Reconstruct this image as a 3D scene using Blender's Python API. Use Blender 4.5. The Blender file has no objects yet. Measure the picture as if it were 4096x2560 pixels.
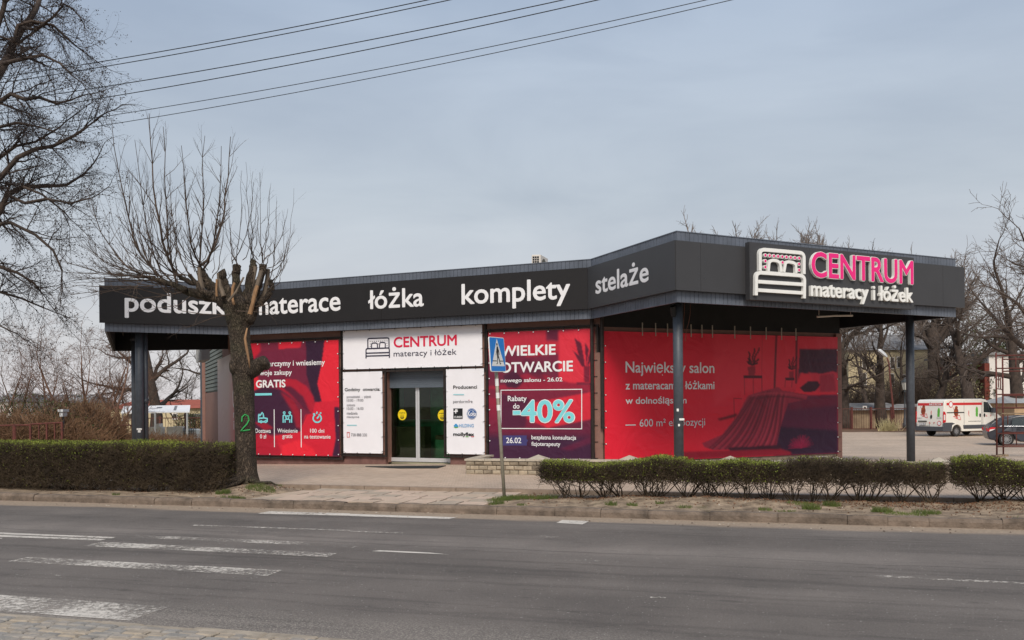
import bpy, bmesh, math, random
import numpy as np
from mathutils import Matrix, Vector

# ------------------------------------------------------------------ camera, sky, sun, exposure
scene = bpy.context.scene
col = scene.collection
F, CX, HY, ZC, ROLL = 880.0, 512.0, 402.0, 1.7, 0.0087
cam_d = bpy.data.cameras.new("camera")
cam_d.sensor_width = 36.0
cam_d.lens = 36.0 * F / 1024.0
cam_d.shift_y = (HY - 320.0) / 1024.0
cam_d.clip_start, cam_d.clip_end = 0.1, 2000.0
cam = bpy.data.objects.new("camera", cam_d)
cam.matrix_world = Matrix.Translation((0, 0, ZC)) @ Matrix.Rotation(math.radians(90), 4, 'X') @ Matrix.Rotation(-ROLL, 4, 'Z')
col.objects.link(cam)
scene.camera = cam

SUN_EL, SUN_AZ = math.radians(43), math.radians(181)     # azimuth clockwise from +Y: behind the camera, to its right
world = bpy.data.worlds.new("World")
scene.world = world
world.use_nodes = True
nt = world.node_tree
nt.nodes.clear()
def wn(t, **k):
    n = nt.nodes.new(t)
    for a, b in k.items(): setattr(n, a, b)
    return n
out = wn('ShaderNodeOutputWorld'); bg = wn('ShaderNodeBackground'); bg2 = wn('ShaderNodeBackground'); addsh = wn('ShaderNodeAddShader')
sky = wn('ShaderNodeTexSky', sky_type='NISHITA', sun_disc=False, sun_elevation=SUN_EL, sun_rotation=SUN_AZ)
sky.air_density = 1.0; sky.dust_density = 3.0
bg.inputs['Strength'].default_value = 0.012
nt.links.new(sky.outputs[0], bg.inputs['Color'])
tc = wn('ShaderNodeTexCoord'); sep = wn('ShaderNodeSeparateXYZ'); ramp = wn('ShaderNodeValToRGB')
nt.links.new(tc.outputs['Generated'], sep.inputs[0])
nt.links.new(sep.outputs['Z'], ramp.inputs[0])
cr = ramp.color_ramp
cr.elements[0].position = 0.0; cr.elements[0].color = (0.445, 0.428, 0.44, 1)
cr.elements[1].position = 0.8; cr.elements[1].color = (0.20, 0.26, 0.36, 1)
e = cr.elements.new(0.08); e.color = (0.405, 0.408, 0.425, 1)
e = cr.elements.new(0.22); e.color = (0.335, 0.368, 0.402, 1)
e = cr.elements.new(0.42); e.color = (0.268, 0.322, 0.402, 1)
# thin veils of cloud: stretched noise over the direction, darker grey patches and paler wisps
mp = wn('ShaderNodeMapping'); mp.inputs['Scale'].default_value = (1.0, 1.0, 3.6); mp.inputs['Rotation'].default_value = (0, 0.25, 0)
nt.links.new(tc.outputs['Generated'], mp.inputs[0])
nz = wn('ShaderNodeTexNoise'); nz.inputs['Scale'].default_value = 2.6; nz.inputs['Detail'].default_value = 7; nz.inputs['Roughness'].default_value = 0.52; nz.inputs['Distortion'].default_value = 0.4
nt.links.new(mp.outputs[0], nz.inputs['Vector'])
r2 = wn('ShaderNodeValToRGB'); r2.color_ramp.elements[0].position = 0.33; r2.color_ramp.elements[0].color = (0.86, 0.87, 0.89, 1)
r2.color_ramp.elements[1].position = 0.66; r2.color_ramp.elements[1].color = (1.08, 1.07, 1.055, 1)
nt.links.new(nz.outputs['Fac'], r2.inputs[0])
mul = wn('ShaderNodeMixRGB', blend_type='MULTIPLY'); mul.inputs[0].default_value = 1.0
nt.links.new(ramp.outputs[0], mul.inputs[1]); nt.links.new(r2.outputs[0], mul.inputs[2])
nt.links.new(mul.outputs[0], bg2.inputs['Color'])
bg2.inputs['Strength'].default_value = 1.0
nt.links.new(bg.outputs[0], addsh.inputs[0]); nt.links.new(bg2.outputs[0], addsh.inputs[1])
nt.links.new(addsh.outputs[0], out.inputs[0])

sl = bpy.data.lights.new("sun", 'SUN'); sl.energy = 2.0; sl.angle = math.radians(22); sl.color = (1.0, 0.91, 0.79)
so = bpy.data.objects.new("sun", sl); col.objects.link(so)
sd = Vector((math.sin(SUN_AZ) * math.cos(SUN_EL), math.cos(SUN_AZ) * math.cos(SUN_EL), math.sin(SUN_EL)))
so.rotation_euler = sd.to_track_quat('Z', 'Y').to_euler()
so.location = sd * 60
scene.view_settings.view_transform = 'Standard'
scene.view_settings.look = 'None'
scene.view_settings.exposure = 0.53
scene.view_settings.gamma = 1.0

# ------------------------------------------------------------------ measuring helpers (pixels of the 4096 wide photograph -> points in the place)
def ray(sx, sy):
    dx, dy = sx / 4 - CX, HY - sy / 4
    c, s = math.cos(ROLL), math.sin(ROLL)
    return np.array([(dx * c + dy * s) / F, 1.0, (-dx * s + dy * c) / F])
def on_z(sx, sy, z):
    r = ray(sx, sy); k = (z - ZC) / r[2]
    return np.array([r[0] * k, k, z])
def at_y(sx, sy, Y):
    r = ray(sx, sy); return np.array([r[0] * Y, Y, ZC + r[2] * Y])
def vp(x, y): return (x / 0.5908, y / 0.5908)
def at_v(x, y, Y): return at_y(x / 0.5908, y / 0.5908, Y)
RA = math.radians(-16.3)
RU, RN = np.array([math.cos(RA), math.sin(RA)]), np.array([-math.sin(RA), math.cos(RA)])
def W(s, t, z=0.0):
    p = RU * s + RN * t
    return np.array([p[0], p[1], z])
def ST(p): return float(np.dot(RU, p[:2])), float(np.dot(RN, p[:2]))
def gz(Y):
    return float(np.interp(Y, [24, 28, 43, 200], [0, -0.18, -0.65, -0.65]))

class Plane:
    def __init__(s, p0, ang, off=0.0):
        s.u = np.array([math.cos(ang), math.sin(ang)]); s.n = np.array([s.u[1], -s.u[0]])
        s.p0 = np.array(p0[:2]) + s.n * off
    def pt(s, u, z, off=0.0):
        p = s.p0 + s.u * u + s.n * off
        return (p[0], p[1], z)
    def hit(s, sx, sy, off=0.0):
        r = ray(sx, sy); k = (np.dot(s.p0, s.n) + off) / np.dot(r[:2], s.n)
        return float(np.dot(r[:2] * k - s.p0, s.u)), float(ZC + r[2] * k)
    def uof(s, p): return float(np.dot(np.array(p[:2]) - s.p0, s.u))

# ------------------------------------------------------------------ materials
def srgb(r, g, b):
    f = lambda c: (c / 255 / 12.92) if c / 255 <= 0.04045 else ((c / 255 + 0.055) / 1.055) ** 2.4
    return (f(r), f(g), f(b))
def mat(name, c, rough=0.7, var=0.18, scale=6.0, bump=0.0, bscale=60.0, metal=0.0, spec=0.4, c2=None, stretch=None, coat=0.0, detail=5):
    m = bpy.data.materials.new(name); m.use_nodes = True
    t = m.node_tree; b = t.nodes['Principled BSDF']
    b.inputs['Roughness'].default_value = rough; b.inputs['Metallic'].default_value = metal
    b.inputs['Specular IOR Level'].default_value = spec
    if coat: b.inputs['Coat Weight'].default_value = coat; b.inputs['Coat Roughness'].default_value = 0.08
    co = t.nodes.new('ShaderNodeTexCoord'); v = co.outputs['Object']
    if stretch:
        mp = t.nodes.new('ShaderNodeMapping'); mp.inputs['Scale'].default_value = stretch
        t.links.new(v, mp.inputs[0]); v = mp.outputs[0]
    if var or c2:
        n = t.nodes.new('ShaderNodeTexNoise'); n.inputs['Scale'].default_value = scale; n.inputs['Detail'].default_value = detail; n.inputs['Roughness'].default_value = 0.6
        t.links.new(v, n.inputs['Vector'])
        r = t.nodes.new('ShaderNodeValToRGB'); r.color_ramp.elements[0].position = 0.3; r.color_ramp.elements[1].position = 0.7
        a = c2 if c2 else tuple(x * (1 - var) for x in c); d = c if c2 else tuple(min(1, x * (1 + var)) for x in c)
        r.color_ramp.elements[0].color = (*a, 1); r.color_ramp.elements[1].color = (*d, 1)
        t.links.new(n.outputs['Fac'], r.inputs[0]); t.links.new(r.outputs[0], b.inputs['Base Color'])
    else:
        b.inputs['Base Color'].default_value = (*c, 1)
    if bump:
        n2 = t.nodes.new('ShaderNodeTexNoise'); n2.inputs['Scale'].default_value = bscale; n2.inputs['Detail'].default_value = 6
        t.links.new(v, n2.inputs['Vector'])
        bp = t.nodes.new('ShaderNodeBump'); bp.inputs['Strength'].default_value = bump; bp.inputs['Distance'].default_value = 0.02
        t.links.new(n2.outputs['Fac'], bp.inputs['Height']); t.links.new(bp.outputs[0], b.inputs['Normal'])
    return m
def nodes_of(m): return m.node_tree, m.node_tree.nodes, m.node_tree.links
def base_in(m):
    b = m.node_tree.nodes['Principled BSDF'].inputs['Base Color']
    return b, (b.links[0].from_socket if b.links else None)

MT = {}
MT['clad'] = mat('slate_cladding', srgb(92, 98, 109), 0.42, 0.22, 2.2, spec=0.5)
MT['clad_gap'] = mat('cladding_gap', (0.012, 0.013, 0.016), 0.8, 0)
MT['band_print'] = mat('black_sign_foil', srgb(28, 26, 27), 0.6, 0.12, 2, 0.02)
MT['band_plain'] = mat('anthracite_panel', srgb(60, 60, 62), 0.5, 0.06, 1.2, spec=0.45)
MT['soffit'] = mat('black_soffit', srgb(34, 35, 36), 0.75, 0.2, 3)
MT['steel_dk'] = mat('dark_steel_tube', srgb(70, 76, 84), 0.5, 0.2, 9, spec=0.5)
MT['frame_dk'] = mat('dark_banner_frame', srgb(44, 36, 33), 0.6, 0.3, 12)
MT['wall'] = mat('brown_wall_panel', srgb(139, 104, 93), 0.6, 0.12, 5, 0.05, 40)
MT['plinth'] = mat('brown_plinth', srgb(116, 84, 78), 0.7, 0.3, 4, 0.08, 40)
MT['white_print'] = mat('white_print', srgb(234, 234, 236), 0.55, 0.0)
MT['white_letter'] = mat('white_letter', srgb(236, 236, 232), 0.4, 0.03, 6)
MT['tarp'] = mat('white_tarpaulin', srgb(238, 237, 242), 0.45, 0.03, 2, 0.18, 2)
MT['navy'] = mat('navy_print', srgb(38, 36, 62), 0.5, 0.0)
MT['ink'] = mat('black_print', srgb(28, 28, 30), 0.5, 0.0)
MT['greyink'] = mat('grey_print', srgb(84, 84, 92), 0.5, 0.0)
MT['crimson'] = mat('crimson_print', srgb(214, 34, 72), 0.5, 0.0)
MT['cyan'] = mat('pale_cyan_print', srgb(128, 216, 224), 0.5, 0.0)
MT['cyan2'] = mat('dusty_cyan_print', srgb(150, 205, 212), 0.5, 0.0)
MT['blueprint'] = mat('blue_logo_print', srgb(38, 88, 150), 0.5, 0.0)
MT['skyprint'] = mat('sky_blue_print', srgb(66, 150, 205), 0.5, 0.0)
MT['magenta'] = mat('magenta_face', srgb(236, 36, 128), 0.35, 0.02, 4)
MT['steelmark'] = mat('pale_grey_letter', srgb(206, 218, 222), 0.5, 0.0)
MT['datebox'] = mat('indigo_print', srgb(66, 62, 116), 0.5, 0.0)
MT['alu'] = mat('aluminium', srgb(205, 206, 208), 0.35, 0.05, 8, metal=0.3)
MT['shutter'] = mat('grey_shutter', srgb(92, 101, 111), 0.45, 0.08, 5, spec=0.5)
MT['rubber'] = mat('black_rubber', srgb(40, 42, 42), 0.9, 0.3, 30)
MT['yellow'] = mat('yellow_sticker', srgb(238, 210, 30), 0.4, 0.0)
MT['galv'] = mat('galvanised_steel', srgb(176, 170, 158), 0.5, 0.12, 14, metal=0.2)
MT['reflect'] = mat('white_reflective_tape', srgb(232, 232, 228), 0.35, 0.04, 20)
MT['signblue'] = mat('traffic_blue', srgb(30, 128, 212), 0.35, 0.03, 6)
MT['cable'] = mat('black_cable', srgb(26, 27, 30), 0.6, 0.0)
MT['rust'] = mat('rusty_red_steel', srgb(112, 62, 55), 0.85, 0.3, 10, 0.1, 50, c2=srgb(82, 50, 46))
MT['rust_dk'] = mat('dark_rusty_bar', srgb(92, 58, 50), 0.8, 0.3, 10)
MT['conc'] = mat('pale_concrete', srgb(236, 230, 222), 0.85, 0.12, 5, 0.1, 40)
MT['conc_dk'] = mat('grey_concrete', srgb(176, 166, 152), 0.9, 0.2, 5, 0.2, 40)
MT['white_paint'] = mat('white_vehicle_paint', srgb(234, 231, 222), 0.35, 0.05, 1.5, spec=0.5, coat=0.3)
MT['car_paint'] = mat('dark_grey_car_paint', srgb(48, 50, 58), 0.35, 0.05, 2, spec=0.4, coat=0.25)
MT['glass_dk'] = mat('dark_glass', srgb(38, 48, 50), 0.08, 0.2, 2, spec=0.6)
MT['plastic_dk'] = mat('grey_plastic', srgb(72, 74, 80), 0.6, 0.1, 8)
MT['tyre'] = mat('tyre', srgb(44, 43, 42), 0.9, 0.2, 20)
MT['rimgrey'] = mat('grey_rim', srgb(150, 150, 152), 0.4, 0.2, 9, metal=0.4)
MT['lamp_red'] = mat('red_lamp', srgb(196, 30, 40), 0.2, 0.08, 9, spec=0.6)
MT['lamp_clear'] = mat('clear_lamp', srgb(220, 216, 214), 0.2, 0.08, 9, spec=0.6)
MT['vanred'] = mat('red_decal', srgb(206, 46, 48), 0.4, 0.0)
MT['vanbrown'] = mat('brown_decal', srgb(168, 78, 40), 0.5, 0.3, 5, c2=srgb(110, 44, 26))
MT['vangreen'] = mat('green_decal', srgb(96, 176, 66), 0.5, 0.1, 5)
MT['chrome'] = mat('chrome_strip', srgb(226, 228, 232), 0.15, 0.0, metal=0.7)
def bark():
    m = mat('fissured_bark', srgb(96, 84, 72), 0.95, 0.3, 7, 0.8, 30, c2=srgb(58, 50, 43), stretch=(1, 1, 0.3), detail=8)
    t, n, l = nodes_of(m); b, src = base_in(m); co = n.new('ShaderNodeTexCoord').outputs['Object']
    w = n.new('ShaderNodeTexNoise'); w.inputs['Scale'].default_value = 9; l.new(co, w.inputs['Vector'])
    ad = n.new('ShaderNodeMixRGB'); ad.inputs[0].default_value = 0.12; l.new(co, ad.inputs[1]); l.new(w.outputs['Color'], ad.inputs[2])
    mp = n.new('ShaderNodeMapping'); mp.inputs['Scale'].default_value = (1, 1, 0.2); l.new(ad.outputs[0], mp.inputs[0])
    v = n.new('ShaderNodeTexVoronoi'); v.feature = 'DISTANCE_TO_EDGE'; v.inputs['Scale'].default_value = 34; l.new(mp.outputs[0], v.inputs['Vector'])
    r = n.new('ShaderNodeMapRange'); r.inputs[1].default_value = 0.0; r.inputs[2].default_value = 0.22; r.inputs[3].default_value = 0.0; r.inputs[4].default_value = 1.0; l.new(v.outputs['Distance'], r.inputs[0])
    cr_ = n.new('ShaderNodeValToRGB'); cr_.color_ramp.elements[0].color = (0.66, 0.64, 0.62, 1); cr_.color_ramp.elements[1].color = (1.15, 1.13, 1.1, 1); l.new(r.outputs[0], cr_.inputs[0])
    x = n.new('ShaderNodeMixRGB'); x.blend_type = 'MULTIPLY'; x.inputs[0].default_value = 1; l.new(src, x.inputs[1]); l.new(cr_.outputs[0], x.inputs[2]); l.new(x.outputs[0], b)
    ms = n.new('ShaderNodeTexNoise'); ms.inputs['Scale'].default_value = 1.7; ms.inputs['Detail'].default_value = 6; l.new(co, ms.inputs['Vector']); mr = n.new('ShaderNodeMapRange'); mr.inputs[1].default_value = .52; mr.inputs[2].default_value = .7; mr.inputs[4].default_value = .6; l.new(ms.outputs['Fac'], mr.inputs[0])
    mo = n.new('ShaderNodeMixRGB'); l.new(mr.outputs[0], mo.inputs[0]); l.new(x.outputs[0], mo.inputs[1]); mo.inputs[2].default_value = (*srgb(78, 78, 56), 1); l.new(mo.outputs[0], b)
    b2 = n.new('ShaderNodeBump'); b2.inputs['Strength'].default_value = 1.0; b2.inputs['Distance'].default_value = 0.03; l.new(r.outputs[0], b2.inputs['Height']); l.new(n['Bump'].outputs[0], b2.inputs['Normal']); l.new(b2.outputs[0], n['Principled BSDF'].inputs['Normal'])
    return m
MT['bark'] = bark()
MT['bark_far'] = mat('dark_bark', srgb(84, 72, 64), 0.95, 0.3, 3, 0.3, 20, c2=srgb(50, 43, 39))
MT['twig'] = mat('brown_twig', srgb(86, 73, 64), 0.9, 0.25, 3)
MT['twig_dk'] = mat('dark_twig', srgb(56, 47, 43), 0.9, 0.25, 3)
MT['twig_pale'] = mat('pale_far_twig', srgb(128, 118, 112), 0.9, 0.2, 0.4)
MT['twig_far'] = mat('hazed_brown_twig', srgb(102, 90, 82), 0.9, 0.2, 0.4)  # brown lightened for distance: haze put into the twig colour
MT['twig_red'] = mat('reddish_twig', srgb(108, 82, 68), 0.9, 0.25, 2)
MT['cut'] = mat('torn_pale_wood', srgb(146, 113, 82), 0.85, 0.4, 12, stretch=(1, 1, 0.2))
MT['cutgrey'] = mat('weathered_wood', srgb(108, 96, 83), 0.85, 0.35, 12, stretch=(1, 1, 0.2))
MT['hedge_twig'] = mat('hedge_twig', srgb(92, 78, 60), 0.9, 0.35, 2.2, c2=srgb(54, 45, 36))
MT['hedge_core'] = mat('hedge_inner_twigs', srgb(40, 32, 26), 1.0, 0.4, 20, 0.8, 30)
MT['leaf'] = mat('hedge_leaf', srgb(142, 152, 58), 0.6, 0.3, 1.6, c2=srgb(94, 104, 42), spec=0.3)
MT['leaf_dk'] = mat('evergreen_leaf', srgb(82, 88, 44), 0.7, 0.3, 1.4, c2=srgb(56, 60, 34))
MT['leaf_litter'] = mat('dry_leaf', srgb(132, 98, 74), 0.9, 0.3, 3, c2=srgb(84, 62, 48))
MT['grass'] = mat('grass_blade', srgb(106, 118, 56), 0.8, 0.3, 2, c2=srgb(78, 92, 42))
MT['drygrass'] = mat('dry_grass', srgb(196, 184, 140), 0.9, 0.2, 4)
MT['bramble'] = mat('bramble_stem', srgb(150, 118, 90), 0.9, 0.3, 1.2, c2=srgb(112, 84, 64))
MT['wood_pad'] = mat('wooden_pad', srgb(140, 122, 100), 0.9, 0.2, 8)
MT['yellow_wall'] = mat('yellow_render', srgb(198, 182, 148), 0.9, 0.12, 0.7, 0.1, 20)
MT['old_wall'] = mat('stained_render', srgb(176, 156, 128), 0.95, 0.3, 0.9, 0.2, 20, c2=srgb(118, 100, 82))
MT['roof_grey'] = mat('grey_felt_roof', srgb(150, 148, 146), 0.8, 0.3, 1.2, c2=srgb(96, 94, 94))
MT['roof_red'] = mat('red_tile_roof', srgb(156, 82, 64), 0.85, 0.2, 2)
MT['white_wall'] = mat('white_render', srgb(226, 220, 214), 0.85, 0.06, 0.8)
MT['brick_red'] = mat('red_brick', srgb(112, 56, 46), 0.9, 0.2, 6)
MT['door_red'] = mat('dark_red_door', srgb(104, 50, 42), 0.7, 0.15, 4)
MT['window_dk'] = mat('dark_window', srgb(70, 66, 60), 0.3, 0.15, 2)
MT['sheet'] = mat('white_roof_sheet', srgb(238, 237, 236), 0.4, 0.05, 2)
MT['grey_patch'] = mat('grey_patch', srgb(120, 122, 124), 0.6, 0.1, 5)
MT['corr'] = mat('corrugated_sheet', srgb(170, 172, 172), 0.5, 0.08, 4)
MT['tank'] = mat('translucent_tank', srgb(212, 212, 208), 0.6, 0.06, 3)
MT['graffiti'] = mat('green_spray_paint', srgb(54, 158, 84), 0.8, 0.1, 30)
MT['lamp_head'] = mat('pale_lamp_housing', srgb(216, 220, 224), 0.4, 0.06, 6)
MT['lantern'] = mat('cast_iron_grey', srgb(66, 70, 74), 0.6, 0.15, 10)
MT['beige'] = mat('beige_plastic', srgb(214, 206, 196), 0.5, 0.05, 6)
MT['fan_dk'] = mat('fan_grille', srgb(92, 88, 78), 0.6, 0.15, 12)
MT['interior'] = mat('shop_interior', srgb(150, 146, 124), 0.9, 0.3, 1.0)
MT['interior_b'] = mat('reflected_green', srgb(140, 214, 160), 0.9, 0.5, 1.5)  # reflection of greenery put into the colour, seen through the door glass
MT['interior_c'] = mat('interior_beige', srgb(150, 132, 100), 0.8, 0.2, 2)

# door glass: a clear pane with a real mirror-like reflection
def glass_mat():
    m = bpy.data.materials.new('door_glass'); m.use_nodes = True
    t, n, l = nodes_of(m); n.remove(n['Principled BSDF'])
    tr = n.new('ShaderNodeBsdfTransparent'); tr.inputs[0].default_value = (0.62, 0.72, 0.66, 1)
    gl = n.new('ShaderNodeBsdfGlossy'); gl.inputs['Roughness'].default_value = 0.02
    fr = n.new('ShaderNodeFresnel'); fr.inputs[0].default_value = 1.5
    mx = n.new('ShaderNodeMixShader'); l.new(fr.outputs[0], mx.inputs[0]); l.new(tr.outputs[0], mx.inputs[1]); l.new(gl.outputs[0], mx.inputs[2])
    l.new(mx.outputs[0], n['Material Output'].inputs[0])
    return m
MT['glass'] = glass_mat()

# printed pictures: colour stored on the banner's own grid
def print_mat():
    m = bpy.data.materials.new('banner_print'); m.use_nodes = True
    t, n, l = nodes_of(m); b = n['Principled BSDF']; b.inputs['Roughness'].default_value = 0.45; b.inputs['Specular IOR Level'].default_value = 0.35
    a = n.new('ShaderNodeAttribute'); a.attribute_name = 'print'; l.new(a.outputs['Color'], b.inputs['Base Color'])
    co = n.new('ShaderNodeTexCoord'); nn = n.new('ShaderNodeTexNoise'); nn.inputs['Scale'].default_value = 1.6; nn.inputs['Detail'].default_value = 3; nn.inputs['Distortion'].default_value = 1.2
    l.new(co.outputs['Object'], nn.inputs['Vector'])
    bp = n.new('ShaderNodeBump'); bp.inputs['Strength'].default_value = 0.6; bp.inputs['Distance'].default_value = 0.06
    l.new(nn.outputs['Fac'], bp.inputs['Height']); l.new(bp.outputs[0], b.inputs['Normal'])
    return m
MT['print'] = print_mat()

# ------------------------------------------------------------------ mesh helpers
WL = {}                                    # world location of every empty / object origin made here
_txt = {}
def text_mesh(body, off=0.0, sp=1.0):
    k = (body, off, sp)
    if k not in _txt:
        c = bpy.data.curves.new('lettering', 'FONT'); c.body = body; c.offset = off; c.space_character = sp; c.resolution_u = 4
        o = bpy.data.objects.new('lettering', c); col.objects.link(o)
        bpy.context.view_layer.update()
        m = bpy.data.meshes.new_from_object(o.evaluated_get(bpy.context.evaluated_depsgraph_get()))
        bm = bmesh.new(); bm.from_mesh(m); bmesh.ops.remove_doubles(bm, verts=bm.verts, dist=1e-5)
        bm.verts.ensure_lookup_table(); bm.verts.index_update()
        vs = [(v.co.x, v.co.y) for v in bm.verts]; fs = [[v.index for v in f.verts] for f in bm.faces]
        es = [(e.link_loops[0].vert.index, e.link_loops[0].link_loop_next.vert.index) for e in bm.edges if len(e.link_faces) == 1]
        bm.free(); bpy.data.objects.remove(o); bpy.data.curves.remove(c); bpy.data.meshes.remove(m)
        xs = [v[0] for v in vs]; ys = [v[1] for v in vs]
        _txt[k] = (vs, fs, es, min(xs), max(xs), min(ys), max(ys))
    return _txt[k]

class MB:
    def __init__(s): s.v, s.f, s.m = [], [], []
    def add(s, vs, fs, mi=0):
        b = len(s.v); s.v.extend([tuple(map(float, p)) for p in vs])
        for f in fs: s.f.append([i + b for i in f]); s.m.append(mi)
        return s
    def box(s, c, d, rot=0.0, mi=0, tilt=None):
        x, y, z = d[0] / 2, d[1] / 2, d[2] / 2
        vs = [Vector(p) for p in ((-x, -y, -z), (x, -y, -z), (x, y, -z), (-x, y, -z), (-x, -y, z), (x, -y, z), (x, y, z), (-x, y, z))]
        R = Matrix.Rotation(rot, 3, 'Z')
        if tilt is not None: R = R @ tilt
        vs = [R @ v + Vector(c) for v in vs]
        return s.add(vs, [(0, 3, 2, 1), (4, 5, 6, 7), (0, 1, 5, 4), (1, 2, 6, 5), (2, 3, 7, 6), (3, 0, 4, 7)], mi)
    def prism(s, pl, poly, o0, o1, mi=0):              # polygon in a wall plane (u,z), from offset o0 (back) to o1 (front)
        a = sum(poly[i][0] * poly[(i + 1) % len(poly)][1] - poly[(i + 1) % len(poly)][0] * poly[i][1] for i in range(len(poly)))
        if a < 0: poly = poly[::-1]
        n = len(poly)
        vs = [pl.pt(u, z, o0) for u, z in poly] + [pl.pt(u, z, o1) for u, z in poly]
        fs = [list(range(n))[::-1], list(range(n, 2 * n))] + [(i, (i + 1) % n, n + (i + 1) % n, n + i) for i in range(n)]
        return s.add(vs, fs, mi)
    def rect(s, pl, u0, z0, u1, z1, o0, o1, mi=0):
        return s.prism(pl, [(u0, z0), (u1, z0), (u1, z1), (u0, z1)], o0, o1, mi)
    def slab(s, poly, z0, z1, mi=0):                   # plan polygon, extruded up
        a = sum(poly[i][0] * poly[(i + 1) % len(poly)][1] - poly[(i + 1) % len(poly)][0] * poly[i][1] for i in range(len(poly)))
        if a < 0: poly = poly[::-1]
        n = len(poly)
        vs = [(p[0], p[1], z0) for p in poly] + [(p[0], p[1], z1) for p in poly]
        fs = [list(range(n))[::-1], list(range(n, 2 * n))] + [(i, (i + 1) % n, n + (i + 1) % n, n + i) for i in range(n)]
        return s.add(vs, fs, mi)
    def tube(s, pts, rad, n=8, mi=0, caps=True):
        pts = [Vector(p) for p in pts]
        if not hasattr(rad, '__len__'): rad = [rad] * len(pts)
        vs = []; ref = None
        for i, p in enumerate(pts):
            d = (pts[min(i + 1, len(pts) - 1)] - pts[max(i - 1, 0)]).normalized()
            if ref is None: ref = Vector((1, 0, 0)) if abs(d.x) < 0.8 else Vector((0, 1, 0))
            a = (ref - d * ref.dot(d)).normalized(); ref = a; b = d.cross(a)
            for k in range(n):
                t = 2 * math.pi * k / n
                vs.append(p + (a * math.cos(t) + b * math.sin(t)) * rad[i])
        fs = [(i * n + k, i * n + (k + 1) % n, (i + 1) * n + (k + 1) % n, (i + 1) * n + k) for i in range(len(pts) - 1) for k in range(n)]
        if caps: fs += [list(range(n))[::-1], [len(vs) - n + k for k in range(n)]]
        return s.add(vs, fs, mi)
    def ribbon(s, pl, pts, w, o0, o1, mi=0):           # stroke of width w in a wall plane, extruded
        P = [np.array(p, float) for p in pts]; L, R = [], []
        for i, p in enumerate(P):
            a = P[i] - P[i - 1] if i > 0 else P[1] - P[0]
            b = P[i + 1] - P[i] if i < len(P) - 1 else a
            a = a / np.hypot(*a); b = b / np.hypot(*b); t = a + b; t = t / max(np.hypot(*t), 1e-6)
            nn = np.array([-t[1], t[0]]); k = w / 2 / max(0.5, float(np.dot(nn, np.array([-a[1], a[0]]))))
            L.append(p + nn * k); R.append(p - nn * k)
        n = len(P)
        vs = [pl.pt(q[0], q[1], o0) for q in L + R] + [pl.pt(q[0], q[1], o1) for q in L + R]
        fs = []
        for i in range(n - 1):
            fs += [(2 * n + i, 3 * n + i, 3 * n + i + 1, 2 * n + i + 1), (i, i + 1, 2 * n + i + 1, 2 * n + i), (n + i + 1, n + i, 3 * n + i, 3 * n + i + 1)]
        fs += [(0, 2 * n, 3 * n, n), (n - 1, 2 * n - 1, 4 * n - 1, 3 * n - 1)]
        return s.add(vs, fs, mi)
    def text(s, pl, body, bl, tr, o0, o1, mi=0, off=0.0, sp=1.0, mi_side=None):   # fit the ink of a line of writing between two photographed corners; off thickens the strokes
        vs, fs, es, x0, x1, y0, y1 = text_mesh(body, 0.0, sp); off = max(off, 0)
        x0 -= off; x1 += off; y0 -= off; y1 += off
        u0, z0 = bl; u1, z1 = tr; n = len(vs); k = 8 if off else 0
        sh = [(0, 0)] + [(off * math.cos(2 * math.pi * i / k), off * math.sin(2 * math.pi * i / k)) for i in range(k)]
        for i, (dx, dy) in enumerate(sh):
            f = lambda v, o: pl.pt(u0 + (v[0] + dx - x0) / (x1 - x0) * (u1 - u0), z0 + (v[1] + dy - y0) / (y1 - y0) * (z1 - z0), o - 0.0003 * i)
            s.add([f(v, o1) for v in vs], fs, mi)
            if o1 - o0 > 0.006: s.add([f(v, o1) for v in vs] + [f(v, o0) for v in vs], [(b, a, n + a, n + b) for a, b in es], mi if mi_side is None else mi_side)
        return s
    def disc(s, pl, c, r, o0, o1, mi=0, n=20, sx=1.0):
        return s.prism(pl, [(c[0] + r * sx * math.cos(2 * math.pi * k / n), c[1] + r * math.sin(2 * math.pi * k / n)) for k in range(n)], o0, o1, mi)
    def build(s, name, mats, parent=None, origin=None, smooth=False, bevel=0.0):
        o0 = np.array(WL[parent.name] if parent is not None else (origin if origin is not None else (0, 0, 0)), float)
        me = bpy.data.meshes.new(name)
        me.from_pydata([(p[0] - o0[0], p[1] - o0[1], p[2] - o0[2]) for p in s.v], [], s.f)
        for m in (mats if isinstance(mats, (list, tuple)) else [mats]): me.materials.append(MT[m] if isinstance(m, str) else m)
        me.polygons.foreach_set('material_index', s.m)
        if smooth: me.polygons.foreach_set('use_smooth', [True] * len(s.f))
        me.update()
        return link(me, name, parent, o0, bevel)
def link(me, name, parent, o0, bevel=0.0):
    o = bpy.data.objects.new(name, me); col.objects.link(o)
    if parent is not None: o.parent = parent
    else: o.location = o0
    WL[o.name] = tuple(o0)
    if bevel:
        b = o.modifiers.new('bevel', 'BEVEL'); b.width = bevel; b.segments = 2; b.limit_method = 'ANGLE'; b.angle_limit = math.radians(40)
    return o
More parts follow.
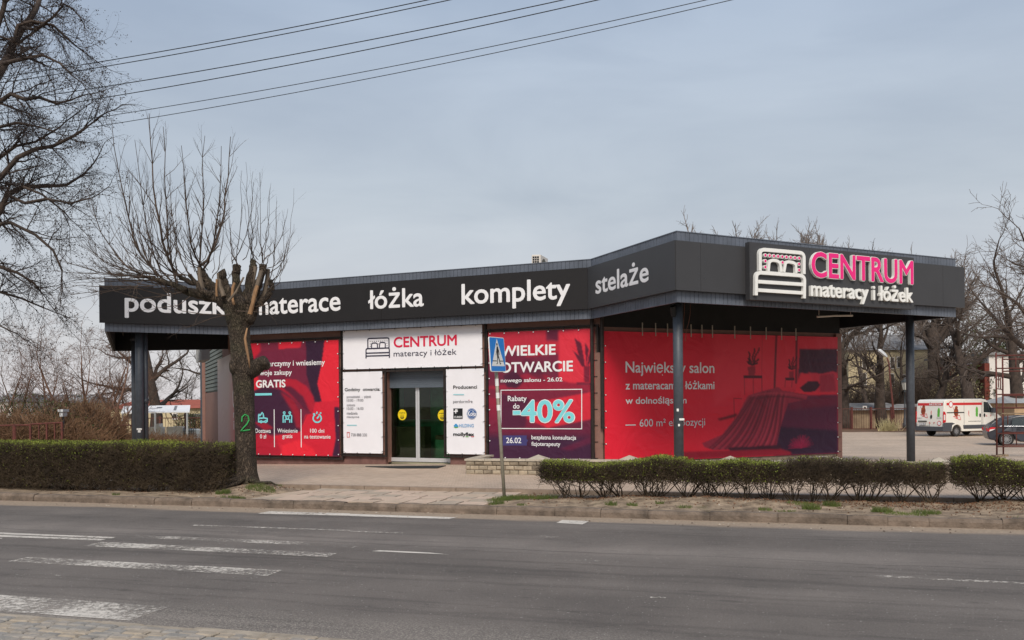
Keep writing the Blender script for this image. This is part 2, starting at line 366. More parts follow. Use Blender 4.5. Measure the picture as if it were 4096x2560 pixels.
def np_mesh(name, V, Q, mats, parent=None, origin=None, smooth=False, mi=None, colors=None):
    o0 = np.array(WL[parent.name] if parent is not None else (origin if origin is not None else (0, 0, 0)), float)
    V = np.asarray(V, float).reshape(-1, 3) - o0; Q = np.asarray(Q, np.int32); k = Q.shape[1]
    me = bpy.data.meshes.new(name)
    me.vertices.add(len(V)); me.vertices.foreach_set('co', V.astype(np.float32).ravel())
    me.loops.add(Q.size); me.loops.foreach_set('vertex_index', Q.ravel())
    me.polygons.add(len(Q)); me.polygons.foreach_set('loop_start', np.arange(0, Q.size, k, dtype=np.int32))
    me.polygons.foreach_set('loop_total', np.full(len(Q), k, np.int32))
    for m in (mats if isinstance(mats, (list, tuple)) else [mats]): me.materials.append(MT[m] if isinstance(m, str) else m)
    if mi is not None: me.polygons.foreach_set('material_index', np.asarray(mi, np.int32))
    if smooth: me.polygons.foreach_set('use_smooth', np.ones(len(Q), bool))
    me.update(calc_edges=True); me.validate()
    if colors is not None:
        ca = me.color_attributes.new('print', 'FLOAT_COLOR', 'POINT')
        c4 = np.ones((len(V), 4), np.float32); c4[:, :3] = colors.reshape(-1, 3); ca.data.foreach_set('color', c4.ravel())
    return link(me, name, parent, o0)
def segs_geo(P0, P1, R0, R1, n=3):
    P0 = np.asarray(P0, float); P1 = np.asarray(P1, float); R0 = np.asarray(R0, float); R1 = np.asarray(R1, float)
    d = P1 - P0; d /= np.maximum(np.linalg.norm(d, axis=1, keepdims=True), 1e-9)
    ref = np.where(np.abs(d[:, 2:3]) < 0.9, np.array([[0, 0, 1.0]]), np.array([[1.0, 0, 0]]))
    a = np.cross(ref, d); a /= np.maximum(np.linalg.norm(a, axis=1, keepdims=True), 1e-9); b = np.cross(d, a)
    t = np.arange(n) * 2 * math.pi / n
    ring = a[:, None] * np.cos(t)[None, :, None] + b[:, None] * np.sin(t)[None, :, None]
    V = np.concatenate([P0[:, None] + ring * R0[:, None, None], P1[:, None] + ring * R1[:, None, None]], 1).reshape(-1, 3)
    i = np.arange(len(P0))[:, None] * 2 * n; k = np.arange(n)[None]; k2 = (k + 1) % n
    Q = np.stack([i + k, i + k2, i + n + k2, i + n + k], -1).reshape(-1, 4)
    return V, Q
def leaves_geo(C, size, rng, up=0.35):
    N = len(C); a = rng.normal(size=(N, 3)); a /= np.linalg.norm(a, axis=1, keepdims=True)
    b = rng.normal(size=(N, 3)); b -= a * np.sum(a * b, 1, keepdims=True); b /= np.linalg.norm(b, axis=1, keepdims=True)
    s = (size * rng.uniform(0.6, 1.4, N))[:, None]
    V = np.stack([C - a * s, C + b * s * 0.45, C + a * s, C - b * s * 0.45], 1).reshape(-1, 3)
    Q = np.arange(N * 4).reshape(-1, 4)
    return V, Q
def join_geo(parts):
    V, Q, M, b = [], [], [], 0
    for v, q, m in parts:
        V.append(v); Q.append(q + b); M.append(np.full(len(q), m)); b += len(v)
    return np.concatenate(V), np.concatenate(Q), np.concatenate(M)
def tag(o, label=None, cat=None, group=None, kind=None):
    if label: o['label'] = label
    if cat: o['category'] = cat
    if group: o['group'] = group
    if kind: o['kind'] = kind
    return o
def thing(name, loc, label, cat, group=None, parent=None):
    o = bpy.data.objects.new(name, None); o.empty_display_size = 0.2; col.objects.link(o); o.location = tuple(map(float, loc)); WL[o.name] = tuple(map(float, loc))
    return tag(o, label, cat, group)
def dup(root, loc, rotz=0.0, scale=1.0, label=None):
    r = root.copy(); col.objects.link(r); r.location = tuple(map(float, loc)); r.rotation_euler = (0, 0, rotz); r.scale = (scale,) * 3 if not hasattr(scale, '__len__') else scale
    if label: r['label'] = label
    for ch in list(root.children):
        c = ch.copy(); col.objects.link(c); c.parent = r
        for g in list(ch.children):
            d = g.copy(); col.objects.link(d); d.parent = c
    return r
# ------------------------------------------------------------------ the setting
rng = np.random.default_rng(7); R = random.Random(7)
def nfun(seed, n=24):
    g = np.random.default_rng(seed); k = g.normal(size=(n, 2)) * g.uniform(0.3, 4.0, (n, 1)); ph = g.uniform(0, 6.28, n); a = 1 / (0.4 + np.linalg.norm(k, axis=1))
    a /= np.sqrt(np.sum(a ** 2) / 2)
    return lambda x, y: np.sum([a[i] * np.sin(k[i, 0] * x + k[i, 1] * y + ph[i]) for i in range(n)], 0)
bump_f, bump_g = nfun(3), nfun(11)
def grid_mesh(name, s, t, zf, mats, frame=True):
    S, T = np.meshgrid(s, t); Z = zf(S, T)
    V = np.stack([S, T, Z], -1).reshape(-1, 3); ns, ntt = len(s), len(t)
    i = (np.arange(ntt - 1)[:, None] * ns + np.arange(ns - 1)[None]).ravel()
    Q = np.stack([i, i + 1, i + ns + 1, i + ns], 1)
    o = np_mesh(name, V, Q, mats, smooth=True)
    if frame: o.rotation_euler.z = RA
    return o

# asphalt
def asphalt():
    m = mat('asphalt', srgb(112, 107, 105), 0.82, 0.0, spec=0.35)
    t, n, l = nodes_of(m); b = n['Principled BSDF']; co = n.new('ShaderNodeTexCoord').outputs['Object']
    def noise(sc, det=5, st=None, ro=0.6):
        v = co
        if st: mp = n.new('ShaderNodeMapping'); mp.inputs['Scale'].default_value = st; l.new(co, mp.inputs[0]); v = mp.outputs[0]
        q = n.new('ShaderNodeTexNoise'); q.inputs['Scale'].default_value = sc; q.inputs['Detail'].default_value = det; q.inputs['Roughness'].default_value = ro
        l.new(v, q.inputs['Vector']); return q.outputs['Fac']
    def ramp_(f, p0, c0, p1, c1):
        r = n.new('ShaderNodeValToRGB'); r.color_ramp.elements[0].position = p0; r.color_ramp.elements[1].position = p1
        r.color_ramp.elements[0].color = (*c0, 1) if hasattr(c0, '__len__') else (c0, c0, c0, 1); r.color_ramp.elements[1].color = (*c1, 1) if hasattr(c1, '__len__') else (c1, c1, c1, 1)
        l.new(f, r.inputs[0]); return r.outputs[0]
    def mix(kind, f, a, c):
        x = n.new('ShaderNodeMixRGB'); x.blend_type = kind
        if hasattr(f, 'is_linked'): l.new(f, x.inputs[0])
        else: x.inputs[0].default_value = f
        for k, v in ((1, a), (2, c)):
            if hasattr(v, 'is_linked'): l.new(v, x.inputs[k])
            else: x.inputs[k].default_value = (*v, 1)
        return x.outputs[0]
    base = ramp_(noise(0.9, 4), 0.3, srgb(103, 97, 92), 0.7, srgb(118, 111, 105))
    sp = n.new('ShaderNodeSeparateXYZ'); l.new(co, sp.inputs[0])
    # lanes polished by wheels: broad soft bands across the road, wobbling a little
    wv = n.new('ShaderNodeMath'); wv.operation = 'MULTIPLY_ADD'; l.new(noise(0.25, 3), wv.inputs[0]); wv.inputs[1].default_value = 0.9; l.new(sp.outputs['Y'], wv.inputs[2])
    lane = n.new('ShaderNodeMapRange'); l.new(wv.outputs[0], lane.inputs[0]); lane.inputs[1].default_value = 6.0; lane.inputs[2].default_value = 14.4
    lr = n.new('ShaderNodeValToRGB'); l.new(lane.outputs[0], lr.inputs[0])
    lr.color_ramp.elements[0].position = 0; lr.color_ramp.elements[0].color = (1.18, 1.14, 1.1, 1); lr.color_ramp.elements[1].position = 1; lr.color_ramp.elements[1].color = (1.1, 1.05, 1, 1)
    for p, c in ((0.10, 1.24), (0.17, 0.93), (0.30, 0.92), (0.38, 1.10), (0.42, .86), (0.47, 0.92), (0.56, 0.95), (0.63, 1.2), (0.71, 0.97), (0.78, 0.91), (0.86, 1.08), (0.93, 0.95)):
        e = lr.color_ramp.elements.new(p); e.color = (c, c * 0.985, c * 0.97, 1)
    base = mix('MULTIPLY', 1.0, base, lr.outputs[0])
    streak = ramp_(noise(1.0, 6, (0.22, 5.0, 1)), 0.32, 0.66, 0.46, 1.0)
    base = mix('MULTIPLY', 0.75, base, streak)
    spot = ramp_(noise(5.0, 4, (0.5, 1.6, 1)), 0.60, 1.0, 0.70, 0.6)
    base = mix('MULTIPLY', 0.6, base, spot)
    patch = ramp_(noise(0.35, 3, (0.4, 1.0, 1)), 0.42, 0.88, 0.6, 1.1)
    base = mix('MULTIPLY', 0.9, base, patch)
    grain = ramp_(noise(85, 3, None, 0.8), 0.33, 0.62, 0.70, 1.42)
    base = mix('MULTIPLY', 0.8, base, grain)
    fleck = ramp_(noise(42, 1), 0.735, (0, 0, 0), 0.76, (1, 1, 1))
    base = mix('MIX', fleck, base, srgb(172, 166, 158))
    for t0, wv_, wd, k in ((9.35, .5, .05, .72), (8.55, .45, .035, .78), (10.6, .4, .012, .5), (7.3, .6, .03, .8), (12.3, .3, .01, .55)):
        m1 = n.new('ShaderNodeMath'); m1.operation = 'MULTIPLY_ADD'; l.new(noise(0.55, 5), m1.inputs[0]); m1.inputs[1].default_value = wv_; l.new(sp.outputs['Y'], m1.inputs[2])
        m2 = n.new('ShaderNodeMath'); m2.operation = 'SUBTRACT'; l.new(m1.outputs[0], m2.inputs[0]); m2.inputs[1].default_value = t0 + wv_ * .5
        m3 = n.new('ShaderNodeMath'); m3.operation = 'ABSOLUTE'; l.new(m2.outputs[0], m3.inputs[0])
        base = mix('MULTIPLY', 0.9, base, ramp_(m3.outputs[0], 0.0, k, wd * 2.2, 1.0))
    # coarse pale chippings laid bare near the edge
    cg = n.new('ShaderNodeMapRange'); l.new(wv.outputs[0], cg.inputs[0]); cg.inputs[1].default_value = 7.6; cg.inputs[2].default_value = 7.0
    cx_ = n.new('ShaderNodeMath'); cx_.operation = 'MULTIPLY'; l.new(cg.outputs[0], cx_.inputs[0]); l.new(ramp_(noise(55, 2, None, .8), .5, 0., .6, .55), cx_.inputs[1])
    base = mix('MIX', cx_.outputs[0], base, srgb(168, 160, 148))
    # wind-blown sand along the far kerb
    sd_ = n.new('ShaderNodeMath'); sd_.operation = 'MULTIPLY_ADD'; l.new(noise(0.8, 6, (0.5, 1.2, 1)), sd_.inputs[0]); sd_.inputs[1].default_value = 0.75; l.new(sp.outputs['Y'], sd_.inputs[2])
    sf = n.new('ShaderNodeMapRange'); l.new(sd_.outputs[0], sf.inputs[0]); sf.inputs[1].default_value = 13.5; sf.inputs[2].default_value = 13.74
    base = mix('MIX', sf.outputs[0], base, ramp_(noise(30, 5), 0.3, srgb(138, 122, 105), 0.7, srgb(170, 151, 131)))
    l.new(base, b.inputs['Base Color'])
    bp = n.new('ShaderNodeBump'); bp.inputs['Strength'].default_value = 0.55; bp.inputs['Distance'].default_value = 0.012
    l.new(noise(70, 4), bp.inputs['Height']); l.new(bp.outputs[0], b.inputs['Normal'])
    return m
road = grid_mesh('road', np.array([-160, -30, -10, 0, 10, 30, 160.0]), np.array([6.16, 9, 11, 13.84]), lambda S, T: 0 * S - 0.15, asphalt())
tag(road, kind='structure')

# worn paint: sheets with real holes where the paint has gone
def paint(name, lo, hi, sc=14):
    m = mat(name, srgb(204, 196, 185), 0.7, 0.15, 3)
    t, n, l = nodes_of(m); b = n['Principled BSDF']; co = n.new('ShaderNodeTexCoord').outputs['Object']
    a = n.new('ShaderNodeTexNoise'); a.inputs['Scale'].default_value = sc; a.inputs['Detail'].default_value = 8; a.inputs['Roughness'].default_value = 0.85; l.new(co, a.inputs['Vector'])
    c = n.new('ShaderNodeTexNoise'); c.inputs['Scale'].default_value = 1.1; c.inputs['Detail'].default_value = 3; l.new(co, c.inputs['Vector'])
    mm = n.new('ShaderNodeMath'); mm.operation = 'MULTIPLY_ADD'; l.new(c.outputs['Fac'], mm.inputs[0]); mm.inputs[1].default_value = 0.4; l.new(a.outputs['Fac'], mm.inputs[2])
    r = n.new('ShaderNodeMapRange'); l.new(mm.outputs[0], r.inputs[0]); r.inputs[1].default_value = lo; r.inputs[2].default_value = hi
    l.new(r.outputs[0], b.inputs['Alpha'])
    return m
mk = MB()
def stripe(q, mi): mk.add([on_z(x, y, -0.146) for x, y in q], [(3, 2, 1, 0)], mi)
z1 = lambda *a: [(x / 1.7286, 1850 + y / 1.7286) for x, y in a]
z2 = lambda *a: [(1300 + x / 1.7286, 1850 + y / 1.7286) for x, y in a]
z3 = lambda *a: [(2600 + x / 1.6176, 1850 + y / 1.6176) for x, y in a]
stripe(z1((-500, 880), (1172, 996), (893, 1092), (-900, 960)), 1)
stripe(z1((195, 653), (1955, 744), (1845, 784), (50, 683)), 1)
stripe(z1((705, 548), (2332, 627), (2262, 652), (572, 576)), 1)
stripe(z1((945, 501), (2420, 562), (2420, 586), (885, 517)), 2); stripe(z2((173, 563), (275, 561), (205, 589), (173, 589)), 2)
stripe(z1((1345, 430), (2420, 466), (2420, 473), (1330, 436)), 1); stripe(z2((173, 472.5), (540, 485), (535, 490), (173, 478)), 1)
stripe(z1((1862, 336), (2420, 352), (2420, 368), (1778, 353)), 0); stripe(z2((173, 354.5), (912, 379), (852, 390), (173, 369.5)), 0)
stripe(z1((-300, 471), (800, 516), (770, 524), (-300, 484)), 0); stripe(z1((-300, 489), (735, 529), (690, 539), (-300, 502)), 0)
stripe(z1((-30, 521), (20, 521), (10, 526), (-30, 526)), 0)
stripe(z2((1640, 397), (1830, 405), (1780, 428), (1600, 417)), 0)
stripe(z2((1430, 503), (1620, 510), (1590, 523), (1415, 513)), 2)
stripe(z2((380, 606), (720, 622), (860, 636), (320, 613)), 0)
stripe(z2((1150, 614), (1440, 612), (1390, 638), (1120, 630)), 3)
stripe(z2((1350, 655), (2030, 682), (2020, 692), (1350, 668)), 3)
stripe(z3((300, 660), (960, 690), (950, 700), (300, 672)), 3)
stripe(z3((1430, 702), (2600, 752), (2600, 764), (1430, 712)), 3)
stripe(z3((1380, 724), (2600, 782), (2600, 796), (1380, 736)), 2)
stripe(z1((100, 768), (450, 778), (440, 786), (90, 778)), 3)
stripe(z3((0, 868), (70, 868), (60, 876), (0, 876)), 1); stripe(z2((2260, 926), (2360, 932), (2350, 938), (2260, 932)), 1)
rm = mk.build('road_markings', [paint('fresh_road_paint', 0.54, 0.66), paint('worn_road_paint', 0.64, 0.78), paint('faded_road_paint', 0.70, 0.84), paint('nearly_gone_road_paint', 0.78, 0.9)])
tag(rm, kind='structure')

# kerb of separate stones along the far side
kb = MB(); s = -40.0
while s < 40:
    L = R.choice([0.75, 0.95, 0.98, 1.0, 0.55, 0.8]); dz = R.uniform(-0.012, 0.01); dt = R.uniform(-0.012, 0.012)
    nx = 5; vs = []
    for i in range(nx + 1):
        x = s + 0.003 + (L - 0.006) * i / nx; e = 0.01 if i in (0, nx) else 0
        for (tt, zz) in ((13.81, -0.3), (13.815, -0.06), (13.845, -0.012), (13.94, -0.008), (13.97, -0.03), (13.97, -0.3)):
            j = 0.006
            vs.append((x, tt + dt + R.uniform(-j, j), zz + dz - (e if zz > -0.2 else 0) + R.uniform(-j, j)))
    fs = [(i * 6 + k, (i + 1) * 6 + k, (i + 1) * 6 + k + 1, i * 6 + k + 1) for i in range(nx) for k in range(5)] + [tuple(range(6)), tuple(nx * 6 + k for k in range(6))[::-1]]
    kb.add(vs, fs); s += L
kerb = kb.build('kerb', mat('kerb_stone', srgb(134, 118, 104), 0.92, 0.25, 4, 0.9, 30, c2=srgb(84, 74, 65)))
kerb.rotation_euler.z = RA; tag(kerb, kind='structure')

# near pavement: small granite setts behind a flush kerb
cb = MB(); t = 6.13; row = 0
def sett(s0, s1, t0, t1, z, mi):
    j = lambda a: a + R.uniform(-0.008, 0.008)
    c = 0.014; zt = z + R.uniform(-0.006, 0.006)
    bot = [(j(s0), j(t0)), (j(s1), j(t0)), (j(s1), j(t1)), (j(s0), j(t1))]
    cx, cy = (s0 + s1) / 2, (t0 + t1) / 2
    top = [(x + (c if x < cx else -c), y + (c if y < cy else -c)) for x, y in bot]
    vs = [(x, y, zt - 0.07) for x, y in bot] + [(x, y, zt - 0.012) for x, y in bot] + [(x, y, zt + R.uniform(-0.002, 0.002)) for x, y in top]
    fs = [(8, 9, 10, 11)] + [(a + k, a + (k + 1) % 4, a + 4 + (k + 1) % 4, a + 4 + k) for a in (0, 4) for k in range(4)]
    cb.add(vs, fs, mi)
s = -9.0
while s < 0: L = R.uniform(0.35, 0.7); sett(s, s + L - 0.012, 6.02, 6.15, -0.11, 3); s += L
t = 6.0
while t > 4.6:
    d = R.uniform(0.085, 0.12); s = -9 + R.uniform(0, 0.1)
    while s < 0: L = R.uniform(0.10, 0.21); sett(s, s + L - 0.012, t - d + 0.01, t, -0.09, R.randrange(3)); s += L
    t -= d
g = 0.35
cb.add([(-160, 6.16, -0.128), (160, 6.16, -0.128), (160, -60, -0.128), (-160, -60, -0.128)], [(3, 2, 1, 0)], 4)
pav = cb.build('cobbled_pavement', [mat('grey_sett', srgb(150, 142, 132), 0.8, 0.2, 9, 0.35, 40), mat('brown_sett', srgb(156, 144, 128), 0.8, 0.2, 9, 0.35, 40), mat('blue_grey_sett', srgb(142, 137, 130), 0.8, 0.2, 9, 0.35, 40), mat('worn_kerb_stone', srgb(158, 146, 130), 0.85, 0.25, 6, 0.4, 30), mat('sett_joint_sand', srgb(124, 108, 88), 0.95, 0.3, 20, 0.4, 50)])
pav.rotation_euler.z = RA; tag(pav, kind='structure')

# the verge: sandy soil heaped under the hedges, with a slab path through it
SLAB0, SLAB1 = -9.05, -4.75
def vz(S, T):
    S = np.asarray(S, float); T = np.asarray(T, float)
    f = np.clip((T - 13.97) / 2.5, 0, 1)
    base = -0.025 - 0.045 * f
    inside = 1 / (1 + np.exp(-(S - SLAB0 + 0.25) * 7)) / (1 + np.exp((S - SLAB1 - 0.2 + (T - 14.1) * 0.12) * 7))
    tc = np.where(S > -5, np.clip(15.3 + (S + 3.6) * .10, 15.2, 16.0) - .15, 15.45); hump = np.exp(-((T - tc) / np.where((T > tc) & (S > -5), .34, .6)) ** 2)
    h = (0.09 + 0.05 * bump_f(S * 0.9, T)) * hump + 0.018 * bump_g(S * 2.5, T * 2.5) * np.clip(f * 8, 0, 1) * np.clip((1 - f) * 6, 0, 1)
    h = h + 0.06 * np.exp(-((S + 10.0) ** 2 + (T - 15.45) ** 2) / 0.5)
    return base + (1 - inside) * h * np.clip(f * 5, 0, 1) * np.clip((16.6 - T) * 8, 0, 1) - inside * 0.05
def soil():
    m = mat('sandy_soil', srgb(168, 150, 128), 0.97, 0, bump=0.6, bscale=35)
    t, n, l = nodes_of(m); b = n['Principled BSDF']; co = n.new('ShaderNodeTexCoord').outputs['Object']
    def noise(sc, det=6): q = n.new('ShaderNodeTexNoise'); q.inputs['Scale'].default_value = sc; q.inputs['Detail'].default_value = det; q.inputs['Roughness'].default_value = 0.65; l.new(co, q.inputs['Vector']); return q.outputs['Fac']
    r = n.new('ShaderNodeValToRGB'); l.new(noise(4.5, 8), r.inputs[0]); r.color_ramp.elements[0].position = 0.32; r.color_ramp.elements[0].color = (*srgb(88, 74, 60), 1); r.color_ramp.elements[1].position = 0.66; r.color_ramp.elements[1].color = (*srgb(174, 153, 129), 1)
    g = n.new('ShaderNodeValToRGB'); l.new(noise(60, 3), g.inputs[0]); g.color_ramp.elements[0].position = 0.3; g.color_ramp.elements[0].color = (0.72,) * 3 + (1,); g.color_ramp.elements[1].position = 0.7; g.color_ramp.elements[1].color = (1.2,) * 3 + (1,)
    x = n.new('ShaderNodeMixRGB'); x.blend_type = 'MULTIPLY'; x.inputs[0].default_value = 0.8; l.new(r.outputs[0], x.inputs[1]); l.new(g.outputs[0], x.inputs[2])
    gg = n.new('ShaderNodeValToRGB'); l.new(noise(1.3, 8), gg.inputs[0]); gg.color_ramp.elements[0].position = 0.60; gg.color_ramp.elements[0].color = (0, 0, 0, 1); gg.color_ramp.elements[1].position = 0.74; gg.color_ramp.elements[1].color = (0.75,) * 3 + (1,)
    y = n.new('ShaderNodeMixRGB'); l.new(gg.outputs[0], y.inputs[0]); l.new(x.outputs[0], y.inputs[1]); y.inputs[2].default_value = (*srgb(98, 96, 58), 1)
    l.new(y.outputs[0], b.inputs['Base Color']); return m
SOIL = soil()
verge = grid_mesh('verge', np.concatenate([np.arange(-40, -14, 0.5), np.arange(-14, 12, 0.07), np.arange(12, 40.1, 0.5)]), np.arange(13.95, 16.56, 0.06), vz, SOIL)
tag(verge, kind='structure')
sm = MB(); T0 = 13.98
for i in range(5):
    s = SLAB0 + R.uniform(-0.2, 0.15)
    while s < SLAB1 - 0.1 + 0.05 * (4 - i):
        L = 0.5 if R.random() < 0.85 else 0.35
        z = -0.022 - 0.045 * (i / 4); a, b2 = T0 + i * 0.508, T0 + (i + 1) * 0.508 - 0.026
        q = [z + R.uniform(-0.008, 0.008) for _ in range(4)]
        vs = [(s, a, z - 0.07), (s + L - 0.028, a, z - 0.07), (s + L - 0.028, b2, z - 0.07), (s, b2, z - 0.07), (s, a, q[0]), (s + L - 0.028, a, q[1]), (s + L - 0.028, b2, q[2]), (s, b2, q[3])]
        sm.add(vs, [(4, 5, 6, 7), (0, 1, 5, 4), (1, 2, 6, 5), (2, 3, 7, 6), (3, 0, 4, 7)], R.randrange(3)); s += L
path = sm.build('slab_path', [mat('pinkish_slab', srgb(192, 170, 151), 0.9, 0.12, 4, 0.25, 40), mat('buff_slab', srgb(186, 166, 146), 0.9, 0.12, 4, 0.25, 40), mat('greyish_slab', srgb(170, 155, 138), 0.9, 0.14, 4, 0.25, 40)])
path.rotation_euler.z = RA; tag(path, kind='structure')
hc = MB(); hp = on_z(1300 + 258 / 1.7286, 1850 + 282 / 1.7286, -0.04); hp = W(ST(hp)[0], 14.5)
hc.tube([(hp[0], hp[1], -0.06), (hp[0], hp[1], -0.028)], 0.11, 20)
tag(hc.build('drain_cover', mat('iron_cover', srgb(140, 124, 108), 0.8, 0.2, 20, 0.3, 60), origin=(hp[0], hp[1], -0.04)), 'small round rusty drain cover set in the slab path by the kerb', 'drain cover')

# paved yard in front of and beside the shop, sinking gently towards the back
def pavers():
    m = mat('paving_blocks', srgb(176, 160, 143), 0.88, 0)
    t, n, l = nodes_of(m); b = n['Principled BSDF']; co = n.new('ShaderNodeTexCoord').outputs['Object']
    br = n.new('ShaderNodeTexBrick'); br.inputs['Scale'].default_value = 1.0; br.inputs['Brick Width'].default_value = 0.2; br.inputs['Row Height'].default_value = 0.1; br.inputs['Mortar Size'].default_value = 0.006
    br.inputs['Color1'].default_value = (*srgb(196, 177, 158), 1); br.inputs['Color2'].default_value = (*srgb(184, 164, 145), 1); br.inputs['Mortar'].default_value = (*srgb(148, 132, 116), 1)
    l.new(co, br.inputs['Vector'])
    def noise(sc, d=6): q = n.new('ShaderNodeTexNoise'); q.inputs['Scale'].default_value = sc; q.inputs['Detail'].default_value = d; l.new(co, q.inputs['Vector']); return q.outputs['Fac']
    prev = br.outputs['Color']
    for sc, p0, c0, p1, c1, f in ((0.35, 0.35, 0.86, 0.68, 1.1, 1.0), (5, 0.3, 0.86, 0.7, 1.1, 0.7), (50, 0.3, 0.85, 0.7, 1.15, 0.6)):
        r = n.new('ShaderNodeValToRGB'); l.new(noise(sc), r.inputs[0]); r.color_ramp.elements[0].position = p0; r.color_ramp.elements[0].color = (c0, c0, c0, 1); r.color_ramp.elements[1].position = p1; r.color_ramp.elements[1].color = (c1, c1 * 0.99, c1 * 0.98, 1)
        x = n.new('ShaderNodeMixRGB'); x.blend_type = 'MULTIPLY'; x.inputs[0].default_value = f; l.new(prev, x.inputs[1]); l.new(r.outputs[0], x.inputs[2]); prev = x.outputs[0]
    l.new(prev, b.inputs['Base Color'])
    bp = n.new('ShaderNodeBump'); bp.inputs['Strength'].default_value = 0.4; bp.inputs['Distance'].default_value = 0.006; l.new(br.outputs['Fac'], bp.inputs['Height']); bp.invert = True; l.new(bp.outputs[0], b.inputs['Normal'])
    return m
def yz(S, T):
    Y = S * RU[1] + T * RN[1]
    return np.interp(Y, [24, 28, 43, 200], [0, -0.18, -0.65, -0.65])
PAV = pavers()
yard = grid_mesh('paved_yard', np.arange(-24, 45.1, 1.0), np.concatenate([[16.57], np.arange(17, 78.1, 1.0)]), yz, PAV)
tag(yard, kind='structure')
ke = MB(); s = -24.0
while s < 45: ke.add([(s + 0.006, tt, zz) for tt, zz in ((16.49, -0.2), (16.49, 0.0), (16.565, 0.006), (16.565, -0.2))] + [(s + 0.994, tt, zz) for tt, zz in ((16.49, -0.2), (16.49, 0.0), (16.565, 0.006), (16.565, -0.2))], [(0, 4, 5, 1), (1, 5, 6, 2), (0, 1, 2, 3), (7, 6, 5, 4)]); s += 1.0
e_ = ke.build('yard_edging', mat('edging_stone', srgb(140, 124, 110), 0.92, 0.2, 6, 0.3, 30)); e_.rotation_euler.z = RA; tag(e_, kind='structure')

# the land around everything, out to the horizon
def land(S, T):
    Y = S * RU[1] + T * RN[1]
    return np.where(T < 16.5, -0.32, np.interp(Y, [24, 28, 43, 200], [0, -0.18, -0.65, -0.65]) - 0.05)
ax = np.concatenate([[-900, -300, -120, -60], np.arange(-40, 61, 4.0), [90, 200, 500, 900]]); ay = np.concatenate([[-300, -60, 0, 16.4, 16.6], np.arange(20, 90, 4.0), [120, 200, 400, 900]])
lawn = mat('grass_and_soil', srgb(96, 96, 56), 0.95, 0.3, 1.5, 0.4, 20, c2=srgb(122, 102, 78))
tag(grid_mesh('ground', ax, ay, land, lawn), kind='structure')

# leaf litter and grass on the verge: nobody could count them
N = 15000; S_ = rng.uniform(-14, 10, N); T_ = np.clip(rng.normal(15.5, 0.5, N), 14.2, 16.45)
keep = ((S_ > -4.4) & (T_ > 15.2) & (rng.random(N) < 0.8)) | ((S_ < -9.3) & (rng.random(N) < 0.3)) | ((S_ > -4.4) & (rng.random(N) < 0.35))
S_, T_ = S_[keep], T_[keep]; P = np.outer(S_, RU) + np.outer(T_, RN)
C = np.column_stack([P, vz(S_, T_) + 0.008]); V, Q = leaves_geo(C, 0.022, rng)
tag(np_mesh('leaf_litter', V, Q, 'leaf_litter'), 'dry brown leaves and bits lying on the sandy verge under the hedges', 'leaf litter', kind='stuff')
def tufts(name, spots, label):
    p0, p1, r0, r1 = [], [], [], []
    for (s_, t_, rad, h, n) in spots:
        for _ in range(n):
            a = R.uniform(0, 6.28); q = rad * math.sqrt(R.random()); s2, t2 = s_ + q * math.cos(a) * 1.6, t_ + q * math.sin(a)
            if t2 < 14.02 + R.uniform(0, .1): continue
            b = W(s2, t2, float(vz(s2, t2)) - 0.004); hh = h * R.uniform(0.5, 1.2)
            p0.append(b); p1.append(b + np.array([R.uniform(-0.6, 0.6) * hh, R.uniform(-0.6, 0.6) * hh, hh])); r0.append(0.0045); r1.append(0.0012)
    V, Q = segs_geo(p0, p1, r0, r1, 3)
    return tag(np_mesh(name, V, Q, 'grass'), label, 'grass', kind='stuff')
spots = []
for sx, sy, rad, h, n in ((1545 / 1.7286, 1850 + 210 / 1.7286, 0.10, 0.07, 260), (1585 / 1.7286, 1850 + 238 / 1.7286, 0.12, 0.06, 260), (1660 / 1.7286, 1850 + 235 / 1.7286, 0.07, 0.05, 120), (1800 / 1.7286, 1850 + 200 / 1.7286, 0.2, 0.06, 420), (1905 / 1.7286, 1850 + 165 / 1.7286, 0.10, 0.06, 150), (1845 / 1.7286, 1850 + 238 / 1.7286, 0.10, 0.05, 160), (1150 / 1.7286, 1850 + 232 / 1.7286, 0.07, 0.05, 70), (2110 / 1.7286, 1850 + 212 / 1.7286, 0.12, 0.04, 90), (800 / 1.7286, 1850 + 215 / 1.7286, 0.05, 0.05, 60)):
    p = on_z(sx, sy, 0.0); spots.append((*ST(p), rad, h, n))
for x, y, rad, h, n in ((1180, 270, .1, .06, 150), (1230, 250, .2, .07, 420), (1310, 245, .16, .06, 250), (1440, 240, .2, .06, 300), (1540, 245, .12, .08, 160), (1395, 305, .06, .05, 70), (1980, 290, .06, .07, 90), (2125, 290, .06, .05, 90), (1360, 285, .06, .04, 60), (2315, 285, .05, .05, 50), (1110, 205, .05, .04, 40)):
    p = on_z(1300 + x / 1.7286, 1850 + y / 1.7286, 0.0); spots.append((*ST(p), rad, h, n))
for x, y, rad, h, n in ((1045, 288, .09, .09, 200), (1175, 270, .09, .08, 180), (1500, 310, .1, .08, 220), (1545, 352, .1, .09, 220), (1905, 348, .09, .08, 190), (1790, 310, .13, .06, 220), (2195, 362, .07, .06, 120), (745, 290, .07, .05, 80), (1660, 325, .2, .04, 240), (970, 262, .14, .04, 160), (225, 285, .08, .05, 70), (1425, 225, .06, .06, 70), (2380, 355, .05, .05, 70), (160, 326, .05, .03, 40), (410, 330, .05, .03, 40), (880, 295, .1, .03, 70), (1705, 355, .14, .05, 150), (620, 320, .06, .03, 40)):
    p = on_z(2600 + x / 1.6176, 1850 + y / 1.6176, 0.0); spots.append((*ST(p), rad, h, n))
tufts('grass', spots, 'small green grass tufts growing out of the sandy verge')
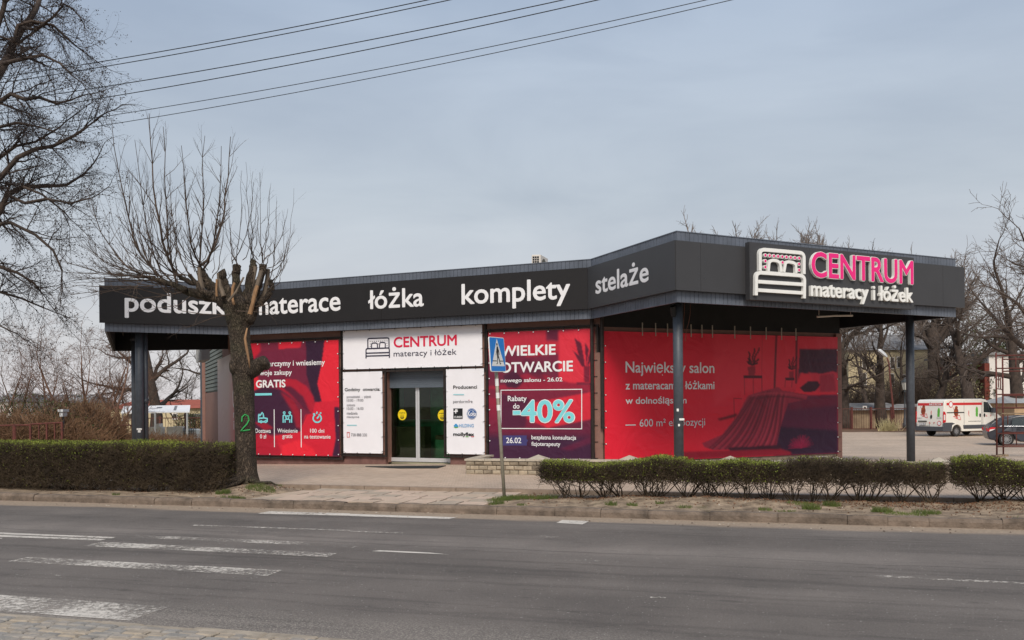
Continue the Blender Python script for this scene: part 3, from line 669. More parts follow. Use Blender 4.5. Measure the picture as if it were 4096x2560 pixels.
# pebbles and scraps of litter on the sand and in the gutter
pb = MB()
for _ in range(420):
    s_ = R.uniform(-13, 9); t_ = R.choice([R.uniform(13.2, 13.79), R.uniform(14.1, 15.4)])
    z = -0.146 if t_ < 13.8 else float(vz(s_, t_)); c = W(s_, t_, z); r = R.uniform(0.006, 0.02)
    pb.add([c + np.array([r * math.cos(a), r * math.sin(a), R.uniform(0, .2) * r]) for a in (0, 1.3, 2.5, 3.8, 5.1)] + [c + np.array([0, 0, r * .8])], [(i, (i + 1) % 5, 5) for i in range(5)], R.choice([0, 0, 0, 1, 1, 1, 0, 2]))
tag(pb.build('pebbles', [mat('pebble', srgb(158, 142, 124), 0.9, 0.2, 20), mat('dark_pebble', srgb(92, 80, 68), 0.9, 0.2, 20), mat('pale_scrap', srgb(184, 174, 160), 0.9, 0.1, 20)]), 'pebbles and scraps scattered along the gutter and verge', 'pebbles', kind='stuff')
# ------------------------------------------------------------------ the shop
HB, HT = 3.8, 5.3
A_, E_, B_, C_, D_ = np.array([-11.53, 24.95]), np.array([-8.1, 26.65]), np.array([2.04, 22.37]), np.array([3.54, 18.76]), np.array([11.55, 22.85])
bk = on_z(450, 1405.5, HB)[:2]
VD = (bk - A_) / np.hypot(*(bk - A_))                       # direction straight back from the street
CDd = (D_ - C_) / np.hypot(*(D_ - C_)); CDn = np.array([-CDd[1], CDd[0]])
Ab, Db = A_ + VD * 10.0, D_ + CDn * 9.0
ang = lambda p, q: math.atan2(q[1] - p[1], q[0] - p[0])
P_AE, P_EB, P_BC, P_CD = Plane(A_, ang(A_, E_)), Plane(E_, ang(E_, B_)), Plane(B_, ang(B_, C_)), Plane(C_, ang(C_, D_))
SHOP = thing('shop_building', (2.0, 26.0, 0), 'low dark grey shop with a wide black fascia canopy on round columns and red banners', 'shop')
outline = [A_, E_, B_, C_, D_, Db, Ab]
def inset(poly, d):
    n = len(poly); res = []
    for i in range(n):
        a, b, c = poly[i - 1], poly[i], poly[(i + 1) % n]
        d1 = (b - a) / np.hypot(*(b - a)); d2 = (c - b) / np.hypot(*(c - b)); n1 = np.array([-d1[1], d1[0]]); n2 = np.array([-d2[1], d2[0]])
        t = n1 + n2; t /= np.hypot(*t); res.append(b + t * d / np.dot(t, n1))
    return res
in1 = inset(outline, 0.05); in2 = inset(outline, 0.12)
# fascia: dark backing with separate cladding planks above and below the sign band
fb = MB(); n = len(outline)
for i in range(n):
    j = (i + 1) % n
    fb.slab([in1[i], in1[j], in2[j], in2[i]], HB + 0.01, HT - 0.01)
fascia = fb.build('fascia', 'clad_gap', SHOP)
top = MB()
for i in range(n):
    p, q = outline[i], outline[(i + 1) % n]; pl = Plane(p, ang(p, q)); L = float(np.hypot(*(q - p))); k = int(round(L / 0.115)); w = L / k
    for m in range(k):
        if i in (4, 5, 6) and m % 3: continue
        ww = w * (3 if i in (4, 5, 6) else 1)
        for z0, z1 in ((HT - 0.235, HT), (HB, HB + 0.265)) if i in (0, 1, 2, 3) else ((HB, HT),):
            top.rect(pl, m * w + 0.004, z0, min(L, m * w + ww) - 0.004, z1, -0.049, R.uniform(-0.003, 0.002))
top.build('cladding', 'clad', fascia)
cap = MB()
ino = inset(outline, -0.012); inn = inset(outline, 0.14)
for i in range(n): j = (i + 1) % n; cap.slab([ino[i], ino[j], inn[j], inn[i]], HT + 0.002, HT + 0.022)
cap.build('coping', 'clad', fascia)
def inside(p, poly):
    c = False
    for a, b in zip(poly, poly[1:] + poly[:1]):
        if (a[1] > p[1]) != (b[1] > p[1]) and p[0] < (b[0] - a[0]) * (p[1] - a[1]) / (b[1] - a[1]) + a[0]: c = not c
    return c
rf = MB(); rf.slab(in2, 4.86, 4.98); rf.build('roof', 'roof_grey', SHOP)
sf = MB(); sf.slab(in2, 4.5, 4.6)
for k in range(26):                                         # open joists and purlins under the roof
    p = A_ + (D_ - A_) * (k + 0.5) / 26
    while not inside(p, in2): p = p + VD * .05
    p = p + VD * .1; q = p
    while inside(q, in2): q = q + VD * .05
    q = q - VD * .1; LJ = float(np.hypot(*(q - p)))
    pl = Plane(p, ang(p, q)); sf.rect(pl, 0, 4.36, LJ, 4.498, -0.03, 0.03)
sf.build('soffit', 'soffit', SHOP)
# sign band, proud of the cladding, overhanging at both ends
Z0, Z1 = HB + 0.24, HT - 0.21
def band(pl, p, q, e0, e1, m, name, joints=()):
    L = float(np.hypot(*(q - p))); b = MB(); us = [-e0] + list(joints) + [L + e1]
    for a, c in zip(us[:-1], us[1:]): b.rect(pl, a + 0.003, Z0, c - 0.003, Z1, 0.03, 0.13)
    return b.build(name, m, SHOP)
be = 0.13 * math.tan(math.radians(24.5)); bb = 0.13 * math.tan(math.radians(22.2))
LAE, LEB, LBC, LCD = [float(np.hypot(*x)) for x in (E_ - A_, B_ - E_, C_ - B_, D_ - C_)]
band_ae = band(P_AE, A_, E_, 0.14, -be, 'band_print', 'sign_band'); band_eb = band(P_EB, E_, B_, -be, -bb, 'band_print', 'sign_band', (4.9,))
band_bc = band(P_BC, B_, C_, -bb, 0.127, 'band_plain', 'sign_band'); band_cd = band(P_CD, C_, D_, 0.127, 0.17, 'band_plain', 'sign_band', (P_CD.hit(2803, 1080, .13)[0], P_CD.hit(3772, 1150, .13)[0]))
def word(pl, body, bl, tr, parent, off=0.012, m='white_print', o=0.13):
    b = MB(); b.text(pl, body, pl.hit(*bl, o + 0.012), pl.hit(*tr, o + 0.012), o + 0.001, o + 0.006, off=off); return b.build('lettering', m, parent)
word(P_AE, 'poduszki', (499, 1271), (922, 1184), band_ae, 0.02)
word(P_EB, 'materace', (1010, 1263), (1361, 1176), band_eb, 0.018)
word(P_EB, 'łóżka', (1472.6, 1238), (1694, 1140), band_eb, 0.018)
word(P_EB, 'komplety', (1846, 1245), (2280, 1107), band_eb, 0.018)
word(P_BC, 'stelaże', (2381, 1178), (2593, 1032), band_bc, 0.02)
# screws in the plain panels
for sx, sy in ((2795, 1030), (2795, 1048), (2795, 1095), (2795, 1115), (2820, 1028), (2820, 1048), (2820, 1094), (2820, 1114), (3785, 1114), (2900, 1040)):
    scw = MB(); scw.disc(P_CD, P_CD.hit(sx, sy, .13), 0.008, 0.13, 0.137, n=8); scw.build('screw', 'steel_dk', band_cd)

# walls
P_W = Plane(E_, ang(E_, B_), -0.38)
u0w = P_W.hit(1015, 1700)[0]; W0 = P_W.p0 + P_W.u * u0w
u1w = P_W.hit(2412, 1700)[0]; W1 = P_W.p0 + P_W.u * u1w
P_N = Plane(W1 + np.array([0.0, 0.04]), math.radians(22.6)); uN = P_N.hit(3361.6, 1700)[0]; NE = P_N.p0 + P_N.u * uN
P_S = Plane(W0, ang(W0, W0 + np.array([-0.405, 0.914])) + math.pi)              # left end wall, seen edge on
ztop = 4.49; d0, d1 = P_W.hit(1300 + 455 / 1.89, 1700)[0], P_W.hit(1300 + 945 / 1.89, 1700)[0]
zl = P_W.hit(1650, 1200 + 505 / 1.89)[1]
wl = MB()
def wal(pl, a, b, z0, z1, th=0.2, mi=0): wl.rect(pl, a, z0, b, z1, -th, 0, mi)
wal(P_W, u0w + 0.03, d0, 0.22, ztop); wal(P_W, d1, u1w, 0.22, ztop); wal(P_W, d0, d1, zl + 0.3, ztop)
wal(P_N, 0.03, uN, 0.1, 3.62); wal(P_N, 0.03, uN, 3.621, ztop, 0.2, 2)
wal(P_W, u0w + 0.03, d0, -0.3, 0.218, 0.21, 1); wal(P_W, d1, u1w, -0.3, 0.218, 0.21, 1); wal(P_N, 0.03, uN, -0.9, 0.098, 0.205, 1)
uS = P_S.uof(P_S.p0); far = -17.5
wal(P_S, far, 0.0, -0.9, 2.25); wal(P_S, -9.0, 0.0, 2.251, ztop); wal(P_S, far, -16.9, 2.251, ztop); wal(P_S, far, -9.0, 4.2, ztop + 0.2)
rb = NE + CDn * 14
P_R = Plane(NE, ang(NE, rb)); wal(P_R, 0.21, 14, -0.9, ztop)
lb = P_S.p0 + P_S.u * far; pb_ = Plane(rb, ang(rb, lb)); wal(pb_, 0, float(np.hypot(*(lb - rb))), -0.9, ztop + 0.2)
WALL = wl.build('wall', ['wall', 'plinth', 'soffit'], SHOP)
it = MB(); it.slab([W0 + np.array([0.3, 0.3]), W1 + np.array([-.3, .35]), NE + np.array([-.3, .3]), rb, lb], -0.05, 0.0, 0)
dc = (d0 + d1) / 2
it.rect(P_W, d0 - 2.5, 0.01, d1 + 2.5, 4.2, -1.9, -1.75, 1)  # added green panel, stands in for greenery mirrored in the glass
it.rect(P_W, dc - 2.0, 0.02, dc - 0.2, 1.0, -1.2, -0.8, 2); it.rect(P_W, dc + 0.1, 0.02, dc + 1.6, 0.62, -1.5, -0.9, 1); it.rect(P_W, dc + 0.1, 0.63, dc + 1.6, 0.75, -1.5, -0.9, 2)
it.rect(P_W, dc - 1.4, 1.2, dc - 0.5, 2.6, -1.74, -1.7, 2)
it.build('interior', ['interior', 'interior_b', 'interior_c'], SHOP)
# louvred window and grey eave on the left end wall
lv = MB(); lv.rect(P_S, -16.9, 2.27, -9.0, 4.19, -0.12, -0.06)
for k in range(11): lv.rect(P_S, -16.88, 2.32 + k * 0.17, -9.02, 2.44 + k * 0.17, -0.06, 0.01)
lv.build('louvred_window', mat('grey_louvre', srgb(120, 128, 122), 0.6, 0.15, 3), SHOP)
ev = MB()
ea = on_z(787, 1451, 3.45); pe = Plane(ea[:2], P_S_ang := math.atan2(P_S.u[1], P_S.u[0]))
for k in range(18): ev.rect(pe, k * 0.14, 3.45, k * 0.14 + 0.125, 4.35, -0.05, 0.0 if k % 2 else 0.03)
ev.rect(pe, 0, 3.46, 2.5, 4.34, -0.3, -0.052)
ev.build('corrugated_eave', 'corr', SHOP)
pst = MB(); pp = on_z(811, 1560, 2.0); 
pst.tube([(*at_y(811, 1560, 43.0)[:2], -0.8), (*at_y(811, 1560, 43.0)[:2], 4.0)], 0.12, 10); pst.build('post', 'steel_dk', SHOP)
# brown corner pillar with slim dark tubes
cpil = MB(); pu = P_W.hit(2398, 1700)[0]
cpil.rect(P_W, P_W.hit(2381, 1700)[0], -0.3, u1w + 0.02, 2.95, 0.003, 0.10, 0); cpil.build('corner_pillar', 'wall', SHOP)
tb = MB()
for sx in (2372, 2412): p = P_W.pt(P_W.hit(sx, 1700, .14)[0], 0, 0.16); tb.tube([(p[0], p[1], 0 if sx < 2400 else 1.0), (p[0], p[1], 4.3)], 0.05, 8)
tb.build('corner_tube', 'frame_dk', SHOP)
# columns with collars and base plates
def column(px, py0, zb, Y, r, name='column', z1=4.5):
    p = at_y(px, 1700, Y); c = MB()
    c.tube([(p[0], p[1], zb), (p[0], p[1], z1)], r, 24); c.tube([(p[0], p[1], z1 - 0.5), (p[0], p[1], z1 - 0.42)], r * 1.25, 24); c.box((p[0], p[1], z1 - 0.06), (0.5, 0.5, 0.1))
    return c.build(name, 'steel_dk', SHOP, smooth=False), p
c1, p1 = column(2714.5, 0, 0, 19.55, 0.108); c2, p2 = column(3642.5, 0, -0.05, 23.9, 0.108)
c3, p3_ = column(560, 0, -0.1, 25.9, 0.118); c4, _ = column(541, 0, -0.2, 31.5, 0.118)
for c in list(SHOP.children):
    if c.name.startswith('column'):
        for pg in c.data.polygons: pg.use_smooth = len(pg.vertices) == 4 and abs(pg.normal.z) < 0.3 and pg.area > 0.02
dp = MB(); p = at_y(584, 1700, 26.05); dp.tube([(p[0], p[1], -0.2), (p[0], p[1], 4.4)], 0.07, 14); dp.tube([(p[0], p[1], 1.75), (p[0], p[1], 1.9)], 0.085, 14); dp.build('downpipe', 'steel_dk', SHOP, smooth=True)
for px, py, w, h, Y in ((2727, 1677, .11, .045, 19.55), (2716, 1700, .04, .05, 19.55), (2711, 1640, .045, .06, 19.55), (557, 1716, .15, .05, 25.9), (557, 1724, .08, .08, 25.9)):
    pl = Plane(at_y(px, py, Y - 0.115)[:2], 0.0); st = MB(); st.rect(pl, -w / 2, at_y(px, py, Y)[2] - h / 2, w / 2, at_y(px, py, Y)[2] + h / 2, -0.02, 0.006); st.build('sticker', 'reflect', SHOP)
# thin steel rods rising from the big banner into the dark
for x in (415, 515, 605, 783, 865, 944, 1113, 1232, 1350, 1467, 1575):
    a = P_N.hit(2350 + x / 1.8895, 1200 + (240 + (x - 415) * 0.033) / 1.8895, 0.1); p = P_N.pt(a[0], 0, 0.1); rd = MB(); rd.tube([(p[0], p[1], a[1] - 0.1), (p[0], p[1], a[1] + 0.24)], 0.016, 6); rd.build('steel_rod', 'galv', SHOP)
tl = MB(); a, b = at_y(3268, 1267, 23.0), at_y(3410, 1262, 23.3); tl.tube([a, (a + b) / 2 + np.array([0, 0, .012]), b], 0.025, 8); tl.tube([a + np.array([0.05, 0, 0]), a + np.array([0.05, 0, 0.9])], 0.008, 5); tl.tube([b - np.array([0.05, 0, 0]), b + np.array([-0.05, 0, .9])], 0.008, 5)
tl.build('lamp_tube', 'beige', SHOP)
wr = MB(); wr.tube([at_y(x, y, 19.75) for x, y in ((2762, 1215), (2760, 1260), (2755, 1290), (2746, 1320), (2741, 1365))], 0.006, 4); wr.tube([at_y(x, y, 19.8) for x, y in ((2738, 1212), (2737, 1250), (2734, 1290), (2735, 1330))], 0.006, 4)
wr.build('loose_wire', mat('rust_coloured_wire', srgb(110, 66, 50), 0.7, 0), SHOP)
br_ = MB(); c = at_y(2690, 1225, 19.4); br_.tube([c, c + np.array([0.05, 0.1, -0.2])], 0.06, 10); br_.box(c + np.array([0.1, 0, 0.1]), (0.3, 0.05, 0.05)); br_.build('floodlight', 'soffit', SHOP)

# entrance: roller shutter, two sliding leaves of glass in pale frames
zdt = P_W.hit(1660, 1200 + 655 / 1.89, -0.25)[1]
sh = MB(); sh.rect(P_W, d0 - 0.03, zl - 0.02, d1, zl + 0.32, -0.1, 0.03); sh.build('shutter_box', 'shutter', SHOP)
cu = MB()
for k in range(9): z = zdt + k * 0.058; cu.prism(P_W, [(d0 + 0.04, z), (d1, z), (d1, z + 0.055), (d0 + 0.04, z + 0.055)], -0.24, -0.2 if k % 2 else -0.205)
cu.rect(P_W, d0 + 0.04, zdt - 0.03, d1, zdt - 0.002, -0.25, -0.19)
cu.build('roller_shutter', 'shutter', SHOP)
jb = MB(); jb.rect(P_W, d0 + 0.002, 0, d0 + 0.03, zl + 0.28, -0.4, -0.12); jb.build('door_jamb', ['wall'], SHOP)
ul, um, ur = P_W.hit(1300 + 485 / 1.89, 1700, -0.3)[0], P_W.hit(1300 + 703 / 1.89, 1700, -0.3)[0], d1 + 0.12
DOORS = []
for a, b in ((ul, um - 0.004), (um + 0.004, ur)):
    dr = MB()
    for q in ((a, 0.02, a + 0.055, zdt + 0.2), (b - 0.055, 0.02, b, zdt + 0.2), (a + 0.056, 0.02, b - 0.056, 0.13), (a + 0.056, zdt + 0.05, b - 0.056, zdt + 0.2)): dr.rect(P_W, *q, -0.33, -0.28)
    d = dr.build('sliding_door', 'alu', SHOP); DOORS.append(d)
    g = MB(); g.rect(P_W, a + 0.056, 0.131, b - 0.056, zdt + 0.049, -0.308, -0.302); g.build('glass', 'glass', d)
for k, (x, y, r) in enumerate(((583, 868, 34), (886, 872, 35))):
    u, z = P_W.hit(1300 + x / 1.89, 1200 + y / 1.89, -0.29); rr = 0.155; s_ = MB()
    s_.disc(P_W, (u, z), rr, -0.298, -0.294, 0, 28, 0.92); s_.text(P_W, 'WEJŚCIE', (u - 0.105, z + 0.035), (u + 0.105, z + 0.075), -0.29, -0.2895, 1, 0.03)
    for q in (0.0, -0.025): s_.rect(P_W, u - 0.06, z + q - 0.005, u + 0.06, z + q, -0.29, -0.2895, 1)
    s_.prism(P_W, [(u - 0.06, z - 0.05), (u + 0.06, z - 0.05), (u + 0.055, z - 0.1), (u, z - 0.12), (u - 0.055, z - 0.1)], -0.2925, -0.2895, 1)
    for q in (-0.062, -0.082): s_.rect(P_W, u - 0.04, z + q - 0.008, u + 0.04, z + q, -0.2894, -0.289, 0)
    s_.build('sticker', ['yellow', 'ink'], DOORS[k])
matb = MB(); pa = [on_z(1300 + x / 1.89, 1200 + y / 1.89, 0.0) for x, y in ((305, 1262), (915, 1256), (850, 1274), (560, 1275))]
matb.slab([p[:2] for p in pa], 0.004, 0.02); tag(matb.build('doormat', 'rubber', origin=pa[0]), 'dark rubber doormat lying on the paving before the shop entrance', 'doormat')

# ------------------------------------------------------------------ banners: frame, tarpaulin, printed pictures and writing
def corner_box(pl, tl, br, off): u0, z1 = pl.hit(*tl, off); u1, z0 = pl.hit(*br, off); return u0, z0, u1, z1
def banner_thing(pl, u0, z0, u1, z1, off, label, cat, grid=None, colors=None, n=5, frame=True, name='banner', sides='ltrb'):
    b = thing(name, pl.pt((u0 + u1) / 2, z0, off), label, cat, 'banners stretched on frames across the shop front')
    nx, ny = (grid if grid else (50, 40)); us = np.linspace(u0, u1, nx); zs = np.linspace(z1, z0, ny)
    U, Z = np.meshgrid(us, zs); h = nfun(int(abs(u0 * 97 + z0 * 31)) % 1000, 12); edge = np.minimum(np.minimum(U - u0, u1 - U), np.minimum(Z - z0, z1 - Z)).clip(0, 0.5) / 0.5
    O = off + 0.0016 * h(U * 1.1, Z * 1.1) * edge + 0.006 * np.abs(np.sin((U - u0) * math.pi / 0.42)) * np.exp(-np.minimum(z1 - Z, Z - z0) / 0.05)
    XY = pl.p0[None, None] + pl.u * U[..., None] + pl.n * O[..., None]
    V = np.concatenate([XY, Z[..., None]], -1).reshape(-1, 3); i = (np.arange(ny - 1)[:, None] * nx + np.arange(nx - 1)[None]).ravel(); Q = np.stack([i, i + nx, i + nx + 1, i + 1], 1)
    sh = np_mesh('sheet', V, Q, 'print' if colors is not None else 'tarp', b, smooth=True, colors=colors)
    if frame:
        f = MB(); w = 0.05; o0, o1 = off - 0.09, off - 0.02; m = 0.05
        q = dict(l=(u0 - m - w, z0 - m - w, u0 - m, z1 + m + w), r=(u1 + m, z0 - m - w, u1 + m + w, z1 + m + w), t=(u0 - m, z1 + m, u1 + m, z1 + m + w), b=(u0 - m, z0 - m - w, u1 + m, z0 - m))
        for k in sides: f.rect(pl, *q[k], o0, o1)
        if len(sides) > 2: f.build('frame', 'frame_dk', b)
        else:
            for k in sides: f = MB(); f.rect(pl, *q[k], o0, o1); f.build('frame', 'frame_dk', b)
        def tie(u, z, du, dz):                       # one rubber tie with its eyelet
            t = MB(); ru, rz = (0.006, 0.055) if dz else (0.055, 0.006)
            t.rect(pl, u + du * 0.025 - ru, z + dz * 0.025 - rz, u + du * 0.025 + ru, z + dz * 0.025 + rz, off + 0.006, off + 0.02, 0); t.disc(pl, (u - du * 0.03, z - dz * 0.03), 0.016, off + 0.012, off + 0.026, 1, 8)
            t.build('tie', ['ink', 'white_print'], b)
        for k in range(int((u1 - u0 - 0.06) / 0.42) + 1):
            if 't' in sides: tie(u0 + 0.06 + k * 0.42, z1, 0, 1)
            if 'b' in sides: tie(u0 + 0.06 + k * 0.42, z0, 0, -1)
        for k in range(int((z1 - z0 - 0.06) / 0.42) + 1):
            if 'l' in sides: tie(u0, z0 + 0.06 + k * 0.42, -1, 0)
            if 'r' in sides: tie(u1, z0 + 0.06 + k * 0.42, 1, 0)
    return b
class Pix:                                           # zoomed photograph pixels -> a banner's plane
    def __init__(s, pl, x0, y0, k, off): s.pl, s.x0, s.y0, s.k, s.off = pl, x0, y0, k, off
    def __call__(s, x, y): return s.pl.hit(s.x0 + x / s.k, s.y0 + y / s.k, s.off)
    def pts(s, q): return [s(*p) for p in q]
def writing(b, px, lines, m, off=0.0, name='lettering', o=0.0095):
    for mm, grp in (lines if isinstance(lines, dict) else {m: lines}).items():
        for (body, x0, y1, x1, y0, *rest) in grp:
            t = MB(); t.text(px.pl, body, px(x0, y1), px(x1, y0), px.off + o - 0.002, px.off + o, off=rest[0] if rest else off); t.build(name, mm, b)
def bed_icon(t, px, w, o0, o1, mi=0, arcs=None):
    for q in arcs: t.ribbon(px.pl, px.pts(q), w, o0, o1, mi)
def rnd(q, r=6):                                     # round the corners of a polyline
    out = [q[0]]
    for a, b, c in zip(q[:-2], q[1:-1], q[2:]):
        a, b, c = map(np.array, (a, b, c)); da = (a - b) / np.hypot(*(a - b)); dc = (c - b) / np.hypot(*(c - b))
        for t in np.linspace(0, 1, 7): p = (1 - t) ** 2 * (b + da * r) + 2 * t * (1 - t) * b + t * t * (b + dc * r); out.append(tuple(p))
    return out + [q[-1]]
OFF = 0.1
X4 = Pix(P_W, 1300, 1200, 1.89, OFF)
# white name banner above the door
q = (*X4(135, 235), *X4(1190, 498)); bx = (q[0], q[3], q[2], X4(1185, 187)[1])
bw = banner_thing(P_W, bx[0], bx[1], bx[2], bx[3], OFF, 'wide white banner with bed emblem and crimson name above the shop door', 'banner')
bx_name = bx
writing(bw, X4, [('CENTRUM', 520, 361, 997, 260)], 'crimson', 0.022); writing(bw, X4, [('materacy i łóżek', 520, 442, 995, 364)], 'navy', -0.004)
t = MB(); o0, o1 = OFF + 0.006, OFF + 0.0085; lw = 0.035
bed_icon(t, X4, lw, o0, o1, 0, [rnd([(325, 366), (324, 291), (484, 286), (485, 360)], 14), rnd([(311, 442), (311, 368), (487, 362), (488, 437)], 13), [(313, 402), (486, 397)], [(313, 424), (486, 419)]])
bed_icon(t, X4, lw * 0.9, o0 - 0.002, o1 - 0.001, 0, [rnd([(353, 364), (352, 326), (396, 324), (398, 362)], 16), rnd([(411, 361), (416, 320), (457, 322), (456, 360)], 12)])
for x, y in [(342 + k * 16, 314 - k * 0.6) for k in range(9)] + [(343, 332), (344, 350), (469, 327), (470, 345), (404, 332)]: t.disc(P_W, X4(x, y), 0.014, o0, o1 - 0.0005, 1, 8)
t.build('bed_emblem', ['navy', 'greyink'], bw)
# opening hours
a, b_ = X4(135, 546), X4(438, 1161)
bh = banner_thing(P_W, a[0], b_[1], b_[0], a[1], OFF, 'narrow white banner with the opening hours, left of the door', 'banner', sides='lrb')
writing(bh, X4, [('Godziny  otwarcia:', 150, 698, 418, 661)], 'ink', 0.02)
writing(bh, X4, [('poniedziałek  -  piątek', 166, 748, 350, 720), ('10:00 - 19:00', 166, 769, 291, 748), ('sobota', 166, 804, 229, 784), ('10:00 - 16:00', 166, 831, 292, 810), ('niedziela', 166, 867, 247, 845), ('nieczynne', 166, 897, 259, 876), ('728 888 330', 199, 1030, 318, 1009)], 'greyink', -0.004)
t = MB(); t.prism(P_W, X4.pts([(167, 943), (241, 943), (241, 951), (167, 951)]), o0, o1); t.build('rule', 'cyan2', bh)
t = MB(); t.ribbon(P_W, X4.pts([(168, 1001), (186, 1001), (186, 1037), (168, 1037), (168, 1001)]), 0.014, o0, o1); t.rect(P_W, *X4(173, 1006), *X4(181, 1004), o0, o1); t.build('phone_icon', 'vanred', bh)
# makers
a, b_ = X4(915, 524), X4(1207, 1168)
bp = banner_thing(P_W, a[0], b_[1], b_[0], a[1], OFF, 'narrow white banner listing makers with small logos, right of the door', 'banner', sides='lrb')
writing(bp, X4, {'ink': [('Producenci', 970, 673, 1150, 643, 0.02), ('mollyflex', 970, 1036, 1128, 1001, 0.04)], 'greyink': [('perdormire', 970, 786, 1116, 755, -0.006)], 'skyprint': [('HILDING', 1015, 962, 1125, 937, 0.006)]}, None)
t = MB(); t.prism(P_W, X4.pts([(971, 711), (1052, 711), (1052, 719), (971, 719)]), o0, o1); t.build('rule', 'cyan2', bp)
t = MB(); t.prism(P_W, X4.pts([(971, 820), (1041, 819), (1041, 898), (971, 899)]), o0, o1 - 0.001, 0)
for q in ([(985, 826), (993, 826), (993, 838), (1005, 838), (1005, 846), (993, 846), (993, 858), (985, 858), (985, 846), (973, 846), (973, 838), (985, 838)],): t.prism(P_W, X4.pts(q), o1 - 0.001, o1 + 0.001, 1)
t.prism(P_W, X4.pts([(998, 822), (1001, 829), (1008, 832), (1001, 835), (998, 842), (995, 835), (988, 832), (995, 829)]), o1 + 0.0012, o1 + 0.002, 1)
t.text(P_W, 'CUREM', X4(976, 893), X4(1036, 877), o1 - 0.001, o1 + 0.001, 1, 0.02); t.build('square_logo', ['ink', 'white_print'], bp)
t = MB(); c = X4(1110, 860); t.disc(P_W, c, 0.150, o0, o1, 0, 30, 0.98); t.disc(P_W, c, 0.138, o1 + 0.0002, o1 + 0.001, 1, 30, .98); t.disc(P_W, c, 0.130, o1 + 0.0012, o1 + 0.002, 0, 30, .98); t.disc(P_W, c, 0.096, o1 + 0.0022, o1 + 0.0026, 1, 30, .98); t.disc(P_W, c, 0.09, o1 + 0.0028, o1 + 0.0032, 0, 30, 0.93)
t.prism(P_W, X4.pts([(1076, 868), (1078, 848), (1144, 843), (1142, 866)]), o1 + 0.0034, o1 + 0.0038, 0); t.text(P_W, 'Koło', X4(1079, 878), X4(1141, 840), o1 + 0.004, o1 + 0.0045, 1, 0.035); t.build('round_logo', ['blueprint', 'white_print'], bp)
t = MB(); t.prism(P_W, X4.pts([(975, 955), (975, 946), (981, 944), (984, 937), (992, 935), (999, 938), (1002, 945), (1009, 949), (1009, 956), (1000, 960), (985, 960)]), o0, o1, 0); t.ribbon(P_W, X4.pts([(976, 960), (990, 965), (1008, 961)]), 0.02, o0, o1 + 0.001, 1); t.build('cloud_logo', ['skyprint', 'vangreen'], bp)
t = MB(); t.prism(P_W, X4.pts([(1065, 1031), (1086, 1031), (1086, 1036), (1065, 1036)]), o1 + 0.0004, o1 + 0.001, 0); t.prism(P_W, X4.pts([(1106, 1031), (1127, 1031), (1127, 1036), (1106, 1036)]), o1 + 0.0004, o1 + 0.001, 1); t.prism(P_W, X4.pts([(1086, 757), (1092, 752), (1092, 761)]), o1, o1 + 0.001, 1); t.build('accent', ['vangreen', 'vanred'], bp)

class Art:                                           # a printed picture, painted in zoomed photograph pixels onto the banner's grid
    def __init__(s, x0, y0, x1, y1, nx, ny, c):
        s.X, s.Y = np.meshgrid(np.linspace(x0, x1, nx), np.linspace(y0, y1, ny)); s.c = np.empty((ny, nx, 3)); s.c[:] = srgb(*c); s.px = (x1 - x0) / nx
    def mask(s, q):
        m = np.zeros(s.X.shape, bool)
        for (xa, ya), (xb, yb) in zip(q, q[1:] + q[:1]):
            if ya == yb: continue
            m ^= ((s.Y < ya) != (s.Y < yb)) & (s.X < (xb - xa) * (s.Y - ya) / (yb - ya) + xa)
        return m.astype(float)
    def blur(s, m, k):
        for _ in range(k):
            p = np.pad(m, 1, mode='edge'); m = (p[:-2, 1:-1] + p[2:, 1:-1] + p[1:-1, :-2] + p[1:-1, 2:] + 2 * m) / 6
        return m
    def lay(s, m, c, a=1.0): m = np.clip(m * a, 0, 1)[..., None]; s.c = s.c * (1 - m) + np.array(srgb(*c)) * m
    def poly(s, q, c, k=1, a=1.0): s.lay(s.blur(s.mask(q), k), c, a)
    def ell(s, cx, cy, rx, ry, c, soft=0.3, a=1.0, rot=0.0):
        dx, dy = s.X - cx, s.Y - cy; u = dx * math.cos(rot) + dy * math.sin(rot); v = -dx * math.sin(rot) + dy * math.cos(rot); d = np.sqrt((u / rx) ** 2 + (v / ry) ** 2)
        s.lay(np.clip((1 - d) / soft, 0, 1), c, a)
    def fade(s, f, c, a=1.0): s.lay(np.clip(f, 0, 1), c, a)
    def line(s, q, w, c, a=1.0, k=0):
        m = np.zeros(s.X.shape)
        for (xa, ya), (xb, yb) in zip(q[:-1], q[1:]):
            L2 = max((xb - xa) ** 2 + (yb - ya) ** 2, 1e-6); t = np.clip(((s.X - xa) * (xb - xa) + (s.Y - ya) * (yb - ya)) / L2, 0, 1)
            d = np.hypot(s.X - xa - t * (xb - xa), s.Y - ya - t * (yb - ya)); m = np.maximum(m, np.clip((w / 2 - d) / s.px + 0.5, 0, 1))
        s.lay(m, c, a)
RED, DRED, PUR, MID = (226, 36, 58), (160, 24, 46), (58, 28, 54), (128, 32, 62)

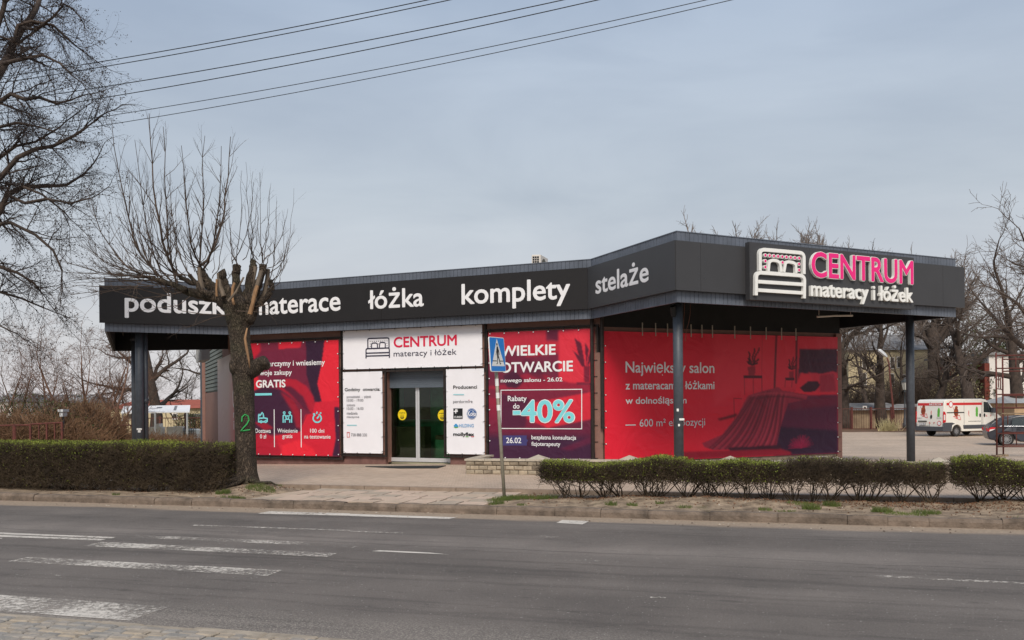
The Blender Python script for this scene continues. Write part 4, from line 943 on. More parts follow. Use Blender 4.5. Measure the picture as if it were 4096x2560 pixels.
# delivery banner, left of the door
X3 = Pix(P_W, 800, 1200, 2.16, OFF)
uL, uR = X3(395, 700)[0], X3(1202, 700)[0]; zT, zB = X3(1200, 345)[1], X3(1203, 1352)[1]
ar = Art(395, 345, 1202, 1352, 150, 190, (116, 34, 58))
ar.poly([(395, 345), (530, 345), (520, 520), (395, 560)], (190, 30, 52), 8); ar.poly([(690, 345), (890, 345), (880, 400), (690, 405)], (206, 34, 54), 2)
ar.poly([(530, 420), (930, 400), (960, 900), (395, 900), (395, 560)], (112, 32, 58), 6); ar.poly([(925, 345), (1085, 345), (1060, 560), (1020, 720), (1058, 880), (990, 880), (930, 640)], (52, 26, 50), 2)
ar.poly([(1085, 345), (1202, 345), (1202, 940), (1058, 880), (1022, 720), (1060, 540)], (224, 38, 56), 1); ar.line([(1075, 360), (1060, 470), (1085, 420)], 4, (90, 20, 40), 0.5)
ar.poly([(650, 720), (760, 670), (840, 680), (930, 740), (985, 830), (1000, 900), (970, 975), (900, 930), (800, 830)], (176, 28, 50), 3); ar.poly([(700, 730), (800, 740), (900, 830), (960, 975), (900, 940), (800, 820)], (92, 26, 52), 5)
ar.poly([(395, 780), (560, 740), (700, 770), (820, 860), (880, 980), (895, 1140), (780, 1150), (640, 1160), (540, 1200), (395, 1180)], (62, 28, 54), 3); ar.poly([(700, 780), (820, 860), (880, 980), (890, 1120), (840, 1100), (800, 950)], (150, 26, 48), 7)
ar.poly([(395, 560), (500, 640), (540, 740), (395, 800)], (206, 34, 52), 4); ar.poly([(1000, 880), (1202, 870), (1202, 925), (1160, 930), (1170, 1200), (1140, 1352), (640, 1352), (640, 1180), (870, 1140), (920, 990), (975, 980)], (208, 32, 54), 2)
ar.poly([(395, 1180), (560, 1150), (660, 1200), (720, 1352), (395, 1352)], (178, 26, 50), 5); ar.poly([(720, 1260), (860, 1210), (980, 1290), (1010, 1352), (700, 1352)], (232, 40, 58), 6); ar.poly([(1160, 925), (1202, 925), (1202, 1352), (1142, 1352), (1172, 1200)], (62, 28, 56), 2)
ar.poly([(470, 1060), (560, 1050), (640, 1110), (560, 1130)], (150, 26, 48), 4); ar.line([(880, 1020), (890, 1080), (930, 990)], 5, (110, 22, 44), 0.8)
bd = banner_thing(P_W, uL, zB, uR, zT, OFF, 'red banner of cushions promising free delivery, behind the pollarded tree', 'banner', (150, 190), ar.c)
writing(bd, X3, [('Dostarczymy i wniesiemy', 485, 592, 1080, 512), ('Twoje zakupy', 485, 666, 795, 601)], 'white_print', 0.018); writing(bd, X3, [('GRATIS', 485, 760, 740, 687)], 'white_print', 0.03)
writing(bd, X3, [('Dostawa', 480, 1148, 613, 1112), ('0 zł', 520, 1196, 575, 1161), ('Wniesienie', 670, 1146, 845, 1111), ('gratis', 713, 1204, 800, 1161), ('100 dni', 953, 1147, 1075, 1112), ('na testowanie', 902, 1197, 1129, 1166)], 'white_print', 0.012)
t = MB(); t.prism(P_W, X3.pts([(477, 806), (622, 804), (622, 823), (477, 826)]), o0, o1); t.build('rule', 'cyan', bd)
t = MB(); t.rect(P_W, *X3(641.5, 1271), *X3(645, 945), o0, o1); t.rect(P_W, *X3(873.5, 1273), *X3(877, 943), o0, o1); t.build('divider', 'white_print', bd)
t = MB(); w = 0.045
for q in ([(522, 1052), (508, 1052), (508, 990)], [(540, 1052), (562, 1052)], [(574, 1050), (582, 1048), (582, 1025), (552, 1018), (548, 985), (553, 985)], [(512, 1022), (550, 1020)], [(508, 985), (520, 998), (542, 970)]): t.ribbon(P_W, X3.pts(q), w, o0, o1)
for c in ((530, 1052), (569, 1050)): t.ribbon(P_W, X3.pts([(c[0] + 8 * math.cos(a), c[1] + 8 * math.sin(a)) for a in np.linspace(0, 6.28, 14)]), 0.035, o0, o1 + 0.001)
t.build('van_icon', 'cyan', bd)
t = MB()
for x in (729, 777): t.ribbon(P_W, X3.pts([(x + 8 * math.cos(a), 974 + 8 * math.sin(a)) for a in np.linspace(0, 6.28, 14)]), 0.03, o0, o1)
for q in ([(720, 1060), (720, 1000), (730, 990), (742, 1005), (742, 1018)], [(736, 1060), (736, 1030)], [(793, 1060), (793, 1000), (780, 990), (768, 1005), (768, 1018)], [(777, 1060), (777, 1030)], [(746, 1002), (766, 1002), (766, 1030), (746, 1030), (746, 1001)]): t.ribbon(P_W, X3.pts(q), 0.04, o0, o1)
t.build('carriers_icon', 'cyan', bd)
t = MB(); t.ribbon(P_W, X3.pts([(1014 + 35 * math.cos(a), 1022 + 35 * math.sin(a)) for a in np.linspace(-1.2, 4.2, 26)]), w, o0, o1)
for q in ([(1012, 1024), (1030, 1004)], [(1014, 965), (1008, 985)], [(1040, 972), (1048, 982)], [(978, 985), (990, 985), (992, 998)]): t.ribbon(P_W, X3.pts(q), w, o0, o1 + 0.001)
t.build('clock_icon', 'cyan', bd)

# opening offer banner, right of the door
X5 = Pix(P_W, 1850, 1200, 1.89, OFF)
uL, uR = X5(198, 700)[0], X5(1000, 700)[0]; zT, zB = X5(1000, 214)[1], X5(200, 1198)[1]
ar = Art(198, 225, 1000, 1200, 150, 182, (152, 32, 58))
ar.fade(np.clip((ar.Y - 700) / 500, 0, 1), (62, 30, 60)); ar.poly([(198, 225), (650, 225), (650, 370), (198, 380)], (182, 40, 60), 3); ar.poly([(198, 375), (460, 370), (740, 370), (740, 600), (198, 640)], (112, 34, 60), 3)
ar.poly([(650, 225), (740, 225), (740, 320), (650, 330)], (96, 28, 54), 5); ar.poly([(740, 240), (1000, 225), (1000, 640), (870, 640), (740, 600)], (216, 48, 66), 4); ar.poly([(430, 380), (640, 300), (745, 310), (745, 400), (500, 420)], (196, 36, 56), 8, .8)
ar.poly([(320, 600), (500, 545), (640, 560), (760, 620), (1000, 640), (1000, 690), (420, 660)], (150, 30, 56), 3); ar.poly([(310, 560), (400, 520), (480, 600), (420, 660), (340, 650)], (74, 28, 54), 4)
ar.poly([(470, 420), (600, 500), (640, 620), (520, 560)], (86, 28, 54), 8, .7); ar.poly([(870, 620), (1000, 628), (1000, 645), (870, 640)], (120, 30, 54), 1)
for q in ([(855, 290), (905, 330), (930, 480), (915, 510), (880, 400)], [(840, 380), (900, 430), (935, 510), (905, 500)], [(930, 320), (960, 380), (940, 500)], [(975, 380), (990, 430), (945, 520), (955, 440)]): ar.poly(q, (96, 24, 48), 1)
ar.poly([(922, 500), (968, 500), (965, 625), (925, 625)], (128, 28, 52), 2)
for x in (930, 942, 956): ar.line([(x, 500), (x + 3, 620)], 3, (80, 22, 46), .7)
ar.poly([(200, 660), (1000, 690), (1000, 740), (560, 770), (200, 730)], (122, 32, 58), 3); ar.poly([(500, 780), (1000, 690), (1000, 900), (660, 965), (420, 860)], (212, 40, 60), 3); ar.poly([(300, 700), (520, 740), (480, 960), (300, 970)], (84, 30, 58), 6)
ar.poly([(660, 960), (1000, 890), (1000, 1010), (760, 1060)], (104, 32, 60), 4); ar.fade(np.clip((ar.Y - 990) / 60, 0, 1), (66, 32, 60)); ar.poly([(740, 1120), (1000, 1010), (1000, 1060), (820, 1130)], (96, 32, 62), 5)
bo = banner_thing(P_W, uL, zB, uR, zT, OFF, 'purple and red banner announcing the grand opening and a forty percent discount', 'banner', (150, 182), ar.c)
writing(bo, X5, [('WIELKIE', 290, 427, 705, 334), ('OTWARCIE', 288, 552, 836, 457)], 'white_print', 0.026)
writing(bo, X5, [('nowego salonu - 26.02', 290, 633, 756, 584), ('Rabaty', 343, 778, 486, 723), ('do', 383, 822, 432, 781), ('26.02', 331, 1082, 445, 1040), ('bezpłatna konsultacja', 522, 1064, 860, 1024), ('fizjoterapeuty', 522, 1112, 740, 1073)], 'white_print', 0.018)
t = MB(); t.text(P_W, '40%', X5(440, 932), X5(852, 748), o0 - 0.002, o0 + 0.002, 0, 0.034); t.text(P_W, '40%', X5(444, 925), X5(846, 754), o1 + 0.001, o1 + 0.003, 1, 0.02)
t.prism(P_W, X5.pts([(380, 834), (441, 833), (441, 870), (380, 871)]), o0, o1, 0); t.prism(P_W, X5.pts([(383, 838), (437, 837), (437, 866), (383, 867)]), o1 + .001, o1 + .003, 1); t.build('discount_figure', ['white_print', 'cyan'], bo)
t = MB(); t.ribbon(P_W, X5.pts([(292, 690), (292, 682), (902, 675), (902, 974), (292, 971), (292, 686)]), 0.022, o0, o1); t.build('offer_frame', 'white_print', bo)
t = MB(); t.prism(P_W, X5.pts([(305, 1024), (486, 1024), (484, 1050), (496, 1062), (486, 1074), (486, 1100), (305, 1100)]), o0 - .006, o0 - .004); t.build('date_box', 'datebox', bo)

# big banner under the right canopy
X6 = Pix(P_N, 2350, 1200, 1.8895, OFF)
uL, uR = X6(127, 700)[0], X6(1893, 700)[0]; zT = (X6(125, 231)[1] + X6(1893, 284)[1]) / 2; zB = X6(1893, 1160)[1]
ar = Art(127, 257, 1893, 1185, 330, 174, (226, 32, 56))
ar.fade((ar.X - 600) / 900, (206, 40, 62)); ar.fade(1 - (ar.Y - 257) / 300, (204, 36, 58), .5)
ar.poly([(1260, 257), (1893, 257), (1893, 360), (1560, 370), (1560, 660), (1060, 700), (900, 800), (900, 257)], (224, 56, 74), 30, .7); ar.line([(1388, 257), (1370, 660)], 16, (112, 34, 48)); ar.line([(1552, 257), (1545, 620)], 18, (120, 36, 50)); ar.line([(1275, 257), (1270, 660)], 3, (170, 40, 56))
ar.poly([(1575, 358), (1893, 350), (1893, 640), (1560, 600)], (74, 34, 54), 2)
for yy in range(4):
    for xx in range(9): ar.ell(1600 + xx * 36 + (yy % 2) * 18, 400 + yy * 48, 12, 22, (58, 28, 46), .8, .6)
def plant(cx, cy, s):
    for a, l in ((-2.2, 60), (-1.9, 100), (-1.4, 120), (-1.1, 140), (-0.7, 70), (-2.6, 50), (-0.4, 45)):
        for k in np.linspace(0.3, 1, 7): ar.ell(cx + s * l * k * math.cos(a) * .8 + 6 * s * math.sin(9 * k), cy + s * l * k * math.sin(a), 11 * s, 8 * s, (70, 30, 40), .5, .9, a)
        ar.line([(cx, cy), (cx + s * l * math.cos(a) * .8, cy + s * l * math.sin(a))], 3 * s, (84, 30, 42))
plant(1195, 490, 1.05); plant(1508, 520, .8)
ar.poly([(1160, 500), (1222, 495), (1215, 568), (1168, 568)], (150, 40, 56), 1); ar.poly([(1488, 532), (1528, 530), (1526, 586), (1490, 586)], (150, 42, 58), 1)
ar.poly([(1130, 568), (1275, 564), (1275, 586), (1130, 588)], (90, 30, 44), 0); ar.poly([(1458, 582), (1532, 582), (1530, 604), (1460, 604)], (84, 30, 44), 0)
for x in (1134, 1203, 1270): ar.line([(x, 580), (x, 710)], 4, (104, 30, 44))
for x in (1458, 1512): ar.line([(x, 590), (x - 4, 656)], 4, (104, 30, 44))
ar.line([(1055, 910), (1052, 738), (1112, 742)], 5, (120, 28, 42)); ar.poly([(930, 890), (1075, 852), (1075, 876), (940, 906)], (98, 24, 38), 3)
ar.poly([(1545, 650), (1580, 545), (1660, 550), (1720, 600), (1893, 560), (1893, 720), (1540, 710)], (226, 46, 66), 2); ar.poly([(1645, 540), (1760, 550), (1850, 530), (1893, 545), (1893, 700), (1720, 690)], (208, 50, 70), 2)
ar.poly([(1740, 560), (1860, 545), (1880, 690), (1740, 695)], (166, 40, 62), 4); ar.poly([(1575, 660), (1640, 610), (1720, 606), (1745, 640), (1700, 690), (1610, 695)], (70, 28, 46), 1); ar.line([(1530, 702), (1893, 712)], 16, (230, 40, 62))
ar.poly([(1430, 770), (1640, 720), (1893, 716), (1893, 1185), (1360, 1185), (1360, 1060)], (92, 32, 62), 5); ar.poly([(1500, 745), (1893, 728), (1893, 800), (1480, 830)], (122, 30, 58), 14, .8); ar.poly([(1400, 960), (1893, 1000), (1893, 1185), (1380, 1185)], (52, 26, 52), 8)
bl_ = [(1160, 720), (1260, 690), (1400, 655), (1430, 680), (1640, 715), (1630, 750), (1480, 780), (1420, 940), (1380, 1100), (1300, 1125), (1000, 1125), (905, 1125), (830, 1100), (810, 1070), (960, 1010), (1070, 880)]
ar.poly(bl_, (154, 44, 66), 1)
mk_ = ar.blur(ar.mask(bl_), 1)
def fold(q, w, c, al, k):
    m = np.zeros(ar.X.shape); P = np.array(q, float); tt = np.linspace(0, 1, 22); n = len(P) - 1
    C = [sum(math.comb(n, i) * (1 - t) ** (n - i) * t ** i * P[i] for i in range(n + 1)) for t in tt]
    for a, b in zip(C[:-1], C[1:]):
        L2 = max(float(np.dot(b - a, b - a)), 1e-6); t = np.clip(((ar.X - a[0]) * (b[0] - a[0]) + (ar.Y - a[1]) * (b[1] - a[1])) / L2, 0, 1)
        m = np.maximum(m, np.clip((w / 2 - np.hypot(ar.X - a[0] - t * (b[0] - a[0]), ar.Y - a[1] - t * (b[1] - a[1]))) / ar.px + .5, 0, 1))
    ar.lay(ar.blur(m, k) * mk_, c, al)
for i in range(13):
    x0 = 1190 + i * 21 + R.uniform(-8, 8); xe = 850 + i * 42 + R.uniform(-12, 12); q = [(x0, 690 + abs(i - 7) * 4), (x0 - 70 + i * 3, 800), (xe + 190 - i * 10, 980), (xe, 1118)]
    fold(q, R.uniform(10, 20), (92, 26, 46), R.uniform(.6, .95), 2); fold([(x + 15, y) for x, y in q], R.uniform(6, 11), (196, 66, 84), R.uniform(.35, .7), 1)
fold([(1190, 720), (1330, 690), (1480, 700), (1630, 730)], 16, (190, 62, 80), .6, 2); fold([(1220, 745), (1350, 715), (1500, 728), (1600, 752)], 10, (96, 28, 48), .8, 1)
ar.poly([(640, 1130), (900, 1130), (1400, 1128), (1500, 1160), (1500, 1185), (640, 1185)], (150, 24, 48), 4); ar.poly([(1000, 1110), (1420, 1100), (1400, 1135), (1020, 1135)], (64, 22, 42), 3)
for k in range(160):
    a = R.uniform(-3.3, 0.1); l = R.uniform(40, 105); ar.line([(1580, 1130), (1580 + l * math.cos(a), 1120 + l * .95 * math.sin(a))], 4, R.choice([(140, 22, 62), (168, 28, 74), (104, 22, 54)]), .5)
bn = banner_thing(P_N, uL, zB, uR, zT, OFF, 'huge red banner with a bedroom picture under the right canopy', 'banner', (330, 174), ar.c, frame=True, sides='lr')
writing(bn, X6, [('Największy salon', 287, 576, 957, 472)], 'white_print', 0.012); writing(bn, X6, [('z materacami i łóżkami', 287, 677, 958, 608), ('w dolnośląskim', 287, 801, 747, 726)], 'white_print', 0.016); writing(bn, X6, [('600 m² ekspozycji', 393, 976, 887, 892)], 'steelmark', 0.0)
t = MB(); t.prism(P_N, X6.pts([(286, 942), (364, 941), (364, 948), (286, 949)]), o0, o1); t.build('rule', 'steelmark', bn)
t = MB(); t.rect(P_N, X6(930, 1180)[0], -0.3, uN, 0.2, 0.012, 0.06); t.build('board', mat('torn_beige_board', srgb(176, 160, 138), 0.9, 0.3, 3, c2=srgb(120, 108, 96)), bn)
t = MB(); t.rect(P_N, uN - 0.22, -0.9, uN - 0.02, 3.6, 0.02, 0.09); t.build('corner_trim', 'wall', SHOP)
cord = MB(); cord.tube([P_N.pt(*X6(x, y), 0.13) for x, y in ((1190, 1212), (1500, 1212), (1580, 1200), (1650, 1190), (1770, 1184), (1890, 1190))], 0.008, 4); cord.build('cord', 'reflect', bn)

# banner on the left end wall, seen almost edge on
u0, u1 = -6.5, -0.05; X7 = Pix(P_S, 400, 1300, 2.748, 0.05)
u0 = X7(1295, 900)[0]; zt_ = X7(1380, 345)[1]
ar = Art(0, 0, 100, 100, 60, 60, (188, 160, 156)); ar.fade((ar.X - 35) / 60, (214, 40, 56)); ar.fade(1 - ar.Y / 55, (206, 198, 196), .8); ar.fade((ar.X - 40) / 60, (206, 40, 54), .7); ar.fade((ar.Y - 80) / 40, (140, 70, 66), .4)
bs = banner_thing(P_S, u0, -0.3, u1, zt_, 0.05, 'grey and red banner fixed along the end wall, seen edge on behind the tree trunk', 'banner', (60, 60), ar.c, frame=False)
for body, a, b in (('CENTRUM', (1460, 910), (1650, 660)), ('materacy', (1468, 1050), (1650, 960)), ('i łóżek', (1470, 1150), (1650, 1060))):
    t = MB(); t.text(P_S, body, X7(*a), X7(*b), 0.057, 0.059, off=0.02); t.build('lettering', 'white_print', bs)

# raised shop sign: dark tray with bed emblem and three dimensional letters
XS = Pix(P_CD, 2600, 850, 1.7286, 0.27)
a, c_ = XS(687, 205), XS(1828, 670); zt = (XS(687, 205)[1] + XS(1826, 312)[1]) / 2; zb = (XS(687, 600)[1] + XS(1828, 670)[1]) / 2
SG = thing('shop_sign', P_CD.pt((a[0] + c_[0]) / 2, zb, 0.2), 'dark raised sign board with white bed emblem and pink three dimensional letters', 'sign')
t = MB(); um_ = XS(1103, 400)[0]; t.rect(P_CD, a[0], zb, um_ - 0.002, zt, 0.135, 0.27); t.rect(P_CD, um_ + 0.002, zb, c_[0], zt, 0.135, 0.27); t.build('tray', 'band_plain', SG)
XL = Pix(P_CD, 2600, 850, 1.7286, 0.36)
def raised(body, bl, tr, off, face, nm):
    t = MB(); t.text(P_CD, body, XL(*bl), XL(*tr), 0.275, 0.345, 0, off); 
    t.build(nm, 'white_letter', SG)
    if face: t = MB(); t.text(P_CD, body, (XL(*bl)[0] + .012, XL(*bl)[1] + .012), (XL(*tr)[0] - .012, XL(*tr)[1] - .012), 0.346, 0.35, 0, off - 0.016); t.build('letter_face', face, [o for o in SG.children if o.name.startswith(nm)][-1])
raised('CENTRUM', (1118, 449), (1826, 330), 0.036, 'magenta', 'letters'); raised('materacy i łóżek', (1118, 612), (1824, 512), 0.02, None, 'letters')
t = MB(); w = 0.08; XB = Pix(P_CD, 2600, 850, 1.7286, 0.34); arcs = [rnd([(763, 402), (762, 254), (1066, 280), (1066, 425)], 34), rnd([(735, 572), (737, 413), (1070, 437), (1068, 593)], 36)]
for q in arcs: t.ribbon(P_CD, XB.pts(q), w, 0.275, 0.345)
for q in ([(748, 477), (1058, 497)], [(748, 536), (1058, 556)]): t.ribbon(P_CD, XB.pts(q), w * .95, 0.276, 0.344)
for q in (rnd([(820, 405), (826, 326), (900, 336), (908, 410)], 34), rnd([(928, 411), (940, 336), (1010, 350), (1012, 418)], 26)): t.ribbon(P_CD, XB.pts(q), w * .85, 0.277, 0.343)
t.build('bed_emblem', 'white_letter', SG); em = [o for o in SG.children if o.name.startswith('bed_emblem')][-1]
t = MB()
for x, y in [(798 + k * 29.2, 295 + k * 2.6) for k in range(9)] + [(798, 335), (798, 377), (1031, 356), (1031, 397), (917, 345)]: t.disc(P_CD, XB(x, y), 0.045, 0.275, 0.34, 0, 12); t.disc(P_CD, XB(x, y), 0.03, 0.341, 0.344, 1, 12)
t.build('stud', ['white_letter', 'magenta'], em)

# air conditioner on the roof
AC = thing('air_conditioner', (*at_y(2163, 1050, 26.6)[:2], 4.99), 'beige air conditioning unit with fan standing on the shop roof', 'air conditioner')
acx = np.array(WL[AC.name]); q0 = at_y(2162.5, 1018, 26.0)
pf = Plane(q0[:2], math.radians(72)); pg = Plane(q0[:2], math.radians(-8)); zt2 = q0[2]; hh = 0.62; fw, sw = 0.8, 0.27
t = MB(); c0 = q0[:2]; c1_ = c0 + pf.u * fw; c3_ = c0 - pg.u * sw; c2_ = c1_ - pg.u * sw
t.slab([c0, c1_, c2_, c3_], zt2 - hh, zt2); t.build('casing', 'beige', AC, bevel=0.012)
t = MB(); t.disc(pf, (0.33, zt2 - 0.32), 0.24, 0.003, 0.012, 0, 28); t.build('fan_grille', 'fan_dk', AC)
t = MB(); pgl = Plane(c3_, math.radians(-8)); t.rect(pgl, 0.03, zt2 - hh + 0.04, sw - 0.05, zt2 - 0.05, 0.003, 0.006); t.build('side_grille', 'clad_gap', AC)
t = MB()
for k in range(1, 3): t.rect(pgl, 0.03 + k * (sw - .08) / 3 - .005, zt2 - hh + .04, 0.03 + k * (sw - .08) / 3 + .005, zt2 - .05, .007, .012)
for k in range(1, 8): z = zt2 - .05 - k * .066; t.rect(pgl, 0.03, z - .005, sw - .05, z + .005, .0075, .0125)
t.build('grille_bars', 'beige', AC)
t = MB(); t.disc(pf, (0.68, zt2 - 0.44), 0.07, 0.003, 0.006); t.build('sticker', 'vanred', AC)
t = MB()
for k in (0.1, 0.7): p = c0 + pf.u * k - pg.u * sw / 2; t.box((p[0], p[1], (zt2 - hh + 4.98) / 2), (0.06, 0.3, zt2 - hh - 4.98), math.radians(-18))
t.build('stand', 'steel_dk', AC)
# ------------------------------------------------------------------ low stone wall of the flower bed before the shop
pw0, pw1 = on_z(*vp(1101, 1120), 0.0)[:2], np.array([10.3, 18.05]); dpw = (pw1 - pw0) / np.hypot(*(pw1 - pw0)); pw_end = pw0 + dpw * 19
PW = Plane(pw0, math.atan2(dpw[1], dpw[0])); PL = Plane(pw0 + np.array([-dpw[1], dpw[0]]) * 1.6, math.atan2(-dpw[0], dpw[1]))
GWALL = thing('garden_wall', (*pw0, 0), 'low grey wall of rough stone blocks with flat capstones round the flower bed before the banners', 'wall')
bk_ = MB(); bk_.rect(PW, 0.02, -0.1, 19, 0.31, -0.2, -0.014); bk_.rect(PL, 0.0, -0.1, 1.58, 0.31, -0.2, -0.014); bk_.build('mortar', mat('dark_mortar', srgb(74, 64, 56), 0.95, 0.2, 20), GWALL)
sb = MB()
for pl, L in ((PW, 19.0), (PL, 1.6)):
    for r_ in range(3):
        u = 0.0 if r_ % 2 == 0 else -0.11
        while u < L:
            w = 0.215; a, b = max(u, 0) + 0.006, min(u + w, L) - 0.006; z0 = -0.0 + r_ * 0.105; z1 = z0 + 0.094
            if b - a > 0.05:
                j = lambda: R.uniform(-0.006, 0.006); f = 0.012 + R.uniform(-0.006, 0.012); e = 0.022
                vs = [pl.pt(a, z0, -0.014), pl.pt(b, z0, -0.014), pl.pt(b, z1, -0.014), pl.pt(a, z1, -0.014), pl.pt(a, z0, 0.0), pl.pt(b, z0, 0.0), pl.pt(b, z1, 0.0), pl.pt(a, z1, 0.0), pl.pt(a + e, z0 + e + j(), f + j()), pl.pt(b - e, z0 + e + j(), f + j()), pl.pt(b - e, z1 - e + j(), f + j()), pl.pt(a + e, z1 - e + j(), f + j())]
                sb.add(vs, [(8, 9, 10, 11)] + [(k, (k + 1) % 4, 4 + (k + 1) % 4, 4 + k) for k in range(4)] + [(4 + k, 4 + (k + 1) % 4, 8 + (k + 1) % 4, 8 + k) for k in range(4)], R.randrange(3))
            u += w
sb.build('stonework', [mat('split_stone', srgb(152, 140, 122), 0.9, 0.3, 6, 0.5, 40), mat('split_stone_dark', srgb(130, 118, 102), 0.9, 0.3, 6, 0.5, 40), mat('split_stone_pale', srgb(166, 152, 132), 0.9, 0.3, 6, 0.5, 40)], GWALL)
u = -0.03; k = 0
CAPM = mat('capstone', srgb(178, 168, 152), 0.85, 0.15, 5, 0.3, 40)
cs = MB()
while u < 19: cs.rect(PW, u + 0.004, 0.315, u + 0.496, 0.36 + R.uniform(-.003, .003), -0.26, 0.03); u += 0.5
for k in range(3): cs.rect(PL, k * 0.5 + .01, 0.315, k * 0.5 + 0.49, 0.36, -0.26, 0.03)
cs.build('capstones', CAPM, GWALL)
for sx, sy in ((2146, 1834), (2514, 1837), (2921, 1840), (3352, 1843), (3764, 1845)):
    u = PW.hit(sx, sy, 0.0)[0]; p = MB(); b = [PW.pt(u - .24, .362, .03), PW.pt(u + .24, .362, .03), PW.pt(u + .24, .362, -.4), PW.pt(u - .24, .362, -.4)]; t_ = PW.pt(u, .46, -.19)
    p.add(b + [t_], [(0, 1, 4), (1, 2, 4), (2, 3, 4), (3, 0, 4), (3, 2, 1, 0)]); p.build('pyramid_cap', CAPM, GWALL)
bed = MB(); q = [PW.p0 + PW.u * 0.2 - PW.n * 0.21, PW.p0 + PW.u * 19 - PW.n * 0.21, PW.p0 + PW.u * 19 - PW.n * 1.6, PW.p0 + PW.u * .2 - PW.n * 1.6]
bed.slab(q, 0.01, 0.26); tag(bed.build('flower_bed', SOIL), kind='structure')

# ------------------------------------------------------------------ trimmed hedges
def hedge(label, s0, s1, tc, tw, zt, zl, n_twig, n_leaf, core, seed, stems=True, green=0.17, slope=0.0):
    tc0 = tc; tcs = lambda s: tc0 + (s - s0) * slope
    g = np.random.default_rng(seed); rr = random.Random(seed); L = s1 - s0; h1, h2 = nfun(seed), nfun(seed + 1)
    o = thing('hedge', W((s0 + s1) / 2, tc, 0), label, 'hedge', 'trimmed hedges along the verge')
    topz = lambda s: zt + (0.022 if core else 0.034) * h1(s * 1.3, 0) + (0.012 if core else 0.02) * h2(s * 6, 1)
    zg = lambda s, t: vz(s, t)
    if stems:
        p0, p1, r0, r1 = [], [], [], []
        nb = int(L / 0.36)
        for i in range(nb):
            sb_ = s0 + 0.16 + (i + 0.5 + rr.uniform(-.35, .35)) * (L - 0.3) / nb; tb_ = tcs(sb_) + rr.uniform(-.12, .12)
            for k in range(rr.randint(8, 14)):
                a = W(sb_ + rr.uniform(-.05, .05), tb_ + rr.uniform(-.05, .05), float(zg(sb_, tb_)) - 0.03)
                e = W(min(max(sb_ + rr.gauss(0, .30), s0 - .02), s1 + .02), tcs(sb_) + rr.uniform(-.5, .5) * tw, zt * rr.uniform(.55, .95))
                m1 = a + (e - a) * .33 + np.array([rr.uniform(-.06, .06), rr.uniform(-.06, .06), rr.uniform(-.06, .06)]); m2 = a + (e - a) * .68 + np.array([rr.uniform(-.07, .07), rr.uniform(-.07, .07), rr.uniform(-.02, .07)])
                rad = rr.uniform(.006, .013)
                for (x, y, ra, rb_) in ((a, m1, rad, rad * .8), (m1, m2, rad * .8, rad * .6), (m2, e, rad * .6, rad * .4)): p0.append(x); p1.append(y); r0.append(ra); r1.append(rb_)
                for _ in range(3):
                    b = m1 + (m2 - m1) * rr.random(); c = b + np.array([rr.uniform(-.2, .2), rr.uniform(-.2, .2), rr.uniform(.0, .2)]); p0.append(b); p1.append(c); r0.append(rad * .5); r1.append(.002)
        V, Q = segs_geo(p0, p1, r0, r1, 4); np_mesh('stems', V, Q, 'hedge_twig', o)
    # fine twigs fill the clipped body, more at the skin
    s = g.uniform(s0, s1, n_twig); tc = tcs(s); e = g.random(n_twig); t = tc + np.where(e < .55, g.choice([-1, 1], n_twig) * (0.5 - np.abs(g.normal(0, .07, n_twig))), g.uniform(-.5, .5, n_twig)) * tw
    endk = np.minimum(s - s0, s1 - s); t = tc + (t - tc) * np.clip(0.55 + endk * 1.6, 0, 1)
    z = zl + (topz(s) - zl) * g.random(n_twig) ** 0.8
    P = np.column_stack([np.outer(s, RU) + np.outer(t, RN), z - g.uniform(.02, .1, n_twig)])
    d = g.normal(size=(n_twig, 3)) * np.array([.75, .75, .55]) + np.array([0, 0, .55]); d /= np.linalg.norm(d, axis=1, keepdims=True)
    ln = g.uniform(.06, .19, n_twig)[:, None]; P1 = P + d * ln; P1[:, 2] = np.minimum(P1[:, 2], topz(s) + np.where(g.random(n_twig) < .12, g.uniform(.02, .1, n_twig), g.uniform(-.01, .035, n_twig)))
    V, Q = segs_geo(P, P1, np.full(n_twig, .0042), np.full(n_twig, .002), 3); np_mesh('twigs', V, Q, 'hedge_twig', o)
    s = g.uniform(s0, s1, n_leaf); tc = tcs(s); t = tc + g.uniform(-.52, .52, n_leaf) * tw * np.clip(0.55 + np.minimum(s - s0, s1 - s) * 1.6, 0, 1); t = t + g.normal(0, .02, n_leaf)
    patch = np.clip(.55 + .6 * h1(s * 1.1, t * .9) + .25 * h2(s * 3, t * 3), .06, 1)
    dz = np.abs(g.normal(0, green, n_leaf)) * (0.6 + 0.6 * patch); dz = np.where(g.random(n_leaf) < .12, g.uniform(0, zt - zl, n_leaf), dz); keep = g.random(n_leaf) < patch; z = np.maximum(topz(s) + .02 - dz, zl)
    C = np.column_stack([np.outer(s, RU) + np.outer(t, RN), z])[keep]
    V, Q = leaves_geo(C, .0135, g); np_mesh('leaves', V, Q, 'leaf', o)
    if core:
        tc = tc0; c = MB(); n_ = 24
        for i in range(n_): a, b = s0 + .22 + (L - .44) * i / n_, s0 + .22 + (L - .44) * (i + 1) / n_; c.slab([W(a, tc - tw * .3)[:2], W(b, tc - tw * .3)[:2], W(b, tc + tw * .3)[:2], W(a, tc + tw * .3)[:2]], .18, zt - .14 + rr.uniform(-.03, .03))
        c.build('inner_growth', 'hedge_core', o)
    return o
sR0 = ST(on_z(*vp(1278, 1168), 0.05))[0]; sR1 = ST(on_z(*vp(2262, 1195), 0.05))[0]; sR2 = ST(on_z(*vp(2292, 1195), 0.05))[0]
hedge('tall dense clipped hedge, dark below and green on top, left of the pollarded tree', -22.0, -10.25, 15.25, 0.95, 0.95, 0.03, 76000, 80000, True, 21, green=.15)
